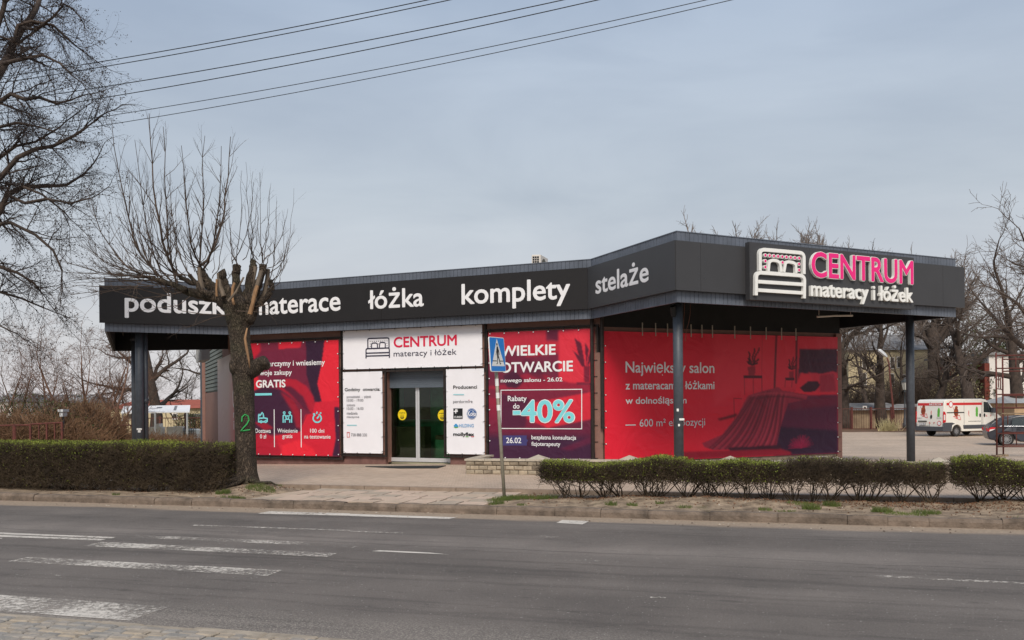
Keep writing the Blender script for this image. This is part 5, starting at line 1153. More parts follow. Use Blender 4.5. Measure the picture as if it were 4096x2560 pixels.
hedge('long low clipped hedge with bare stems showing at its foot, before the big banner', sR0, sR1, 15.3, 0.75, 0.655, 0.33, 27000, 52000, False, 22, green=.15, slope=.10)
hedge('short low hedge beyond the gap, cut off by the right edge of the photo', sR2 - .05, sR2 + 4.5, 15.95, 0.8, 0.655, 0.30, 19000, 33000, False, 23, green=.15, slope=.02)

# ------------------------------------------------------------------ trees
class Tree:
    def __init__(s, seed, thr=0.045): s.r = random.Random(seed); s.thick, s.p0, s.p1, s.r0, s.r1, s.tips, s.thr = [], [], [], [], [], [], thr
    def poly(s, pts, rad):
        if max(rad) > s.thr:
            k = next((i for i, q in enumerate(rad) if q < s.thr * .5), len(rad) - 1); k = max(k, 1)
            s.thick.append((pts[:k + 1], rad[:k + 1])); pts, rad = pts[k:], rad[k:]
        for a, b, c, d in zip(pts[:-1], pts[1:], rad[:-1], rad[1:]): s.p0.append(a); s.p1.append(b); s.r0.append(c); s.r1.append(d)
    def grow(s, p, d, L, r, lev, prm):
        R_ = s.r; q = prm[lev]; n = q.get('n', 4); pts, rad, dirs = [np.array(p, float)], [r], [np.array(d, float)]; d = np.array(d, float)
        for i in range(n):
            d = d + np.array([R_.gauss(0, 1), R_.gauss(0, 1), R_.gauss(0, 1)]) * q.get('w', .15) + np.array([0, 0, q.get('up', 0)]); d /= np.linalg.norm(d)
            pts.append(pts[-1] + d * L / n); rad.append(r * (1 - (1 - q.get('taper', .3)) * (i + 1) / n)); dirs.append(d)
        s.poly(pts, rad)
        if lev + 1 < len(prm):
            k = q['kids']; k = R_.randint(k[0], k[1]); st = q.get('start', .3)
            for j in range(k):
                t = st + (1 - st) * (j + R_.random()) / k; i = min(int(t * n), n - 1); f = t * n - i
                b = pts[i] + (pts[i + 1] - pts[i]) * f; rr = (rad[i] + (rad[i + 1] - rad[i]) * f)
                dd = dirs[i + 1]; ax = np.cross(dd, np.array([R_.gauss(0, 1), R_.gauss(0, 1), R_.gauss(0, 1)])); ax /= max(np.linalg.norm(ax), 1e-6)
                an = math.radians(R_.uniform(*q.get('ang', (30, 60)))); nd = dd * math.cos(an) + ax * math.sin(an)
                s.grow(b, nd, L * R_.uniform(*q.get('ratio', (.45, .7))) * (1.15 - .5 * t), rr * q.get('rk', .6), lev + 1, prm)
            if q.get('fork', True): s.grow(pts[-1], d, L * q.get('tip', .5), rad[-1], lev + 1, prm)
        else: s.tips.append(pts[-1])
    def build(s, root, tm='bark', cm='twig', sides=9, names=('trunk', 'crown'), n=3):
        if s.thick:
            b = MB()
            for pts, rad in s.thick: b.tube(pts, rad, sides if max(rad) > .1 else 6)
            b.build(names[0], tm, root, smooth=True)
        if s.p0:
            V, Q = segs_geo(s.p0, s.p1, s.r0, s.r1, n); np_mesh(names[1], V, Q, cm, root)

# the pollarded tree by the kerb
YT = 17.75
tp = at_v(583, 1138, YT); PT = thing('pollarded_tree', (tp[0], tp[1], 0.02), 'pollarded street tree with long bare shoots and a green 2 sprayed on its trunk', 'tree')
T = Tree(5, .03); rr = T.r
A = lambda x, y, dy=0.0: at_v(x, y, YT + dy)
trunk = [(580, 1160, 33), (582, 1140, 27), (582, 1110, 23.5), (580, 1040, 22.5), (577, 960, 22.5), (575, 900, 23), (574, 868, 25), (573, 845, 24.5), (568, 810, 22.5), (564, 775, 24), (563, 745, 30), (565, 722, 36)]
kpx = YT / F * .4231
pts = [A(x, y) for x, y, w in trunk]; rad = [w * kpx for x, y, w in trunk]
# uneven, fissured trunk of many sides
tm_ = MB(); n_ = 28; vs = []; hh_ = nfun(41, 30)
fine = np.linspace(0, len(pts) - 1, 90); idx = np.arange(len(pts)); PX = np.array([[np.interp(f, idx, [q[c] for q in pts]) for c in range(3)] for f in fine]); RX = np.interp(fine, idx, rad)
for i in range(90):
    for k in range(n_):
        a = 2 * math.pi * k / n_; z = PX[i][2]; r = RX[i] * (1 + .05 * hh_(math.cos(a) * 1.3 + 4 * z * .2, math.sin(a) * 1.3) + .035 * math.sin(a * 9 + 2 * math.sin(z * 3)) + (.18 * max(0, math.sin(a * 5 + 1)) * max(0, .35 - z) / .35 if z < .35 else 0))
        vs.append(PX[i] + np.array([math.cos(a) * r, math.sin(a) * r, 0]))
tm_.add(vs, [(i * n_ + k, i * n_ + (k + 1) % n_, (i + 1) * n_ + (k + 1) % n_, (i + 1) * n_ + k) for i in range(89) for k in range(n_)] + [[89 * n_ + k for k in range(n_)]])
def lump(mb, c, r, seed, n=14, sq=(1, 1, 1)):
    h = nfun(seed, 16); vs = [np.array(c) + np.array([0, 0, -r * sq[2]])]
    for i in range(1, n):
        for k in range(n * 2):
            th = math.pi * i / n; ph = math.pi * k / n; d = np.array([math.sin(th) * math.cos(ph), math.sin(th) * math.sin(ph), -math.cos(th)]); q = r * (1 + .16 * h(d[0] * 1.6 + d[2], d[1] * 1.6 - d[2]))
            vs.append(np.array(c) + d * q * np.array(sq))
    vs.append(np.array(c) + np.array([0, 0, r * sq[2]])); m = n * 2; fs = [(0, 1 + (k + 1) % m, 1 + k) for k in range(m)] + [(1 + i * m + k, 1 + i * m + (k + 1) % m, 1 + (i + 1) * m + (k + 1) % m, 1 + (i + 1) * m + k) for i in range(n - 2) for k in range(m)] + [(len(vs) - 1, 1 + (n - 2) * m + k, 1 + (n - 2) * m + (k + 1) % m) for k in range(m)]
    mb.add(vs, fs)
lump(tm_, A(561, 725), 32 * kpx, 5, sq=(1.15, 1, .9)); lump(tm_, A(595, 735, -.05), 20 * kpx, 6, sq=(.9, .9, 1.5)); lump(tm_, A(555, 866, -.1), 16 * kpx, 8, sq=(.8, 1, 1.2))
tm_.tube([A(585, 880), A(600, 872, -.05), A(613, 862, -.1), A(627, 855, -.15)], [20 * kpx, 19 * kpx, 17 * kpx, 16 * kpx], 14); lump(tm_, A(624, 858, -.15), 16 * kpx, 9, sq=(.8, 1, .85))
for q in (((575, 1130), (560, 1142), (535, 1150), (522, 1158)), ((590, 1132), (612, 1142), (640, 1140), (655, 1147)), ((570, 1130), (545, 1135), (520, 1137))): tm_.tube([A(x, y, -.25 - .04 * i) for i, (x, y) in enumerate(q)], [8 * kpx, 5 * kpx, 3 * kpx, 1.5 * kpx][:len(q)], 7)
# the stubby head: thick limbs and sawn-off stubs
heads = []
def limb(q, w0, w1, mb=tm_, dy=0.0, n=9):
    pts = [A(x, y, dy + (i * .04 if dy >= 0 else -i * .04)) for i, (x, y) in enumerate(q)]; rad = np.linspace(w0, w1, len(q)) * kpx * .92
    P_, R_2 = [], []
    for i in range(len(pts) - 1):
        for f in (0, .25, .5, .75): P_.append(pts[i] + (pts[i + 1] - pts[i]) * f + np.array([rr.gauss(0, 1), rr.gauss(0, 1), rr.gauss(0, 1)]) * .012); R_2.append((rad[i] + (rad[i + 1] - rad[i]) * f) * rr.uniform(.86, 1.16))
    P_.append(pts[-1]); R_2.append(rad[-1] * 1.12); mb.tube(P_, R_2, n); return pts
heads.append(limb([(555, 735), (525, 712), (495, 700), (465, 694), (440, 688), (420, 678)], 18, 8)[-1]); heads.append(limb([(440, 688), (410, 672), (385, 665), (362, 655)], 8, 4)[-1])
heads.append(limb([(545, 728), (520, 700), (505, 680), (490, 662), (478, 640)], 14, 8, dy=.15)[-1]); heads.append(limb([(505, 682), (480, 672), (450, 668), (425, 655)], 10, 5, dy=.25)[-1])
heads.append(limb([(550, 722), (535, 690), (528, 660), (522, 640)], 13, 10, dy=-.15)[-1]); heads.append(limb([(562, 715), (562, 680), (557, 650), (560, 628)], 12, 10, dy=.1)[-1])
heads.append(limb([(575, 720), (585, 690), (590, 660), (597, 632), (600, 615)], 13, 8, dy=.2)[-1]); heads.append(limb([(590, 720), (605, 690), (617, 660), (622, 625)], 12, 9, dy=-.1)[-1])
heads.append(limb([(598, 728), (620, 712), (634, 700), (642, 682), (640, 662)], 9, 6, dy=-.2)[-1]); heads.append(limb([(540, 722), (510, 690), (480, 655), (470, 630)], 11, 6, dy=.4)[-1]); heads.append(limb([(500, 700), (470, 680), (448, 650)], 8, 5, dy=-.3)[-1])
tm_.build('trunk', 'bark', PT, smooth=True)
for q, w0, w1, dy, mi in (([(590, 742), (597, 715), (604, 690), (609, 675)], 6, 4, -.38, 0), ([(553, 720), (549, 700), (551, 680), (553, 668)], 3.4, 3, -.36, 0), ([(513, 700), (512, 685), (515, 660)], 3, 2.4, -.34, 0), ([(598, 720), (606, 690), (612, 655)], 6.5, 5, -.12, 1), ([(612, 712), (626, 695), (632, 660), (634, 636)], 6, 4.5, -.05, 1), ([(590, 700), (596, 668), (603, 630)], 6, 5, .3, 1), ([(478, 690), (472, 655), (470, 632)], 6, 5, -.2, 1), ([(530, 700), (520, 678), (517, 645)], 6, 5, -.3, 1), ([(540, 712), (556, 690), (575, 655)], 3, 2, -.5, 1), ([(600, 700), (611, 668), (618, 640)], 6, 5, -.3, 1)):
    ct = MB(); ct.tube([A(x, y, dy) + np.array([rr.gauss(0, .008), rr.gauss(0, .01), 0]) for x, y in q], [w * kpx * rr.uniform(.8, 1.15) for w in np.linspace(w0, w1, len(q))], 7); ct.build('cut_stub', ['cut', 'cutgrey'][mi], PT)
sc_ = MB(); sc_.tube([A(x, y, -.42) for x, y in ((584, 775), (579, 800), (583, 825), (588, 850), (590, 870))], [1.5 * kpx, 3.2 * kpx, 3.5 * kpx, 2.6 * kpx, 1 * kpx], 6); sc_.build('bare_scar', 'cut', PT, smooth=True)
# long shoots
def shoot(a, tip, w, out=.35, kids=(4, 9)):
    a, tip = np.array(a), np.array(tip); L = np.linalg.norm(tip - a); h = tip - a; hd = np.array([h[0], h[1], 0.0])
    c1_ = a + hd * (out + .25) + np.array([0, 0, h[2] * .12]); c2_ = a + hd * .85 + np.array([0, 0, h[2] * .5]); pts = []
    n = 9
    for i in range(n + 1):
        t = i / n; p = (1 - t) ** 3 * a + 3 * t * (1 - t) ** 2 * c1_ + 3 * t * t * (1 - t) * c2_ + t ** 3 * tip; pts.append(p + np.array([rr.gauss(0, 1), rr.gauss(0, 1), rr.gauss(0, .6)]) * .015 * (i > 0))
    rad = [w * (1 - .78 * i / n) for i in range(n + 1)]; T.poly(pts, rad)
    for _ in range(rr.randint(*kids)):
        i = rr.randint(2, n - 1); d = pts[i + 1] - pts[i]; d /= np.linalg.norm(d); sd_ = np.array([rr.gauss(0, 1), rr.gauss(0, 1), rr.gauss(0, .3)]); d2 = d * .8 + sd_ * .38 + np.array([0, 0, .15]); d2 /= np.linalg.norm(d2)
        T.grow(pts[i], d2, L * rr.uniform(.10, .26), rad[i] * .6, 0, [dict(n=3, w=.10, up=.06, taper=.4, kids=(1, 4), ang=(20, 45), ratio=(.3, .6), fork=False), dict(n=2, w=.1, up=.05, taper=.4)])
H = heads
big = [(0, (265, 285), .030), (0, (205, 440), .024), (1, (135, 600), .02), (1, (165, 655), .018), (1, (118, 640), .016), (0, (240, 560), .02), (3, (350, 268), .034), (0, (385, 300), .03), (2, (430, 345), .026), (3, (300, 400), .022), (0, (320, 330), .024), (1, (190, 540), .018), (9, (545, 322), .034), (9, (480, 322), .026), (2, (525, 345), .026), (10, (400, 400), .022), (3, (345, 480), .018), (1, (210, 610), .018), (0, (150, 700), .016), (10, (260, 640), .018)]
for h, tip, w in big: shoot(H[h], at_v(tip[0], tip[1], YT + rr.uniform(-.9, .9)), w * (.95 if w > .023 else .72), out=.5, kids=(14, 22))
for h, (x0, x1, y0, y1), n in ((4, (470, 560, 400, 560), 6), (5, (520, 620, 370, 520), 8), (6, (570, 660, 370, 540), 9), (7, (600, 710, 395, 560), 10), (8, (650, 725, 430, 620), 8), (2, (400, 520, 380, 560), 6), (9, (420, 520, 400, 560), 4), (10, (360, 470, 430, 600), 5), (0, (260, 420, 440, 640), 7), (1, (130, 330, 560, 700), 12), (0, (180, 400, 300, 560), 8), (3, (260, 430, 300, 520), 7), (1, (120, 300, 420, 660), 10), (9, (330, 480, 300, 480), 5)):
    for _ in range(max(2, int(n * .75))): shoot(H[h] + np.array([rr.uniform(-.15, .15), rr.uniform(-.2, .2), rr.uniform(-.2, .1)]), at_v(rr.uniform(x0, x1), rr.uniform(y0, y1 + 60), YT + rr.uniform(-.7, .7)), rr.uniform(.008, .0125), kids=(3, 7))
for q in (((430, 690), (380, 700), (330, 705), (280, 690)), ((450, 700), (420, 722), (370, 728), (335, 700)), ((540, 745), (480, 742), (430, 735), (390, 715)), ((545, 742), (500, 752), (455, 770), (425, 780)), ((560, 735), (600, 737), (625, 738)), ((600, 725), (622, 722), (640, 718))):
    pts = [A(x, y, -.3 - .05 * i) for i, (x, y) in enumerate(q)]; T.poly(pts, [.011, .009, .006, .003][:len(q)])
    for i in range(1, len(q)): T.grow(pts[i], (pts[i] - pts[i - 1]) / np.linalg.norm(pts[i] - pts[i - 1]), .35, .005, 0, [dict(n=4, w=.3, taper=.4, kids=(3, 5), ang=(20, 60), ratio=(.3, .6), fork=False), dict(n=2, w=.2)])
T.build(PT, 'twig', 'twig', 6, ('branch', 'shoots'))
gr = MB(); two = [(579, 996), (580, 985), (586, 979), (592, 983), (594, 992), (590, 1002), (583, 1010), (577, 1018), (584, 1017), (596, 1015)]
def on_trunk(x, y):
    c = np.array([np.interp(y, [900, 960, 1040, 1110], [575, 577, 580, 582])])[0]; w = np.interp(y, [900, 960, 1040, 1110], [23, 22.5, 22.5, 23.5]); q = max(-.96, min(.96, (x - c) / w)); p = A(x, y); return np.array([p[0], p[1] - w * kpx * math.sqrt(1 - q * q) * 1.06 - .012, p[2]])
gr.tube([on_trunk(x, y) for x, y in two], .014, 6); gr.build('painted_number', 'graffiti', PT)

# big old tree at the left edge, its trunk just outside the picture
YL = 21.0; lp = at_v(-120, 1090, YL); LT = thing('old_tree', (lp[0], lp[1], 0.0), 'big dark bare tree reaching in over the left edge with clusters of dry seeds', 'tree')
T = Tree(17, .03); rr = T.r; B = lambda x, y, dy=0.0: at_v(x, y, YL + dy); kl = YL / F * .4231
T.thick.append(([B(-120, 1120), B(-118, 900), B(-110, 700), B(-100, 480), B(-80, 300), B(-50, 200)], [.36, .33, .30, .26, .2, .15]))
prm = [dict(n=5, w=.16, up=.0, taper=.35, kids=(6, 9), start=.15, ang=(25, 60), ratio=(.35, .65), rk=.55), dict(n=4, w=.2, up=-.02, taper=.4, kids=(4, 7), start=.15, ang=(25, 65), ratio=(.35, .65), rk=.6), dict(n=3, w=.22, up=-.06, taper=.5)]
lims = [([(-100, 560), (-40, 540), (0, 500), (20, 460), (65, 441), (125, 440), (185, 438), (235, 412)], 11, 3), ([(-60, 260), (-20, 200), (0, 168), (20, 138), (40, 100), (65, 65), (100, 25), (115, -10)], 15, 6), ([(-90, 330), (-30, 265), (0, 240), (30, 222), (70, 235), (110, 230), (160, 245), (205, 235)], 9, 2.5), ([(-95, 460), (-30, 440), (0, 421), (50, 372), (100, 352), (150, 345), (210, 320), (245, 300)], 9, 3), ([(-100, 500), (-40, 420), (0, 372), (45, 345), (100, 335), (170, 300)], 7, 2.5), ([(-100, 580), (-50, 560), (0, 530), (30, 526), (100, 555), (150, 592), (175, 640)], 7, 2.5), ([(-105, 650), (-50, 630), (0, 630), (50, 645), (95, 668), (115, 690)], 7, 2), ([(-108, 720), (-40, 690), (0, 690), (60, 705), (125, 728)], 6, 2), ([(-60, 250), (-30, 120), (-5, 60), (10, 20), (20, -20)], 10, 6), ([(40, 100), (50, 60), (90, 50), (150, 60), (195, 95), (215, 110)], 6, 2), ([(10, 150), (60, 140), (120, 130), (170, 150), (205, 180)], 6, 2), ([(65, 65), (100, 70), (150, 40), (180, 10), (205, 20)], 5, 2), ([(-95, 430), (-40, 330), (0, 300), (50, 290), (110, 300), (150, 310)], 6, 2), ([(-108, 760), (-60, 760), (0, 770), (50, 790)], 4, 1.5), ([(20, 460), (70, 480), (130, 470), (200, 480), (245, 470)], 5, 2), ([(65, 441), (120, 460), (180, 500), (200, 520)], 4, 1.5)]
for q, w0, w1 in lims:
    q = [(x * (.84 if x > 0 else 1), y) for x, y in q]
    dy = rr.uniform(-.5, .5); sl_ = rr.uniform(-.25, .25); pts = [B(x, y, dy + sl_ * i) for i, (x, y) in enumerate(q)]; rad = list(np.linspace(w0, w1, len(q)) * kl * .85)
    T.poly(pts, rad)
    for i in range(1, len(pts) - 1):
        for _ in range(3):
            f = rr.random(); b = pts[i] + (pts[i + 1] - pts[i]) * f; d = pts[i + 1] - pts[i]; d /= np.linalg.norm(d); nd = d * .7 + np.array([rr.gauss(0, .6), rr.gauss(0, .5), rr.gauss(.05, .6)]); nd /= np.linalg.norm(nd)
            T.grow(b, nd, rr.uniform(.5, 1.15), rad[i] * .42, 0, prm)
    T.grow(pts[-1], (pts[-1] - pts[-2]) / np.linalg.norm(pts[-1] - pts[-2]), 1.0, rad[-1], 0, prm)
T.build(LT, 'bark_far', 'twig_dk', 10)
g = np.random.default_rng(4); tips = np.array(T.tips); tips = tips[g.random(len(tips)) < .45]
C = np.repeat(tips, 3, 0) + g.normal(0, .035, (len(tips) * 3, 3)) - np.array([0, 0, .04]); V, Q = leaves_geo(C, .022, g); np_mesh('seed_clusters', V, Q, 'twig_dk', LT)

# ------------------------------------------------------------------ pedestrian crossing sign on its leaning pole
cp = on_z(*vp(1192, 1178), float(vz(*ST(on_z(*vp(1192, 1178), -0.03))))); SGN = thing('crossing_sign', cp, 'blue pedestrian crossing sign on a leaning grey pole with white bands', 'road sign')
cx, cy, cz = cp
b = MB(); b.tube([(cx, cy, cz - .3), (cx, cy, cz + 2.88)], .031, 16); b.build('pole', mat('weathered_pole', srgb(150, 144, 128), 0.6, 0.2, 8, metal=.2), SGN, smooth=True)
for z0, z1 in ((2.02, 2.15), (1.80, 1.9), (1.58, 1.68)): b = MB(); b.tube([(cx, cy, cz + z0), (cx, cy, cz + z1)], .0335, 16, caps=False); b.build('white_band', 'reflect', SGN, smooth=True)
PS = Plane((cx + .03, cy - .05), math.atan2(.9, .43)); PS.p0 = PS.p0 - PS.u * 0.30
zb = cz + 2.27; Wd, Ht_ = .60, .62
def rr_rect(x0, y0, x1, y1, r): return [(cx_ + r * math.cos(a), cy_ + r * math.sin(a)) for cx_, cy_, a0 in ((x1 - r, y1 - r, 0), (x0 + r, y1 - r, 90), (x0 + r, y0 + r, 180), (x1 - r, y0 + r, 270)) for a in [math.radians(a0 + k * 18) for k in range(6)]]
b = MB(); b.prism(PS, rr_rect(0, zb, Wd, zb + Ht_, .04), 0, .018, 0); b.prism(PS, rr_rect(.012, zb + .012, Wd - .012, zb + Ht_ - .012, .032), .0182, .019, 1); b.build('plate', ['reflect', 'signblue'], SGN)
U = lambda q: [(Wd * x, zb + Ht_ * y) for x, y in q]
b = MB(); b.prism(PS, U([(.07, .165), (.93, .165), (.5, .955)]), .0192, .0198, 0); b.build('triangle', 'reflect', SGN)
b = MB(); o = (.02, .0206)
b.disc(PS, (Wd * .49, zb + Ht_ * .79), .026, *o, n=14)
for q in ([(.455, .735), (.54, .735), (.565, .60), (.56, .47), (.45, .47), (.455, .6)], [(.45, .47), (.51, .47), (.50, .40), (.465, .24), (.40, .215), (.38, .235), (.43, .26), (.45, .38)], [(.5, .469), (.56, .469), (.60, .38), (.645, .255), (.68, .25), (.68, .225), (.61, .215), (.545, .37), (.5, .42)], [(.457, .73), (.42, .60), (.37, .48), (.39, .47), (.45, .57)], [(.54, .73), (.60, .62), (.63, .50), (.61, .49), (.565, .6)]): b.prism(PS, U(q), *o)
b.build('walking_figure', 'ink', SGN)
b = MB()
for q in ([(.14, .30), (.41, .30), (.41, .325), (.14, .325)], [(.6, .30), (.86, .30), (.86, .325), (.6, .325)]): b.prism(PS, U(q), *o)
b.build('crossing_bar', 'ink', SGN)
SGN.rotation_euler = (0, -0.056, 0)

# ------------------------------------------------------------------ overhead cables: six, sagging, along the street
for (lx, ly), (rx, ry), hgt in (((200, 152), (1010, 0), 0), ((200, 165), (1062, 0), 0), ((200, 212), (1330, 0), 1), ((200, 238), (1412, 0), 1), ((200, 282), (1668, 0), 2), ((200, 303), (1728, 0), 2)):
    def onT(x, y, t=14.4 + (.35 if ly in (165, 238, 303) else 0)): r = ray(*vp(x, y)); k = t / (r[0] * RN[0] + r[1] * RN[1]); return np.array([r[0] * k, k, ZC + r[2] * k])
    a, b = onT(lx, ly), onT(rx, ry); sa, sb2 = ST(a)[0], ST(b)[0]; cc = .0030
    m = (b[2] - a[2] - cc * (sb2 ** 2 - sa ** 2)) / (sb2 - sa); c0_ = a[2] - m * sa - cc * sa ** 2; tt = ST(a)[1]
    t = MB(); t.tube([W(s, tt, m * s + cc * s * s + c0_) for s in np.linspace(-42, 26, 70)], .0085 if hgt < 2 else .0065, 5)
    tag(t.build('overhead_cable', 'cable', origin=a), ['upper pair of black cables crossing the sky above the street', 'middle pair of thick black cables crossing the sky', 'lower pair of thin black cables crossing the sky nearest the roof'][hgt], 'cable', 'overhead cables along the street')
# ------------------------------------------------------------------ vehicles
class Veh:
    def __init__(s, loc, head, width, inset=lambda z: 0.0):
        s.o = np.array(loc, float); c, q = math.cos(head), math.sin(head); s.f = np.array([c, q, 0]); s.l = np.array([-q, c, 0]); s.w = width / 2; s.inset = inset
    def P(s, x, y, z): return s.o + s.f * x + s.l * y + np.array([0, 0, z])
    def body(s, mb, prof, mi=0, w=None):
        n = len(prof); w = s.w if w is None else w; vs = []
        for sg in (-1, 1): vs += [s.P(x, sg * (w - s.inset(z)), z) for x, z in prof]
        fs = [(i, (i + 1) % n, n + (i + 1) % n, n + i) for i in range(n)]; mb.add(vs, [list(range(n))[::-1], list(range(n, 2 * n))] + fs, mi)
    def side(s, mb, q, o0=0.002, o1=0.008, mi=0, sg=-1):
        n = len(q); vs = [s.P(x, sg * (s.w - s.inset(z) + o), z) for o in (o0, o1) for x, z in q]
        mb.add(vs, [list(range(n))[::-1], list(range(n, 2 * n))] + [(i, (i + 1) % n, n + (i + 1) % n, n + i) for i in range(n)], mi)
    def rear(s, mb, q, o0=0.002, o1=0.008, mi=0, lean=lambda z: 0.0):
        n = len(q); vs = [s.P(lean(z) - o, y, z) for o in (o0, o1) for y, z in q]
        mb.add(vs, [list(range(n))[::-1], list(range(n, 2 * n))] + [(i, (i + 1) % n, n + (i + 1) % n, n + i) for i in range(n)], mi)
    def wheel(s, root, x, sg, r, rim_r, spokes, w=.2, sw=.05, label=None):
        y0 = sg * (s.w - .03); t = MB(); n = 30; prof = [(rim_r, 0), (r - .03, 0), (r, .03), (r, w - .03), (r - .03, w), (rim_r, w)]
        vs = [s.P(x + p * math.cos(2 * math.pi * k / n), y0 - sg * d, r + p * math.sin(2 * math.pi * k / n)) for p, d in prof for k in range(n)]
        t.add(vs, [(i * n + k, i * n + (k + 1) % n, (i + 1) * n + (k + 1) % n, (i + 1) * n + k) for i in range(5) for k in range(n)]); wl = t.build('wheel', 'tyre', root)
        q = MB(); q.add([s.P(x + rim_r * math.cos(2 * math.pi * k / n), y0 - sg * .07, r + rim_r * math.sin(2 * math.pi * k / n)) for k in range(n)], [list(range(n))], 1)
        for k in range(spokes):
            a = 2 * math.pi * k / spokes; c, z = math.cos(a), math.sin(a)
            pts = [(.03, -sw * .6), (rim_r * .98, -sw / 2), (rim_r * .98, sw / 2), (.03, sw * .6)]
            q.add([s.P(x + u * c - v * z, y0 - sg * (.02 + .02 * (u < .1)), r + u * z + v * c) for u, v in pts], [(0, 1, 2, 3)], 0)
        q.add([s.P(x + p * math.cos(2 * math.pi * k / n), y0 - sg * .012, r + p * math.sin(2 * math.pi * k / n)) for p in (rim_r * .9, rim_r * 1.01) for k in range(n)], [(k, (k + 1) % n, n + (k + 1) % n, n + k) for k in range(n)], 0)
        q.add([s.P(x + rim_r * .3 * math.cos(2 * math.pi * k / n), y0 - sg * .008, r + rim_r * .3 * math.sin(2 * math.pi * k / n)) for k in range(n)], [list(range(n))], 0)
        q.build('rim', ['rimgrey', 'tyre'], wl)
def arch(x, r, n=12, z0=.3): return [(x + r * math.cos(a), .33 + r * math.sin(a)) for a in np.linspace(math.pi, 0, n)]
VY = 53.2; vp0 = at_y(3773.8, 1740, VY); zv = gz(VY); vh = math.radians(22); vW = 2.05
vl = np.array([-math.sin(vh), math.cos(vh)])
VAN = thing('delivery_van', (vp0[0] + vl[0], vp0[1] + vl[1], zv), 'white delivery van with red stripe and food pictures parked by the railings', 'van')
V_ = Veh((vp0[0] + vl[0] * vW / 2, vp0[1] + vl[1] * vW / 2, zv), vh, vW)
lean = lambda z: max(0, (z - 1.0)) * .07
b = MB(); prof = [(0.02, .42), (0.0, .9), (.01, 1.1), (.07, 2.0), (.13, 2.2), (.28, 2.27), (1.2, 2.3), (3.2, 2.3), (3.55, 2.25), (3.95, 1.95), (4.35, 1.52), (4.55, 1.38), (4.88, 1.15), (4.96, .9), (4.96, .35), (4.55, .3)] + arch(4.1, .40)[::-1] + [(3.6, .32), (1.62, .32)] + arch(1.12, .40)[::-1] + [(.62, .34)]
V_.body(b, prof); b.build('body', 'white_paint', VAN, bevel=.035)
b = MB(); V_.side(b, [(-.03, .34), (.66, .34), (.72, .72), (.95, .8), (.72, .87), (-.03, .87)]); V_.rear(b, [(-1.04, .36), (1.04, .36), (1.04, .62), (-1.04, .62)], .0, .07); V_.side(b, [(-.03, .34), (.66, .34), (.66, .8), (-.03, .87)], sg=1); b.build('bumper', 'plastic_dk', VAN)
b = MB(); V_.side(b, [(1.66, .47), (3.62, .47), (3.62, .7), (1.62, .7)], .002, .02); b.build('side_moulding', 'plastic_dk', VAN)
b = MB(); V_.side(b, [(3.36, 1.46), (4.22, 1.44), (4.1, 1.62), (3.72, 2.08), (3.36, 2.12)]); b.build('window', 'glass_dk', VAN)
b = MB(); V_.side(b, [(3.84, 1.45), (3.88, 1.45), (3.70, 2.1), (3.66, 2.1)], .009, .012); b.build('window_bar', 'plastic_dk', VAN)
b = MB(); n_ = [(4.33, 1.56), (3.98, 1.94), (3.6, 2.24)]; b.add([V_.P(x + .012, y, z + .012) for x, z in n_ for y in (-.9, .9)], [(0, 1, 3, 2), (2, 3, 5, 4)]); b.build('windscreen', 'glass_dk', VAN)
for x0 in (1.70, 3.18, 3.28, 4.28):
    b = MB(); V_.side(b, [(x0, .45), (x0 + .018, .45), (x0 + .018 + (.0 if x0 < 3.3 else .0), 2.16 if x0 < 4 else 1.45), (x0, 2.16 if x0 < 4 else 1.45)], .001, .004); b.build('door_seam', 'rubber', VAN)
b = MB(); V_.rear(b, [(-.01, .62), (.01, .62), (.01, 2.12), (-.01, 2.12)], .001, .004, lean=lean); b.build('rear_door_seam', 'rubber', VAN)
for q in ([(-.96, .62), (-.945, .62), (-.945, 2.14), (-.96, 2.14)], [(.945, .62), (.96, .62), (.96, 2.14), (.945, 2.14)]): b = MB(); V_.rear(b, q, .001, .004, lean=lean); b.build('rear_door_seam', 'rubber', VAN)
for sg in (-1, 1):
    b = MB(); V_.side(b, [(-.02, .86), (.2, .9), (.2, 1.4), (.14, 1.52), (0.0, 1.56)], .002, .012, sg=sg); V_.rear(b, [(sg * 1.03, .86), (sg * .985, .86), (sg * .985, 1.5), (sg * 1.03, 1.5)], .002, .012, lean=lean); l_ = b.build('tail_lamp', 'lamp_red', VAN)
    b = MB(); V_.side(b, [(.02, 1.02), (.15, 1.04), (.15, 1.34), (.03, 1.36)], .0125, .015, sg=sg); b.build('clear_lens', 'lamp_clear', l_)
for x in (3.05, 3.42): b = MB(); V_.side(b, [(x + .07 * math.cos(a) * .9, 1.28 + .12 * math.sin(a)) for a in np.linspace(0, 6.0, 14)], .003, .02); b.build('handle', 'rubber', VAN)
b = MB(); V_.rear(b, [(-.12 + .07 * math.cos(a), 1.22 + .13 * math.sin(a)) for a in np.linspace(0, 6.0, 14)], .003, .02, lean=lean); b.build('handle', 'rubber', VAN)
b = MB(); V_.side(b, [(.28, 1.44), (1.72, 1.44), (1.72, 1.5), (.28, 1.5)], .002, .012); b.build('sliding_rail', 'rubber', VAN)
b = MB(); V_.side(b, [(3.9, 1.44), (4.16, 1.42), (4.16, 1.72), (3.95, 1.74)], .05, .22); b.build('mirror', 'plastic_dk', VAN)
b = MB(); V_.rear(b, [(.2, .9), (.85, .9), (.85, .97), (.2, .97)], .004, .03, lean=lean); b.build('plate_light', 'rubber', VAN)
VRp = Plane(V_.P(-.012, vW / 2, 0)[:2], vh - math.pi / 2); VSp = Plane(V_.P(0, -vW / 2, 0)[:2], vh)
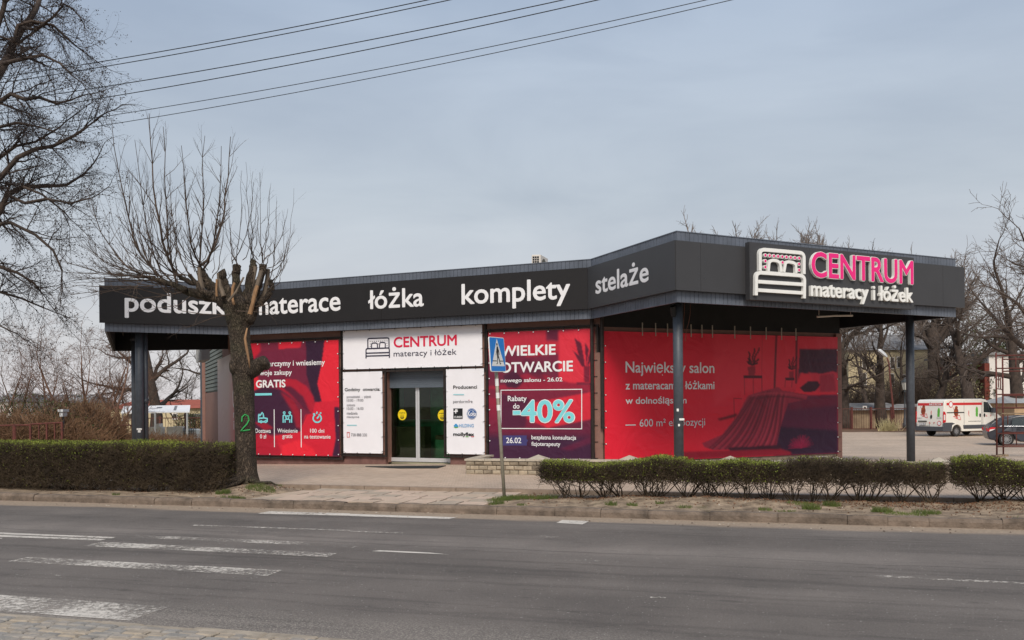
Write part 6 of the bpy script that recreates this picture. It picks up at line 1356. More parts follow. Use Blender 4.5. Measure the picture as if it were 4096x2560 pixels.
b = MB(); VR_ = lambda y: vW / 2 - y; b.rect(VRp, VR_(.78), .7 + zv, VR_(.28), .83 + zv, 0.0, .006, 0); b.rect(VRp, VR_(.77), .71 + zv, VR_(.29), .82 + zv, .006, .007, 1); b.text(VRp, 'CGA 530RH', (VR_(.72), .725 + zv), (VR_(.31), .805 + zv), .008, .009, 0, .01); b.build('number_plate', ['ink', 'white_print'], VAN)
b = MB(); V_.side(b, [(.27, 1.92), (3.22, 1.92), (3.22, 2.07), (.27, 2.07)], .004, .006, 0); b.build('stripe', 'vanred', VAN)
b = MB(); V_.rear(b, [(-.93, 1.9), (.93, 1.9), (.93, 2.06), (-.93, 2.06)], .004, .006, 0, lean); b.build('stripe', 'vanred', VAN)
b = MB(); b.text(VRp, 'KURCZE PIECZONE', (VR_(.05), 1.93 + zv), (VR_(-.85), 2.03 + zv), -.06, -.05, 0, .0); b.build('lettering', 'white_print', VAN)
def decal(kind, cx, cz, s, surf):
    f = V_.side if surf == 'side' else (lambda b, q, o0, o1, mi: V_.rear(b, [(-y, z) for y, z in q], o0, o1, mi, lean)); b = MB(); el = lambda x, z, rx, rz: [(cx + s * (x + rx * math.cos(a)), cz + s * (z + rz * math.sin(a))) for a in np.linspace(0, 2 * math.pi, 20)[:-1]]
    pt = lambda *q: [(cx + s * x, cz + s * z) for x, z in q]
    if kind == 'roast':
        f(b, pt((-.27, .3), (-.24, .3), (.14, -.42), (.10, -.42)), .004, .0055, 1); f(b, pt((-.25, -.3), (.3, -.22), (.3, -.18), (-.25, -.26)), .004, .0053, 1); f(b, pt((-.12, -.36), (.34, -.5), (.36, -.47), (-.1, -.33)), .004, .0057, 1); f(b, pt((.3, -.2), (.4, -.48), (.37, -.49), (.27, -.21)), .004, .0058, 1)
        f(b, el(0, 0, .19, .27), .006, .0075, 0); f(b, el(.02, .27, .12, .1), .006, .0078, 0)
        for x in (-.12, 0, .12): f(b, pt((x - .02, -.26), (x + .02, -.26), (x + .05, -.36), (x + .01, -.36)), .008, .009, 1)
    elif kind == 'chilli':
        f(b, pt((0, .2), (-.03, .05), (-.02, -.1), (.06, -.24), (.02, -.08), (.03, .1)), .004, .006, 1)
    else:
        f(b, el(0, .05, .1, .25), .004, .006, 2); f(b, pt((-.1, -.1), (.1, -.1), (.08, -.32), (-.09, -.3)), .004, .0063, 2)
    b.build('food_picture', ['vanbrown', 'vanred', 'vangreen'], VAN)
decal('roast', 1.05, 1.5, 1.0, 'side'); decal('chilli', 2.1, 1.42, 1, 'side'); decal('pickle', 2.78, 1.52, 1.0, 'side'); decal('roast', -.5, 1.58, .9, 'rear'); decal('chilli', .1, 1.45, .9, 'rear'); decal('pickle', .66, 1.5, .9, 'rear')
b = MB(); V_.side(b, [(.62 + .17 * math.cos(a), 1.97 + .2 * math.sin(a)) for a in np.linspace(0, 6.1, 18)], .007, .009, 0); V_.side(b, [(.62 + .13 * math.cos(a), 1.97 + .15 * math.sin(a)) for a in np.linspace(0, 6.1, 18)], .0095, .011, 1); b.build('round_emblem', ['vanred', 'white_print'], VAN)
b = MB(); V_.rear(b, [(-.72 + .15 * math.cos(a), .83 + .15 * math.sin(a)) for a in np.linspace(0, 6.1, 18)], .004, .006, 0); V_.rear(b, [(-.72 + .11 * math.cos(a), .83 + .11 * math.sin(a)) for a in np.linspace(0, 6.1, 18)], .0065, .008, 1); b.build('round_emblem', ['vanred', 'white_print'], VAN)
for pl, (body, u0, z0, u1, z1), m in ((VSp, ('K    P', 3.55, 1.18, 4.0, 1.3), 'vanred'), (VRp, ('K    P', VR_(.02), .78, VR_(-.4), .9), 'vanred'), (VSp, ('www.kurczepieczone.pl', 2.05, .88, 3.1, .96), 'ink'), (VRp, ('kurczepieczone.pl', VR_(.75), .63, VR_(.05), .69), 'ink'), (VRp, ('PEUGEOT', VR_(.95), 1.1, VR_(.55), 1.15), 'greyink'), (VRp, ('BOXER', VR_(-.55), 1.12, VR_(-.9), 1.17), 'greyink')):
    b = MB(); b.text(pl, body, (u0, z0 + zv), (u1, z1 + zv), .006 if pl is VSp else .0, .009 if pl is VSp else .004, 0, .01); b.build('lettering', m, VAN)
for x, sg in ((1.12, -1), (4.1, -1), (1.12, 1), (4.1, 1)): V_.wheel(VAN, x, sg, .345, .2, 8, .21, .055)

CY = 43.2; cp0 = at_y(3949, 1760, CY); zc_ = gz(CY); ch = math.radians(-21)
cl = np.array([-math.sin(ch), math.cos(ch)]); CW = 1.79
CAR = thing('hatchback_car', (cp0[0] + cl[0] * CW / 2, cp0[1] + cl[1] * CW / 2, zc_), 'dark grey hatchback car behind the scaffold, cut off by the right edge', 'car')
K_ = Veh((cp0[0] + cl[0] * CW / 2, cp0[1] + cl[1] * CW / 2, zc_), ch, CW, lambda z: max(0, z - .92) * .3 + max(0, .5 - z) * .12)
b = MB(); prof = [(.12, .3), (.03, .45), (.0, .62), (.05, .8), (.1, .95), (.24, 1.06), (.55, 1.26), (.95, 1.41), (1.5, 1.48), (2.1, 1.48), (2.6, 1.38), (3.2, 1.05), (3.9, .92), (4.25, .78), (4.33, .55), (4.28, .25)] + arch(3.45, .36)[::-1] + [(2.9, .2), (1.45, .2)] + arch(.84, .36)[::-1] + [(.42, .25)]
K_.body(b, prof); b.build('body', 'car_paint', CAR, bevel=.05)
for q in ([(.62, 1.02), (.95, .98), (1.02, 1.3), (.9, 1.27)], [(1.05, .98), (1.95, .97), (1.95, 1.38), (1.12, 1.35)], [(2.02, .97), (2.95, .98), (2.5, 1.33), (2.02, 1.38)]): b = MB(); K_.side(b, q, .003, .009); b.build('window', 'glass_dk', CAR)
b = MB(); K_.side(b, [(.55, .955), (3.0, .955), (3.0, .975), (.55, .975)], .01, .018); b.build('chrome_strip', 'chrome', CAR)
for x0 in (1.08, 2.0): b = MB(); K_.side(b, [(x0, .3), (x0 + .012, .3), (x0 + .012, .94), (x0, .94)], .001, .004); b.build('door_seam', 'rubber', CAR)
b = MB(); K_.side(b, [(1.28, .85), (1.5, .85), (1.5, .885), (1.28, .885)], .01, .03); b.build('handle', 'car_paint', CAR)
for sg in (-1, 1):
    b = MB(); K_.side(b, [(.02, .70), (.12, .72), (.34, .83), (.38, .9), (.22, .92), (.08, .87)], .003, .02, sg=sg); K_.rear(b, [(sg * .84, .72), (sg * .66, .74), (sg * .66, .87), (sg * .84, .86)], -.02, .02); l_ = b.build('tail_lamp', 'lamp_red', CAR)
    b = MB(); K_.side(b, [(.08, .7), (.2, .74), (.36, .83), (.12, .8)], .0205, .024, sg=sg); b.build('clear_lens', 'lamp_clear', l_)
b = MB(); K_.rear(b, [(-.6, 1.02), (.6, 1.02), (.5, 1.3), (-.5, 1.3)], -.0, .012, lean=lambda z: .2 + (z - 1.02) * 1.25); b.build('rear_window', 'glass_dk', CAR)
for x, sg in ((.84, -1), (3.45, -1), (.84, 1), (3.45, 1)): K_.wheel(CAR, x, sg, .325, .235, 13, .2, .03)

# ------------------------------------------------------------------ scaffold tower on the parking ground, rusty tubes
SY = 27.6; s0 = at_y(3987.5, 1822, SY); s1 = at_y(4013.5, 1816, SY + .75)
SC = thing('scaffold', (s0[0], s0[1], gz(SY)), 'rusty red tube scaffold tower on wooden pads at the right edge', 'scaffold')
dr = np.array([1.75, -.18, 0]); L1 = np.array([s0[0], s0[1], 0]); L2 = np.array([s1[0], s1[1], 0]); zg_ = gz(SY)
zz = lambda y: at_y(3990, 1380 + y / 2.9066, SY)[2]
legs = [(L1, 90), (L2, 125), (L1 + dr, 90), (L2 + dr, 125)]
for p, yt in legs:
    b = MB(); b.tube([(p[0], p[1], zg_ + .04), (p[0], p[1], zz(yt))], .026, 8); b.build('upright', 'rust', SC, smooth=True)
    b = MB(); b.box((p[0], p[1], gz(p[1]) + .03), (.22, .2, .075), .2); b.build('pad', 'wood_pad', SC)
def tb_(a, za, c, zc2, r=.02, nm='rail'): b = MB(); b.tube([(a[0], a[1], za), (c[0], c[1], zc2)], r, 7); b.build(nm, 'rust', SC, smooth=True)
for y in (122, 272, 575, 730, 1030, 1182): tb_(L1, zz(y), L1 + dr, zz(y + 2), .021)
for y in (155, 298, 590, 738, 1028, 1180): tb_(L2, zz(y), L2 + dr, zz(y), .021)
for y in (355, 505, 955): tb_(L1, zz(y), L2, zz(y + 12), .018)
for p, y0, y1 in ((.14, 370, 495), (.45, 375, 510)): q = L1 + (L2 - L1) * (p + .2); tb_(q, zz(y0), q, zz(y1), .016, 'spindle')
for f, y0, y1, base in ((.23, 130, 272, L2), (.45, 155, 298, L2), (.23, 590, 735, L2), (.45, 590, 735, L2), (.23, 1030, 1182, L2), (.45, 1035, 1170, L2), (.7, 1030, 1180, L2), (.1, 815, 945, L1), (.19, 815, 925, L1)): q = base + dr * f; tb_(q, zz(y0), q, zz(y1), .017, 'spindle')
tb_(L2 + dr * .55, zz(150), L2 + dr * 1.0, zz(290), .016, 'brace')
b = MB(); c = (L1 + L2) / 2 + dr / 2; b.box((c[0], c[1], zz(800)), (1.75, .22, .035), math.atan2(dr[1], dr[0])); b.build('deck_board', 'wood_pad', SC)

# ------------------------------------------------------------------ street lamps and lanterns
def px_m(Y): return Y / F * .4231
Yl = 64.0; bp_ = at_v(2117, 1044, Yl); LAMP = thing('street_lamp', (bp_[0], bp_[1], gz(Yl)), 'leaning rusty lamp post with a long white luminaire among the park trees', 'street lamp')
b = MB(); b.tube([at_v(2117, 1046, Yl), at_v(2110, 960, Yl), at_v(2104, 900, Yl), at_v(2101, 860, Yl), at_v(2096, 845, Yl)], [.09, .08, .065, .055, .05], 8); b.build('pole', 'rust', LAMP, smooth=True)
b = MB(); a_, c_2 = at_v(2096, 843, Yl - .1), at_v(2076, 826, Yl - .5); b.tube([a_, a_ + (c_2 - a_) * .3, c_2 - (c_2 - a_) * .1, c_2], [.06, .13, .14, .05], 4); b.build('luminaire', 'lamp_head', LAMP)
def lantern(x, yb, yt, Y, label):
    p = at_v(x, yb, Y); o = thing('lantern_post', (p[0], p[1], gz(Y)), label, 'lantern'); h = at_v(x, yt, Y)[2] - gz(Y); k = h / 4.2; z = gz(Y); c = (p[0], p[1])
    b = MB(); zs = [(0, .2), (.5, .2), (.55, .13), (.9, .13), (.95, .07), (1.7, .06), (1.75, .1), (1.8, .055), (3.0, .045), (3.05, .12), (3.1, .05), (3.2, .1)]
    b.tube([(*c, z + q * k) for q, r in zs], [r * k for q, r in zs], 10); b.build('post', 'lantern', o, smooth=True)
    b = MB(); b.tube([(*c, z + 3.2 * k), (*c, z + 3.8 * k)], [.14 * k, .27 * k], 6); l_ = b.build('lamp_glass', mat('frosted_lantern_glass', srgb(186, 186, 180), .3, .08, 4), o)
    b = MB(); b.tube([(*c, z + 3.8 * k), (*c, z + 3.86 * k), (*c, z + 4.05 * k), (*c, z + 4.2 * k)], [.31 * k, .3 * k, .1 * k, .02 * k], 6); b.build('lamp_cap', 'lantern', o)
    for a in range(6): b = MB(); b.tube([(c[0] + .14 * k * math.cos(a * math.pi / 3), c[1] + .14 * k * math.sin(a * math.pi / 3), z + 3.2 * k), (c[0] + .27 * k * math.cos(a * math.pi / 3), c[1] + .27 * k * math.sin(a * math.pi / 3), z + 3.8 * k)], .012, 4); b.build('glazing_bar', 'lantern', l_)
lantern(2139, 1037, 892, 67, 'tall old iron lantern post beside the right canopy column'); lantern(2129, 975, 922, 92, 'small distant lantern before the yellow house'); lantern(2122, 975, 923, 96, 'small distant lantern partly behind a trunk'); 

# ------------------------------------------------------------------ railings at the far side of the parking ground
def railing(name, pts, h, posts, label, pm='rust', bm_='rust_dk', Y=66, barstep=.16):
    o = thing(name, (*pts[0][:2], gz(Y)), label, 'fence'); b = MB(); bars = MB()
    for a, c in zip(pts[:-1], pts[1:]):
        for z in (.12, h - .03): b.tube([(a[0], a[1], gz(Y) + z), (c[0], c[1], gz(Y) + z)], .03, 5)
        L = np.hypot(*(c - a)[:2]); n = int(L / barstep)
        for i in range(1, n): q = a + (c - a) * i / n; bars.tube([(q[0], q[1], gz(Y) + .12), (q[0], q[1], gz(Y) + h - .03)], .014, 4)
    b.build('rail', bm_, o); br = bars.build('bars', bm_, o); br['kind'] = 'stuff'
    for p in posts: b = MB(); b.box((p[0], p[1], gz(Y) + h / 2 + .05), (.14, .14, h + .1), .3); b.build('post', pm, o)
    return o
fx = [3340, 3407, 3484, 3567, 3663, 3740, 3830, 3930, 3952, 4030, 4120, 4220]
fpts = [at_y(x, 1718, 66.5 - (x - 3300) * .0045) for x in (3250, 3484, 3740, 3952, 4220)]
railing('railing', fpts, 1.65, [at_y(x, 1718, 66.5 - (x - 3300) * .0045 - .05) for x in fx], 'railing of thin bars between rusty red posts at the back of the parking ground')
# verge of soil and leaves below the railing
lm = MB(); n_ = 40
xs = np.linspace(3200, 4300, n_)
for i in range(n_ - 1):
    a, c = at_y(xs[i], 1725, 65.9 - (xs[i] - 3300) * .0045), at_y(xs[i + 1], 1725, 65.9 - (xs[i + 1] - 3300) * .0045)
    lm.add([(a[0], a[1] - 3.0 + .25 * math.sin(i), gz(60) + .012), (c[0], c[1] - 3.0 + .25 * math.sin(i + 1), gz(60) + .012), (c[0], c[1] + 1.2, gz(60) + .1), (a[0], a[1] + 1.2, gz(60) + .1)], [(0, 1, 2, 3)])
tag(lm.build('leafy_strip', mat('leafy_soil', srgb(122, 88, 70), .97, .35, 2.5, .6, 12, c2=srgb(92, 78, 58))), kind='structure')
p0, p1 = [], []
for _ in range(160):
    a = at_v(2100 + R.gauss(0, 11), 1040, 63); h = R.uniform(.4, 1.0); p0.append(a * np.array([1, 1, 0]) + np.array([0, 0, gz(63)])); p1.append(p0[-1] + np.array([R.gauss(0, .3), R.gauss(0, .3), h]))
Vv, Qq = segs_geo(p0, p1, [.02] * 160, [.006] * 160, 3); tag(np_mesh('dry_grass_clump', Vv, Qq, 'drygrass', origin=p0[0]), 'clump of tall pale dry grass in front of the railing', 'grass clump')

# ------------------------------------------------------------------ buildings beyond
def house(name, x0, x1, ytop, Y, depth, label, wm, wins=(), roof=None, ang_=0.0, zb=-.8, roofh=0.0, over=.3, cat='building', rm='roof_grey'):
    a, c = at_y(x0, 1600, Y), at_y(x1, 1600, Y); zt = at_y((x0 + x1) / 2, ytop, Y)[2]; L = (c - a)[0] / math.cos(ang_); pl = Plane(a[:2], ang_)
    o = thing(name, pl.pt(L / 2, zb, -depth / 2), label, cat)
    b = MB(); b.rect(pl, 0, zb, L, zt, -depth, 0); b.build('wall', wm, o)
    if roofh > 0:
        b = MB(); e = over; q = [pl.pt(-e, zt, e), pl.pt(L + e, zt, e), pl.pt(L + e, zt, -depth - e), pl.pt(-e, zt, -depth - e), pl.pt(e, zt + roofh, -depth / 2), pl.pt(L - e, zt + roofh, -depth / 2)]
        b.add(q, [(0, 1, 5, 4), (1, 2, 5), (2, 3, 4, 5), (3, 0, 4), (3, 2, 1, 0)]); b.build('roof', rm, o)
    else:
        b = MB(); b.rect(pl, -over, zt + .005, L + over, zt + .2, -depth - over, over); b.build('roof', rm, o)
    for (wx, wy, ww, wh, m) in wins:
        u, z = pl.hit(wx, wy); k = Y / F / 4; b = MB(); b.rect(pl, u - ww * k / 2 - .08, z - wh * k / 2 - .08, u + ww * k / 2 + .08, z + wh * k / 2 + .08, .003, .05); f = b.build('window' if m != 'door_red' else 'garage_door', 'white_wall' if m == 'window_dk' else m, o)
        if m == 'window_dk': b = MB(); b.rect(pl, u - ww * k / 2, z - wh * k / 2, u + ww * k / 2, z + wh * k / 2, .0502, .055); b.build('pane', m, f)
    return o, pl
k_ = 2.964
house('yellow_house', 3395, 3760, 1400, 96, 14, 'tall pale yellow house glimpsed between the park trees', 'yellow_wall', [(3300 + x / k_, 1250 + y / k_, w / k_, h / k_, 'window_dk') for x, y, w, h in ((465, 600, 40, 130), (465, 790, 40, 130), (640, 600, 38, 120), (640, 790, 38, 120), (795, 600, 40, 120), (795, 795, 36, 130), (795, 1000, 36, 110), (875, 590, 36, 120), (930, 800, 36, 120), (560, 1000, 34, 100), (460, 1000, 34, 100))], roofh=2.2)
house('low_garage', 3372, 3630, 1640, 70, 6, 'low stained garage with grey felt roof behind the railing', 'old_wall', [(3300 + 470 / k_, 1250 + 1130 / k_, 26 / k_, 22 / k_, 'window_dk')], zb=-.8, roofh=.55, over=.4)
house('low_garage', 3632, 3965, 1640, 71.5, 6, 'low dark roofed garage directly behind the white van', 'old_wall', [], zb=-.8, roofh=.5, over=.4)
ho, hpl = house('white_building', 3957, 4330, 1418, 82, 12, 'white rendered building with red brick edge and dark red garage door', 'white_wall', [(4030, 1645, 95, 90, 'door_red'), (4170, 1645, 95, 90, 'door_red')], zb=-.8)
b = MB(); u, z = hpl.hit(3936, 1500); b.rect(hpl, u, -.8, -.003, hpl.hit(3950, 1453)[1], -10, .12); b.build('brick_pier', 'brick_red', ho)
house('kiosk', 4058, 4190, 1612, 58, 4, 'small beige kiosk with pale metal roof at the right edge', mat('beige_board', srgb(190, 160, 126), .8, .12, 3), [], roofh=.45, over=.35, rm='corr')
house('low_shed', 3945, 4030, 1628, 72, 5, 'small shed with grey pitched roof beside the white building', mat('grey_boards', srgb(120, 108, 98), .9, .2, 4), [], roofh=.5, over=.6)
house('yellow_bungalow', 440, 800, 1634, 74, 9, 'long yellow bungalow with red tiled roof beyond the thicket', 'yellow_wall', [(520, 1665, 14, 18, 'window_dk'), (700, 1665, 14, 18, 'window_dk')], roofh=.75, rm='roof_red', zb=-1)
house('far_white_house', -60, 70, 1608, 110, 10, 'distant white house with dark roof at the left edge', 'white_wall', [(20, 1625, 10, 12, 'window_dk')], roofh=1.1, zb=-1)
house('far_house', 75, 330, 1612, 120, 10, 'distant low house with grey roof behind the thicket', 'yellow_wall', [], roofh=1.2, zb=-1)
house('garden_hut', 757, 830, 1668, 64, 4, 'small orange beige hut between the shelter and the shop', mat('orange_render', srgb(214, 178, 140), .85, .1, 3), [(773, 1690, 12, 16, 'window_dk')], zb=-.9)
# ------------------------------------------------------------------ things seen under the left canopy
SY2 = 50.0; q = lambda x, y: at_y(400 + x / 2.748, 1300 + y / 2.748, SY2)
pa = q(250, 1255); SH = thing('market_shelter', (pa[0], pa[1], gz(SY2)), 'open shelter with white sheet roof on thin grey posts behind the left column', 'shelter')
a, c, d, e = q(228, 962), q(985, 952), q(992, 880), q(262, 890); dy = np.array([0, 2.6, 0.0])
e2 = at_y(400 + 262 / 2.748, 1300 + 890 / 2.748, SY2 + 2.6); d2 = at_y(400 + 992 / 2.748, 1300 + 880 / 2.748, SY2 + 2.6)
b = MB(); vs = [a, c, d2, e2]; b.add([v for v in vs] + [v - np.array([0, 0, .06]) for v in vs], [(0, 1, 2, 3), (7, 6, 5, 4), (0, 4, 5, 1), (1, 5, 6, 2), (2, 6, 7, 3), (3, 7, 4, 0)])
rs = b.build('roof', 'sheet', SH)
lerp = lambda u, v: (vs[0] * (1 - u) + vs[1] * u) * (1 - v) + (vs[3] * (1 - u) + vs[2] * u) * v + np.array([0, 0, .012])
for u0, u1, v0, v1 in ((.5, .58, .55, .75), (.76, .8, .2, .9), (.4, .52, .52, .58)): b = MB(); b.add([lerp(u0, v0), lerp(u1, v0), lerp(u1 + .01, v1), lerp(u0 + .01, v1)], [(0, 1, 2, 3)]); b.build('patch', 'grey_patch', rs)
for x in (250, 606, 957): p = q(x, 1000); b = MB(); b.tube([(p[0], p[1], gz(50)), (p[0], p[1], a[2] - .04)], .06, 8); b.build('post', 'corr', SH)
for x in (352, 940): p = at_y(400 + x / 2.748, 1640, SY2 + 2.4); b = MB(); b.tube([(p[0], p[1], gz(50)), (p[0], p[1], e2[2] - .05)], .06, 8); b.build('post', 'rust', SH)
for x0, x1, y0, y1, Y, lab in ((535, 675, 1122, 1290, 52, 'pale concrete block left of the middle shelter post'), (726, 815, 1120, 1290, 52, 'pale concrete block right of the middle shelter post'), (822, 910, 1118, 1290, 52.1, 'pale concrete block next to the caged tank'), (612, 652, 1086, 1121, 52.3, 'small pale block lying on a concrete block')):
    p0_, p1_ = at_y(400 + x0 / 2.748, 1300 + y0 / 2.748, Y), at_y(400 + x1 / 2.748, 1300 + y1 / 2.748, Y); zb_ = gz(Y) if y1 > 1200 else p1_[2]
    b = MB(); b.box(((p0_[0] + p1_[0]) / 2, Y + .3, (p0_[2] + zb_) / 2), (p1_[0] - p0_[0], .6, p0_[2] - zb_)); tag(b.build('concrete_block', 'conc', origin=((p0_[0] + p1_[0]) / 2, Y, zb_), bevel=.02), lab, 'concrete block')
p0_, p1_ = at_y(400 + 915 / 2.748, 1300 + 1137 / 2.748, 52), at_y(400 + 1055 / 2.748, 1300 + 1270 / 2.748, 52)
TK = thing('caged_tank', ((p0_[0] + p1_[0]) / 2, 52.4, gz(52)), 'translucent tank in a wire cage beside the concrete blocks', 'tank'); b = MB(); b.box(((p0_[0] + p1_[0]) / 2, 52.5, (p0_[2] + gz(52)) / 2), (p1_[0] - p0_[0] - .1, .9, p0_[2] - gz(52) - .1)); b.build('tank', 'tank', TK, bevel=.06)
pt_ = Plane((p0_[0], 52.0), 0.0); W_ = p1_[0] - p0_[0]
b = MB()
for i in range(7): b.rect(pt_, i * W_ / 6 - .012, gz(52), i * W_ / 6 + .012, p0_[2], 0, .02)
for i in range(7): z = gz(52) + (p0_[2] - gz(52)) * i / 6; b.rect(pt_, 0, z - .012, W_, z + .012, .021, .04)
b.build('cage', 'steel_dk', TK)
railing('fence', [at_y(x, 1700, 56) for x in (480, 640, 860)], 1.55, [at_y(x, 1700, 56) for x in (500, 640, 860)], 'dark railing behind the shelter and the concrete blocks', 'rust_dk', 'rust_dk', 56, .17)
# rusty fence at the left: posts with a top rail, bent arms at some posts
FY = 33.0; kz = 4.32; fq = lambda x, y, Y=FY: at_y(x / kz, 1500 + y / kz, Y)
FN = thing('rusty_fence', (fq(250, 860)[0], FY, gz(FY)), 'rusty red post and rail fence rising above the left hedge', 'fence')
for (xa, ya), (xb, yb) in (((-200, 880), (240, 868)), ((240, 868), (520, 866)), ((530, 850), (1075, 822))): b = MB(); b.tube([fq(xa, ya), fq(xb, yb)], .035, 6); b.build('rail', 'rust', FN)
for x, y, w in ((240, 850, .055), (262, 870, .04), (525, 855, .05), (672, 862, .03), (808, 850, .045), (945, 838, .03), (1072, 820, .055)): p = fq(x, y); b = MB(); b.box((p[0], p[1], (p[2] + gz(FY)) / 2), (w * 1.3, w * 1.3, p[2] - gz(FY))); b.build('post', 'rust', FN)
GN = thing('wire_fence', (fq(1280, 880)[0], 40, gz(40)), 'sagging dark rail fence with leaning red posts in front of the brambles', 'fence')
b = MB(); b.tube([fq(x, y, 40) for x, y in ((1090, 888), (1280, 886), (1440, 895), (1600, 895), (1770, 878), (1910, 880), (2130, 868), (2400, 865))], .03, 6); b.build('rail', 'rust_dk', GN)
for x, y, lx, ly in ((1280, 840, 1310, 800), (1600, 865, 1650, 780), (1772, 855, 1815, 770), (1915, 770, 1960, 740)):
    p = fq(x, y, 40); b = MB(); b.tube([(p[0] + .1, p[1], gz(40)), tuple(p)], .06, 6); t_ = b.build('post', 'rust', GN)
    b = MB(); b.tube([tuple(p), tuple(fq(lx, ly, 40))], .03, 5); b.build('arm', 'rust_dk', t_)
p = fq(1095, 730, 36); GL = thing('garden_lamp', (p[0], p[1], gz(36)), 'small white boxy lamp on a thin dark pole above the left fence', 'lamp')
b = MB(); b.tube([(p[0], p[1], gz(36)), (p[0], p[1], p[2])], .035, 8); b.build('pole', 'steel_dk', GL)
q0, q1 = fq(1070, 722, 36), fq(1122, 640, 36); b = MB(); b.box(((q0[0] + q1[0]) / 2, 36, (q0[2] + q1[2]) / 2), (q1[0] - q0[0], .4, q1[2] - q0[2])); b.build('lamp_body', 'lamp_head', GL, bevel=.02)
b = MB(); b.box(((q0[0] + q1[0]) / 2, 36, q1[2] + .06), (q1[0] - q0[0] + .08, .5, .1)); b.build('lamp_cap', 'lamp_head', GL)

# ------------------------------------------------------------------ trees beyond
def bare(seed, H, r0, start=.28, up=.02, ang1=(35, 70), w=.07, thin=1.0):
    T = Tree(seed, .09); prm = [dict(n=9, w=w, up=up, taper=.22, kids=(9, 12), start=start, ang=ang1, ratio=(.38, .6), rk=.55), dict(n=6, w=.17, up=.03, taper=.3, kids=(7, 9), start=.2, ang=(28, 58), ratio=(.35, .55), rk=.55), dict(n=4, w=.2, up=.02, taper=.35, kids=(5, 7), start=.15, ang=(25, 55), ratio=(.4, .62), rk=.6), dict(n=3, w=.22, up=.02, taper=.45, kids=(3, 5), start=.2, ang=(25, 50), ratio=(.4, .65), rk=.7), dict(n=2, w=.2, taper=.6)]
    for q in prm[:-1]: q['kids'] = tuple(max(1, round(k * thin)) for k in q['kids'])
    T.grow((0, 0, 0), (T.r.gauss(0, .04), T.r.gauss(0, .04), 1), H * .78, r0, 0, prm); T.r0 = [max(q, .013) for q in T.r0]; T.r1 = [max(q, .009) for q in T.r1]; return T
protos, HK = {}, {}
def domed(seed, H, r0):
    T = Tree(seed, .09); prm = [dict(n=6, w=.05, up=.03, taper=.7, kids=(9, 11), start=.62, ang=(10, 58), ratio=(.75, .95), rk=.5, fork=False), dict(n=6, w=.12, up=.05, taper=.35, kids=(8, 10), start=.25, ang=(22, 48), ratio=(.32, .5), rk=.55, tip=.35), dict(n=4, w=.16, up=.04, taper=.4, kids=(6, 8), start=.15, ang=(22, 48), ratio=(.38, .55), rk=.6), dict(n=3, w=.2, up=.03, taper=.5, kids=(4, 5), start=.15, ang=(20, 45), ratio=(.4, .6), rk=.7), dict(n=2, w=.2, taper=.6)]
    T.grow((0, 0, 0), (0, 0, 1), H * .5, r0, 0, prm); T.r0 = [max(q, .009) for q in T.r0]; T.r1 = [max(q, .009) for q in T.r1]; return T
def plant_tree(kind, x, Y, H, label, group=None, rot=0.0, tm='bark_far', cm='twig_far', name='bare_tree', tilt=0.0, wide=1.0):
    seed, Hk, r0, kw = kind; z = gz(Y); p = at_v(x, 1000, Y); loc = (p[0], p[1], z - .1); key = (seed, tm, cm)
    if key not in protos:
        o = thing(name, (0, 0, 0), label, 'tree', group); T = domed(seed, Hk, r0) if kw is None else bare(seed, Hk, r0, **kw); T.build(o, tm, cm, 9, ('trunk', 'crown')); protos[key] = o; HK[key] = max(q[2] for q in T.tips)
        k = H / HK[key]; o.location = loc; o.scale = (k * wide, k * wide, k); o.rotation_euler = (0, tilt, rot); return o
    k = H / HK[key]; o = dup(protos[key], loc, rot, (k * wide, k * wide, k), label); o.rotation_euler = (0, tilt, rot)
    if group: o['group'] = group
    elif 'group' in o: del o['group']
    return o
KA, KB, KC, KD, KE = (101, 16, .72, dict(thin=.78, start=.34)), (102, 16, .5, dict(start=.4, thin=.75)), (103, 16, .75, dict(start=.27, ang1=(40, 75), w=.1, thin=.76)), (104, 15, .22, dict(start=.2, ang1=(18, 38), up=.05, thin=.62)), (105, 15, .6, dict(start=.36, w=.12, thin=.8))
KF, KG = (111, 16, .6, None), (112, 16, .6, None)
G1 = 'bare trees of the park beyond the railing'
plant_tree(KC, 1998, 68, 12.5, 'thick old tree leaning left, first beside the end of the big banner', G1, 2.2, tilt=.12)
plant_tree(KB, 2052, 76, 12.5, 'straight dark tree standing just left of the leaning lamp post', G1, 1.0)
plant_tree(KA, 2085, 70, 12.8, 'broadest knobbly trunk of the park, right behind the leaning lamp post', G1, 4.0)
plant_tree(KB, 2134, 84, 13, 'slender tree standing before the yellow house windows', G1, 3.1)
plant_tree(KE, 2196, 74, 13.2, 'dark tree rising right behind the back of the white van', G1, .5)
plant_tree(KA, 2288, 70, 14.5, 'stout forked tree rising behind the cab of the white van', G1, 1.3)
plant_tree(KC, 2392, 60, 15.5, 'twisted tree in front of the white building, behind the scaffold', G1, .3)
plant_tree(KE, 2475, 52, 18, 'large tree outside the right edge with limbs reaching in above the scaffold', G1, 5.2)
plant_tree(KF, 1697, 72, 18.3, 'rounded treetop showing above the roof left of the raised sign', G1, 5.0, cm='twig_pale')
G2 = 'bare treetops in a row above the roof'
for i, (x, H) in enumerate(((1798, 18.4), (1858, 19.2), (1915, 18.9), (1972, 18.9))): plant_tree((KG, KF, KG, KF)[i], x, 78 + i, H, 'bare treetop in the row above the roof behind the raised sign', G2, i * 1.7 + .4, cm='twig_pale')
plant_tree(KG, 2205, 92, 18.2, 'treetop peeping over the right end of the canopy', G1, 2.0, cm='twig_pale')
G3 = 'far bare trees in the depth of the park'
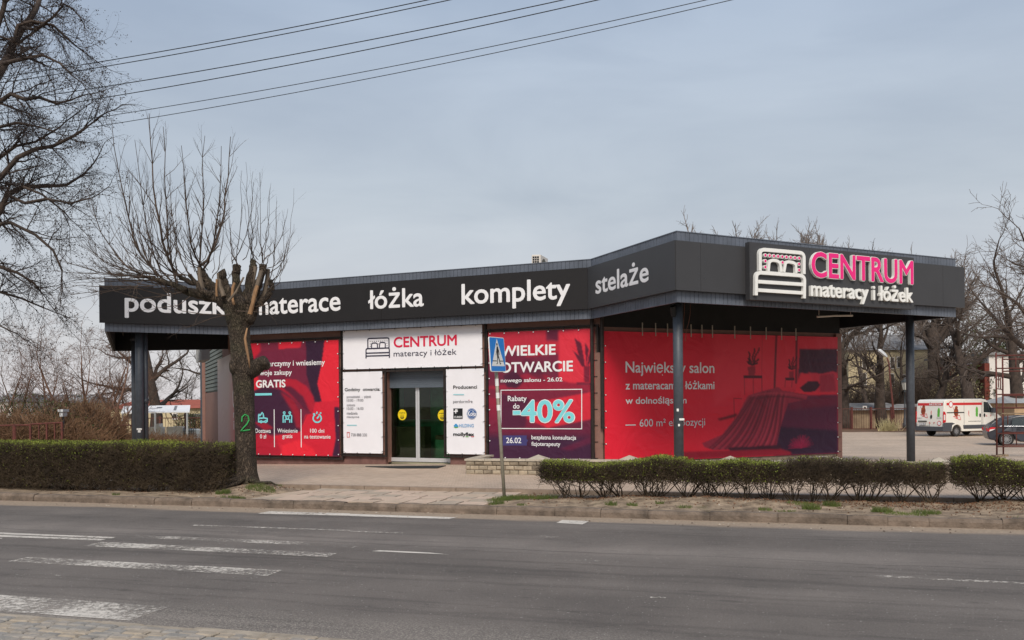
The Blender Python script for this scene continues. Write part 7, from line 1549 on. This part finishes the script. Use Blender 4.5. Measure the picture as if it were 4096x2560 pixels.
for i, (x, Y, H) in enumerate(((2022, 112, 14), (2165, 110, 15), (2225, 106, 16), (2262, 98, 15), (2325, 108, 17), (2420, 110, 18), (2395, 92, 16))): plant_tree((KA, KB, KE, KC, KB)[i % 5], x, Y, H, 'far bare tree among the trunks in the depth of the park', G3, i * 1.1)
plant_tree(KC, 368, 60, 13.5, 'big dark tree with leaning trunk right of the twin columns', None, .8, tilt=-.06)
plant_tree(KE, 500, 62, 12, 'dark trunk squeezed beside the far end of the shop wall', None, 2.4)
G4 = 'far small bare trees on the left horizon'
for i, (x, Y, H) in enumerate(((430, 100, 8), (300, 105, 8), (455, 92, 6.5), (350, 98, 7.5))): plant_tree(KB, x, Y, H, 'far small bare tree over the shelter roof', G4, i * 1.9, cm='twig')
G5 = 'slim upright bare trees in the left thicket'
for i, (x, Y, H) in enumerate(((28, 46, 7.6), (88, 44, 7.2), (120, 47, 8.4), (165, 43, 8.6), (205, 46, 9.0), (238, 45, 8.2), (262, 42, 8.3), (295, 46, 7.6), (60, 50, 7.4), (320, 48, 6.6), (-10, 45, 7.6), (185, 50, 8.2))): plant_tree(KD, x, Y, H, 'slim upright bare tree in the thicket behind the rusty fence', G5, i * 1.3, tm='twig_red', cm='twig_red', name='slim_tree', wide=1.2)
# evergreens and thickets
def bush(name, label, cat, c, rx, ry, rz, nt, nl, tm, lm_, ls=.05, seed=1, tl=(.3, .9), rad=.012):
    g = np.random.default_rng(seed); o = thing(name, c, label, cat); h = nfun(seed, 14)
    def pts(n, sh=.45):
        d = g.normal(size=(n, 3)); d /= np.linalg.norm(d, axis=1, keepdims=True); d[:, 2] = np.abs(d[:, 2]); r = (sh + (1 - sh) * g.random(n) ** .6) * (1 + .22 * h(d[:, 0] * 2 + d[:, 2], d[:, 1] * 2)); return np.array(c) + d * r[:, None] * np.array([rx, ry, rz]), d
    P, d = pts(nt, .2); dd = d * np.array([.5, .5, .6]) + g.normal(0, .6, (nt, 3)); dd[:, 2] += .25; dd /= np.linalg.norm(dd, axis=1, keepdims=True); P1 = P + dd * g.uniform(*tl, nt)[:, None]; P1[:, 2] = np.maximum(P1[:, 2], c[2])
    Pm = (P + P1) / 2 + g.normal(0, .06, (nt, 3)); V, Q = segs_geo(np.concatenate([P, Pm]), np.concatenate([Pm, P1]), np.full(2 * nt, rad), np.full(2 * nt, rad * .6), 3); np_mesh('stems', V, Q, tm, o)
    if nl: C, _ = pts(nl); V, Q = leaves_geo(C, ls, g); np_mesh('foliage', V, Q, lm_, o)
    return o
def at_g(x, Y): p = at_v(x, 1000, Y); return (p[0], p[1], gz(Y) - .1)
bush('evergreen_shrub', 'dark olive evergreen shrub at the left edge behind the fence', 'shrub', at_g(60, 38), 3.6, 2, 2.3, 1800, 14000, 'twig', 'leaf_dk', .055, 31)
bush('evergreen_shrub', 'dark ivy covered shrub in the middle of the thicket', 'shrub', at_g(135, 40), 2.0, 1.6, 2.5, 1500, 5000, 'twig_red', 'leaf_dk', .05, 32)
bush('bramble_thicket', 'tangled brown bramble thicket behind the rusty fence and the small lamp', 'thicket', at_g(178, 40), 1.9, 1.8, 1.7, 9000, 1500, 'bramble', 'leaf_dk', .04, 33)
bush('bramble_thicket', 'pale tangled bramble mound left of the shelter', 'thicket', at_g(245, 42), 1.3, 1.3, .8, 4500, 0, 'bramble', 'leaf_dk', .04, 34)
bush('bramble_thicket', 'low bramble heap at the foot of the shelter', 'thicket', at_g(330, 44), 2.6, 1.2, .6, 4000, 0, 'bramble', 'leaf_dk', .04, 35)
bush('bramble_thicket', 'low dry bramble heap before the concrete blocks', 'thicket', at_g(420, 46), 2.2, 1.0, .45, 3000, 0, 'bramble', 'leaf_dk', .04, 36)
bush('bramble_thicket', 'brown undergrowth at the far left behind the fence rail', 'thicket', at_g(30, 36), 3.5, 1.2, 1.5, 6000, 2500, 'bramble', 'leaf_dk', .04, 37)
bush('conifer_shrub', 'small dark green conifer beside the orange beige hut', 'shrub', at_g(451, 58), 1.1, 1, 2.0, 300, 3500, 'twig_dk', 'leaf_dk', .05, 38)
bush('conifer', 'dark green conifer left of the brick pier of the white building', 'conifer', at_g(2315, 84), 3.0, 2.5, 8.5, 600, 9000, 'twig_dk', 'leaf_dk', .13, 39)
bush('conifer', 'high dark conifer behind the scaffold top, beyond the white building', 'conifer', at_g(2352, 98), 5.5, 3, 11, 800, 9000, 'twig_dk', 'leaf_dk', .16, 40)
bush('blossom_shrub', 'pale budding shrub behind the van between the tree trunks', 'shrub', at_g(2250, 82), 3.6, 2, 5.6, 1800, 3500, 'twig', 'drygrass', .06, 42, (.5, 1.4), .02)
for i, (x, Y, rz) in enumerate(((2020, 90, 2.6), (2165, 94, 4), (2215, 90, 3.6), (2300, 92, 3.2))): bush('undergrowth', ['brown undergrowth behind the first leaning park tree', 'brown undergrowth behind the iron lantern post', 'brown undergrowth behind the roof of the van', 'brown undergrowth beside the conifer'][i], 'thicket', at_g(x, Y), 5.5, 2, rz, 3500, 0, 'twig', 'leaf_dk', .05, 50 + i, (.6, 1.8), .025)
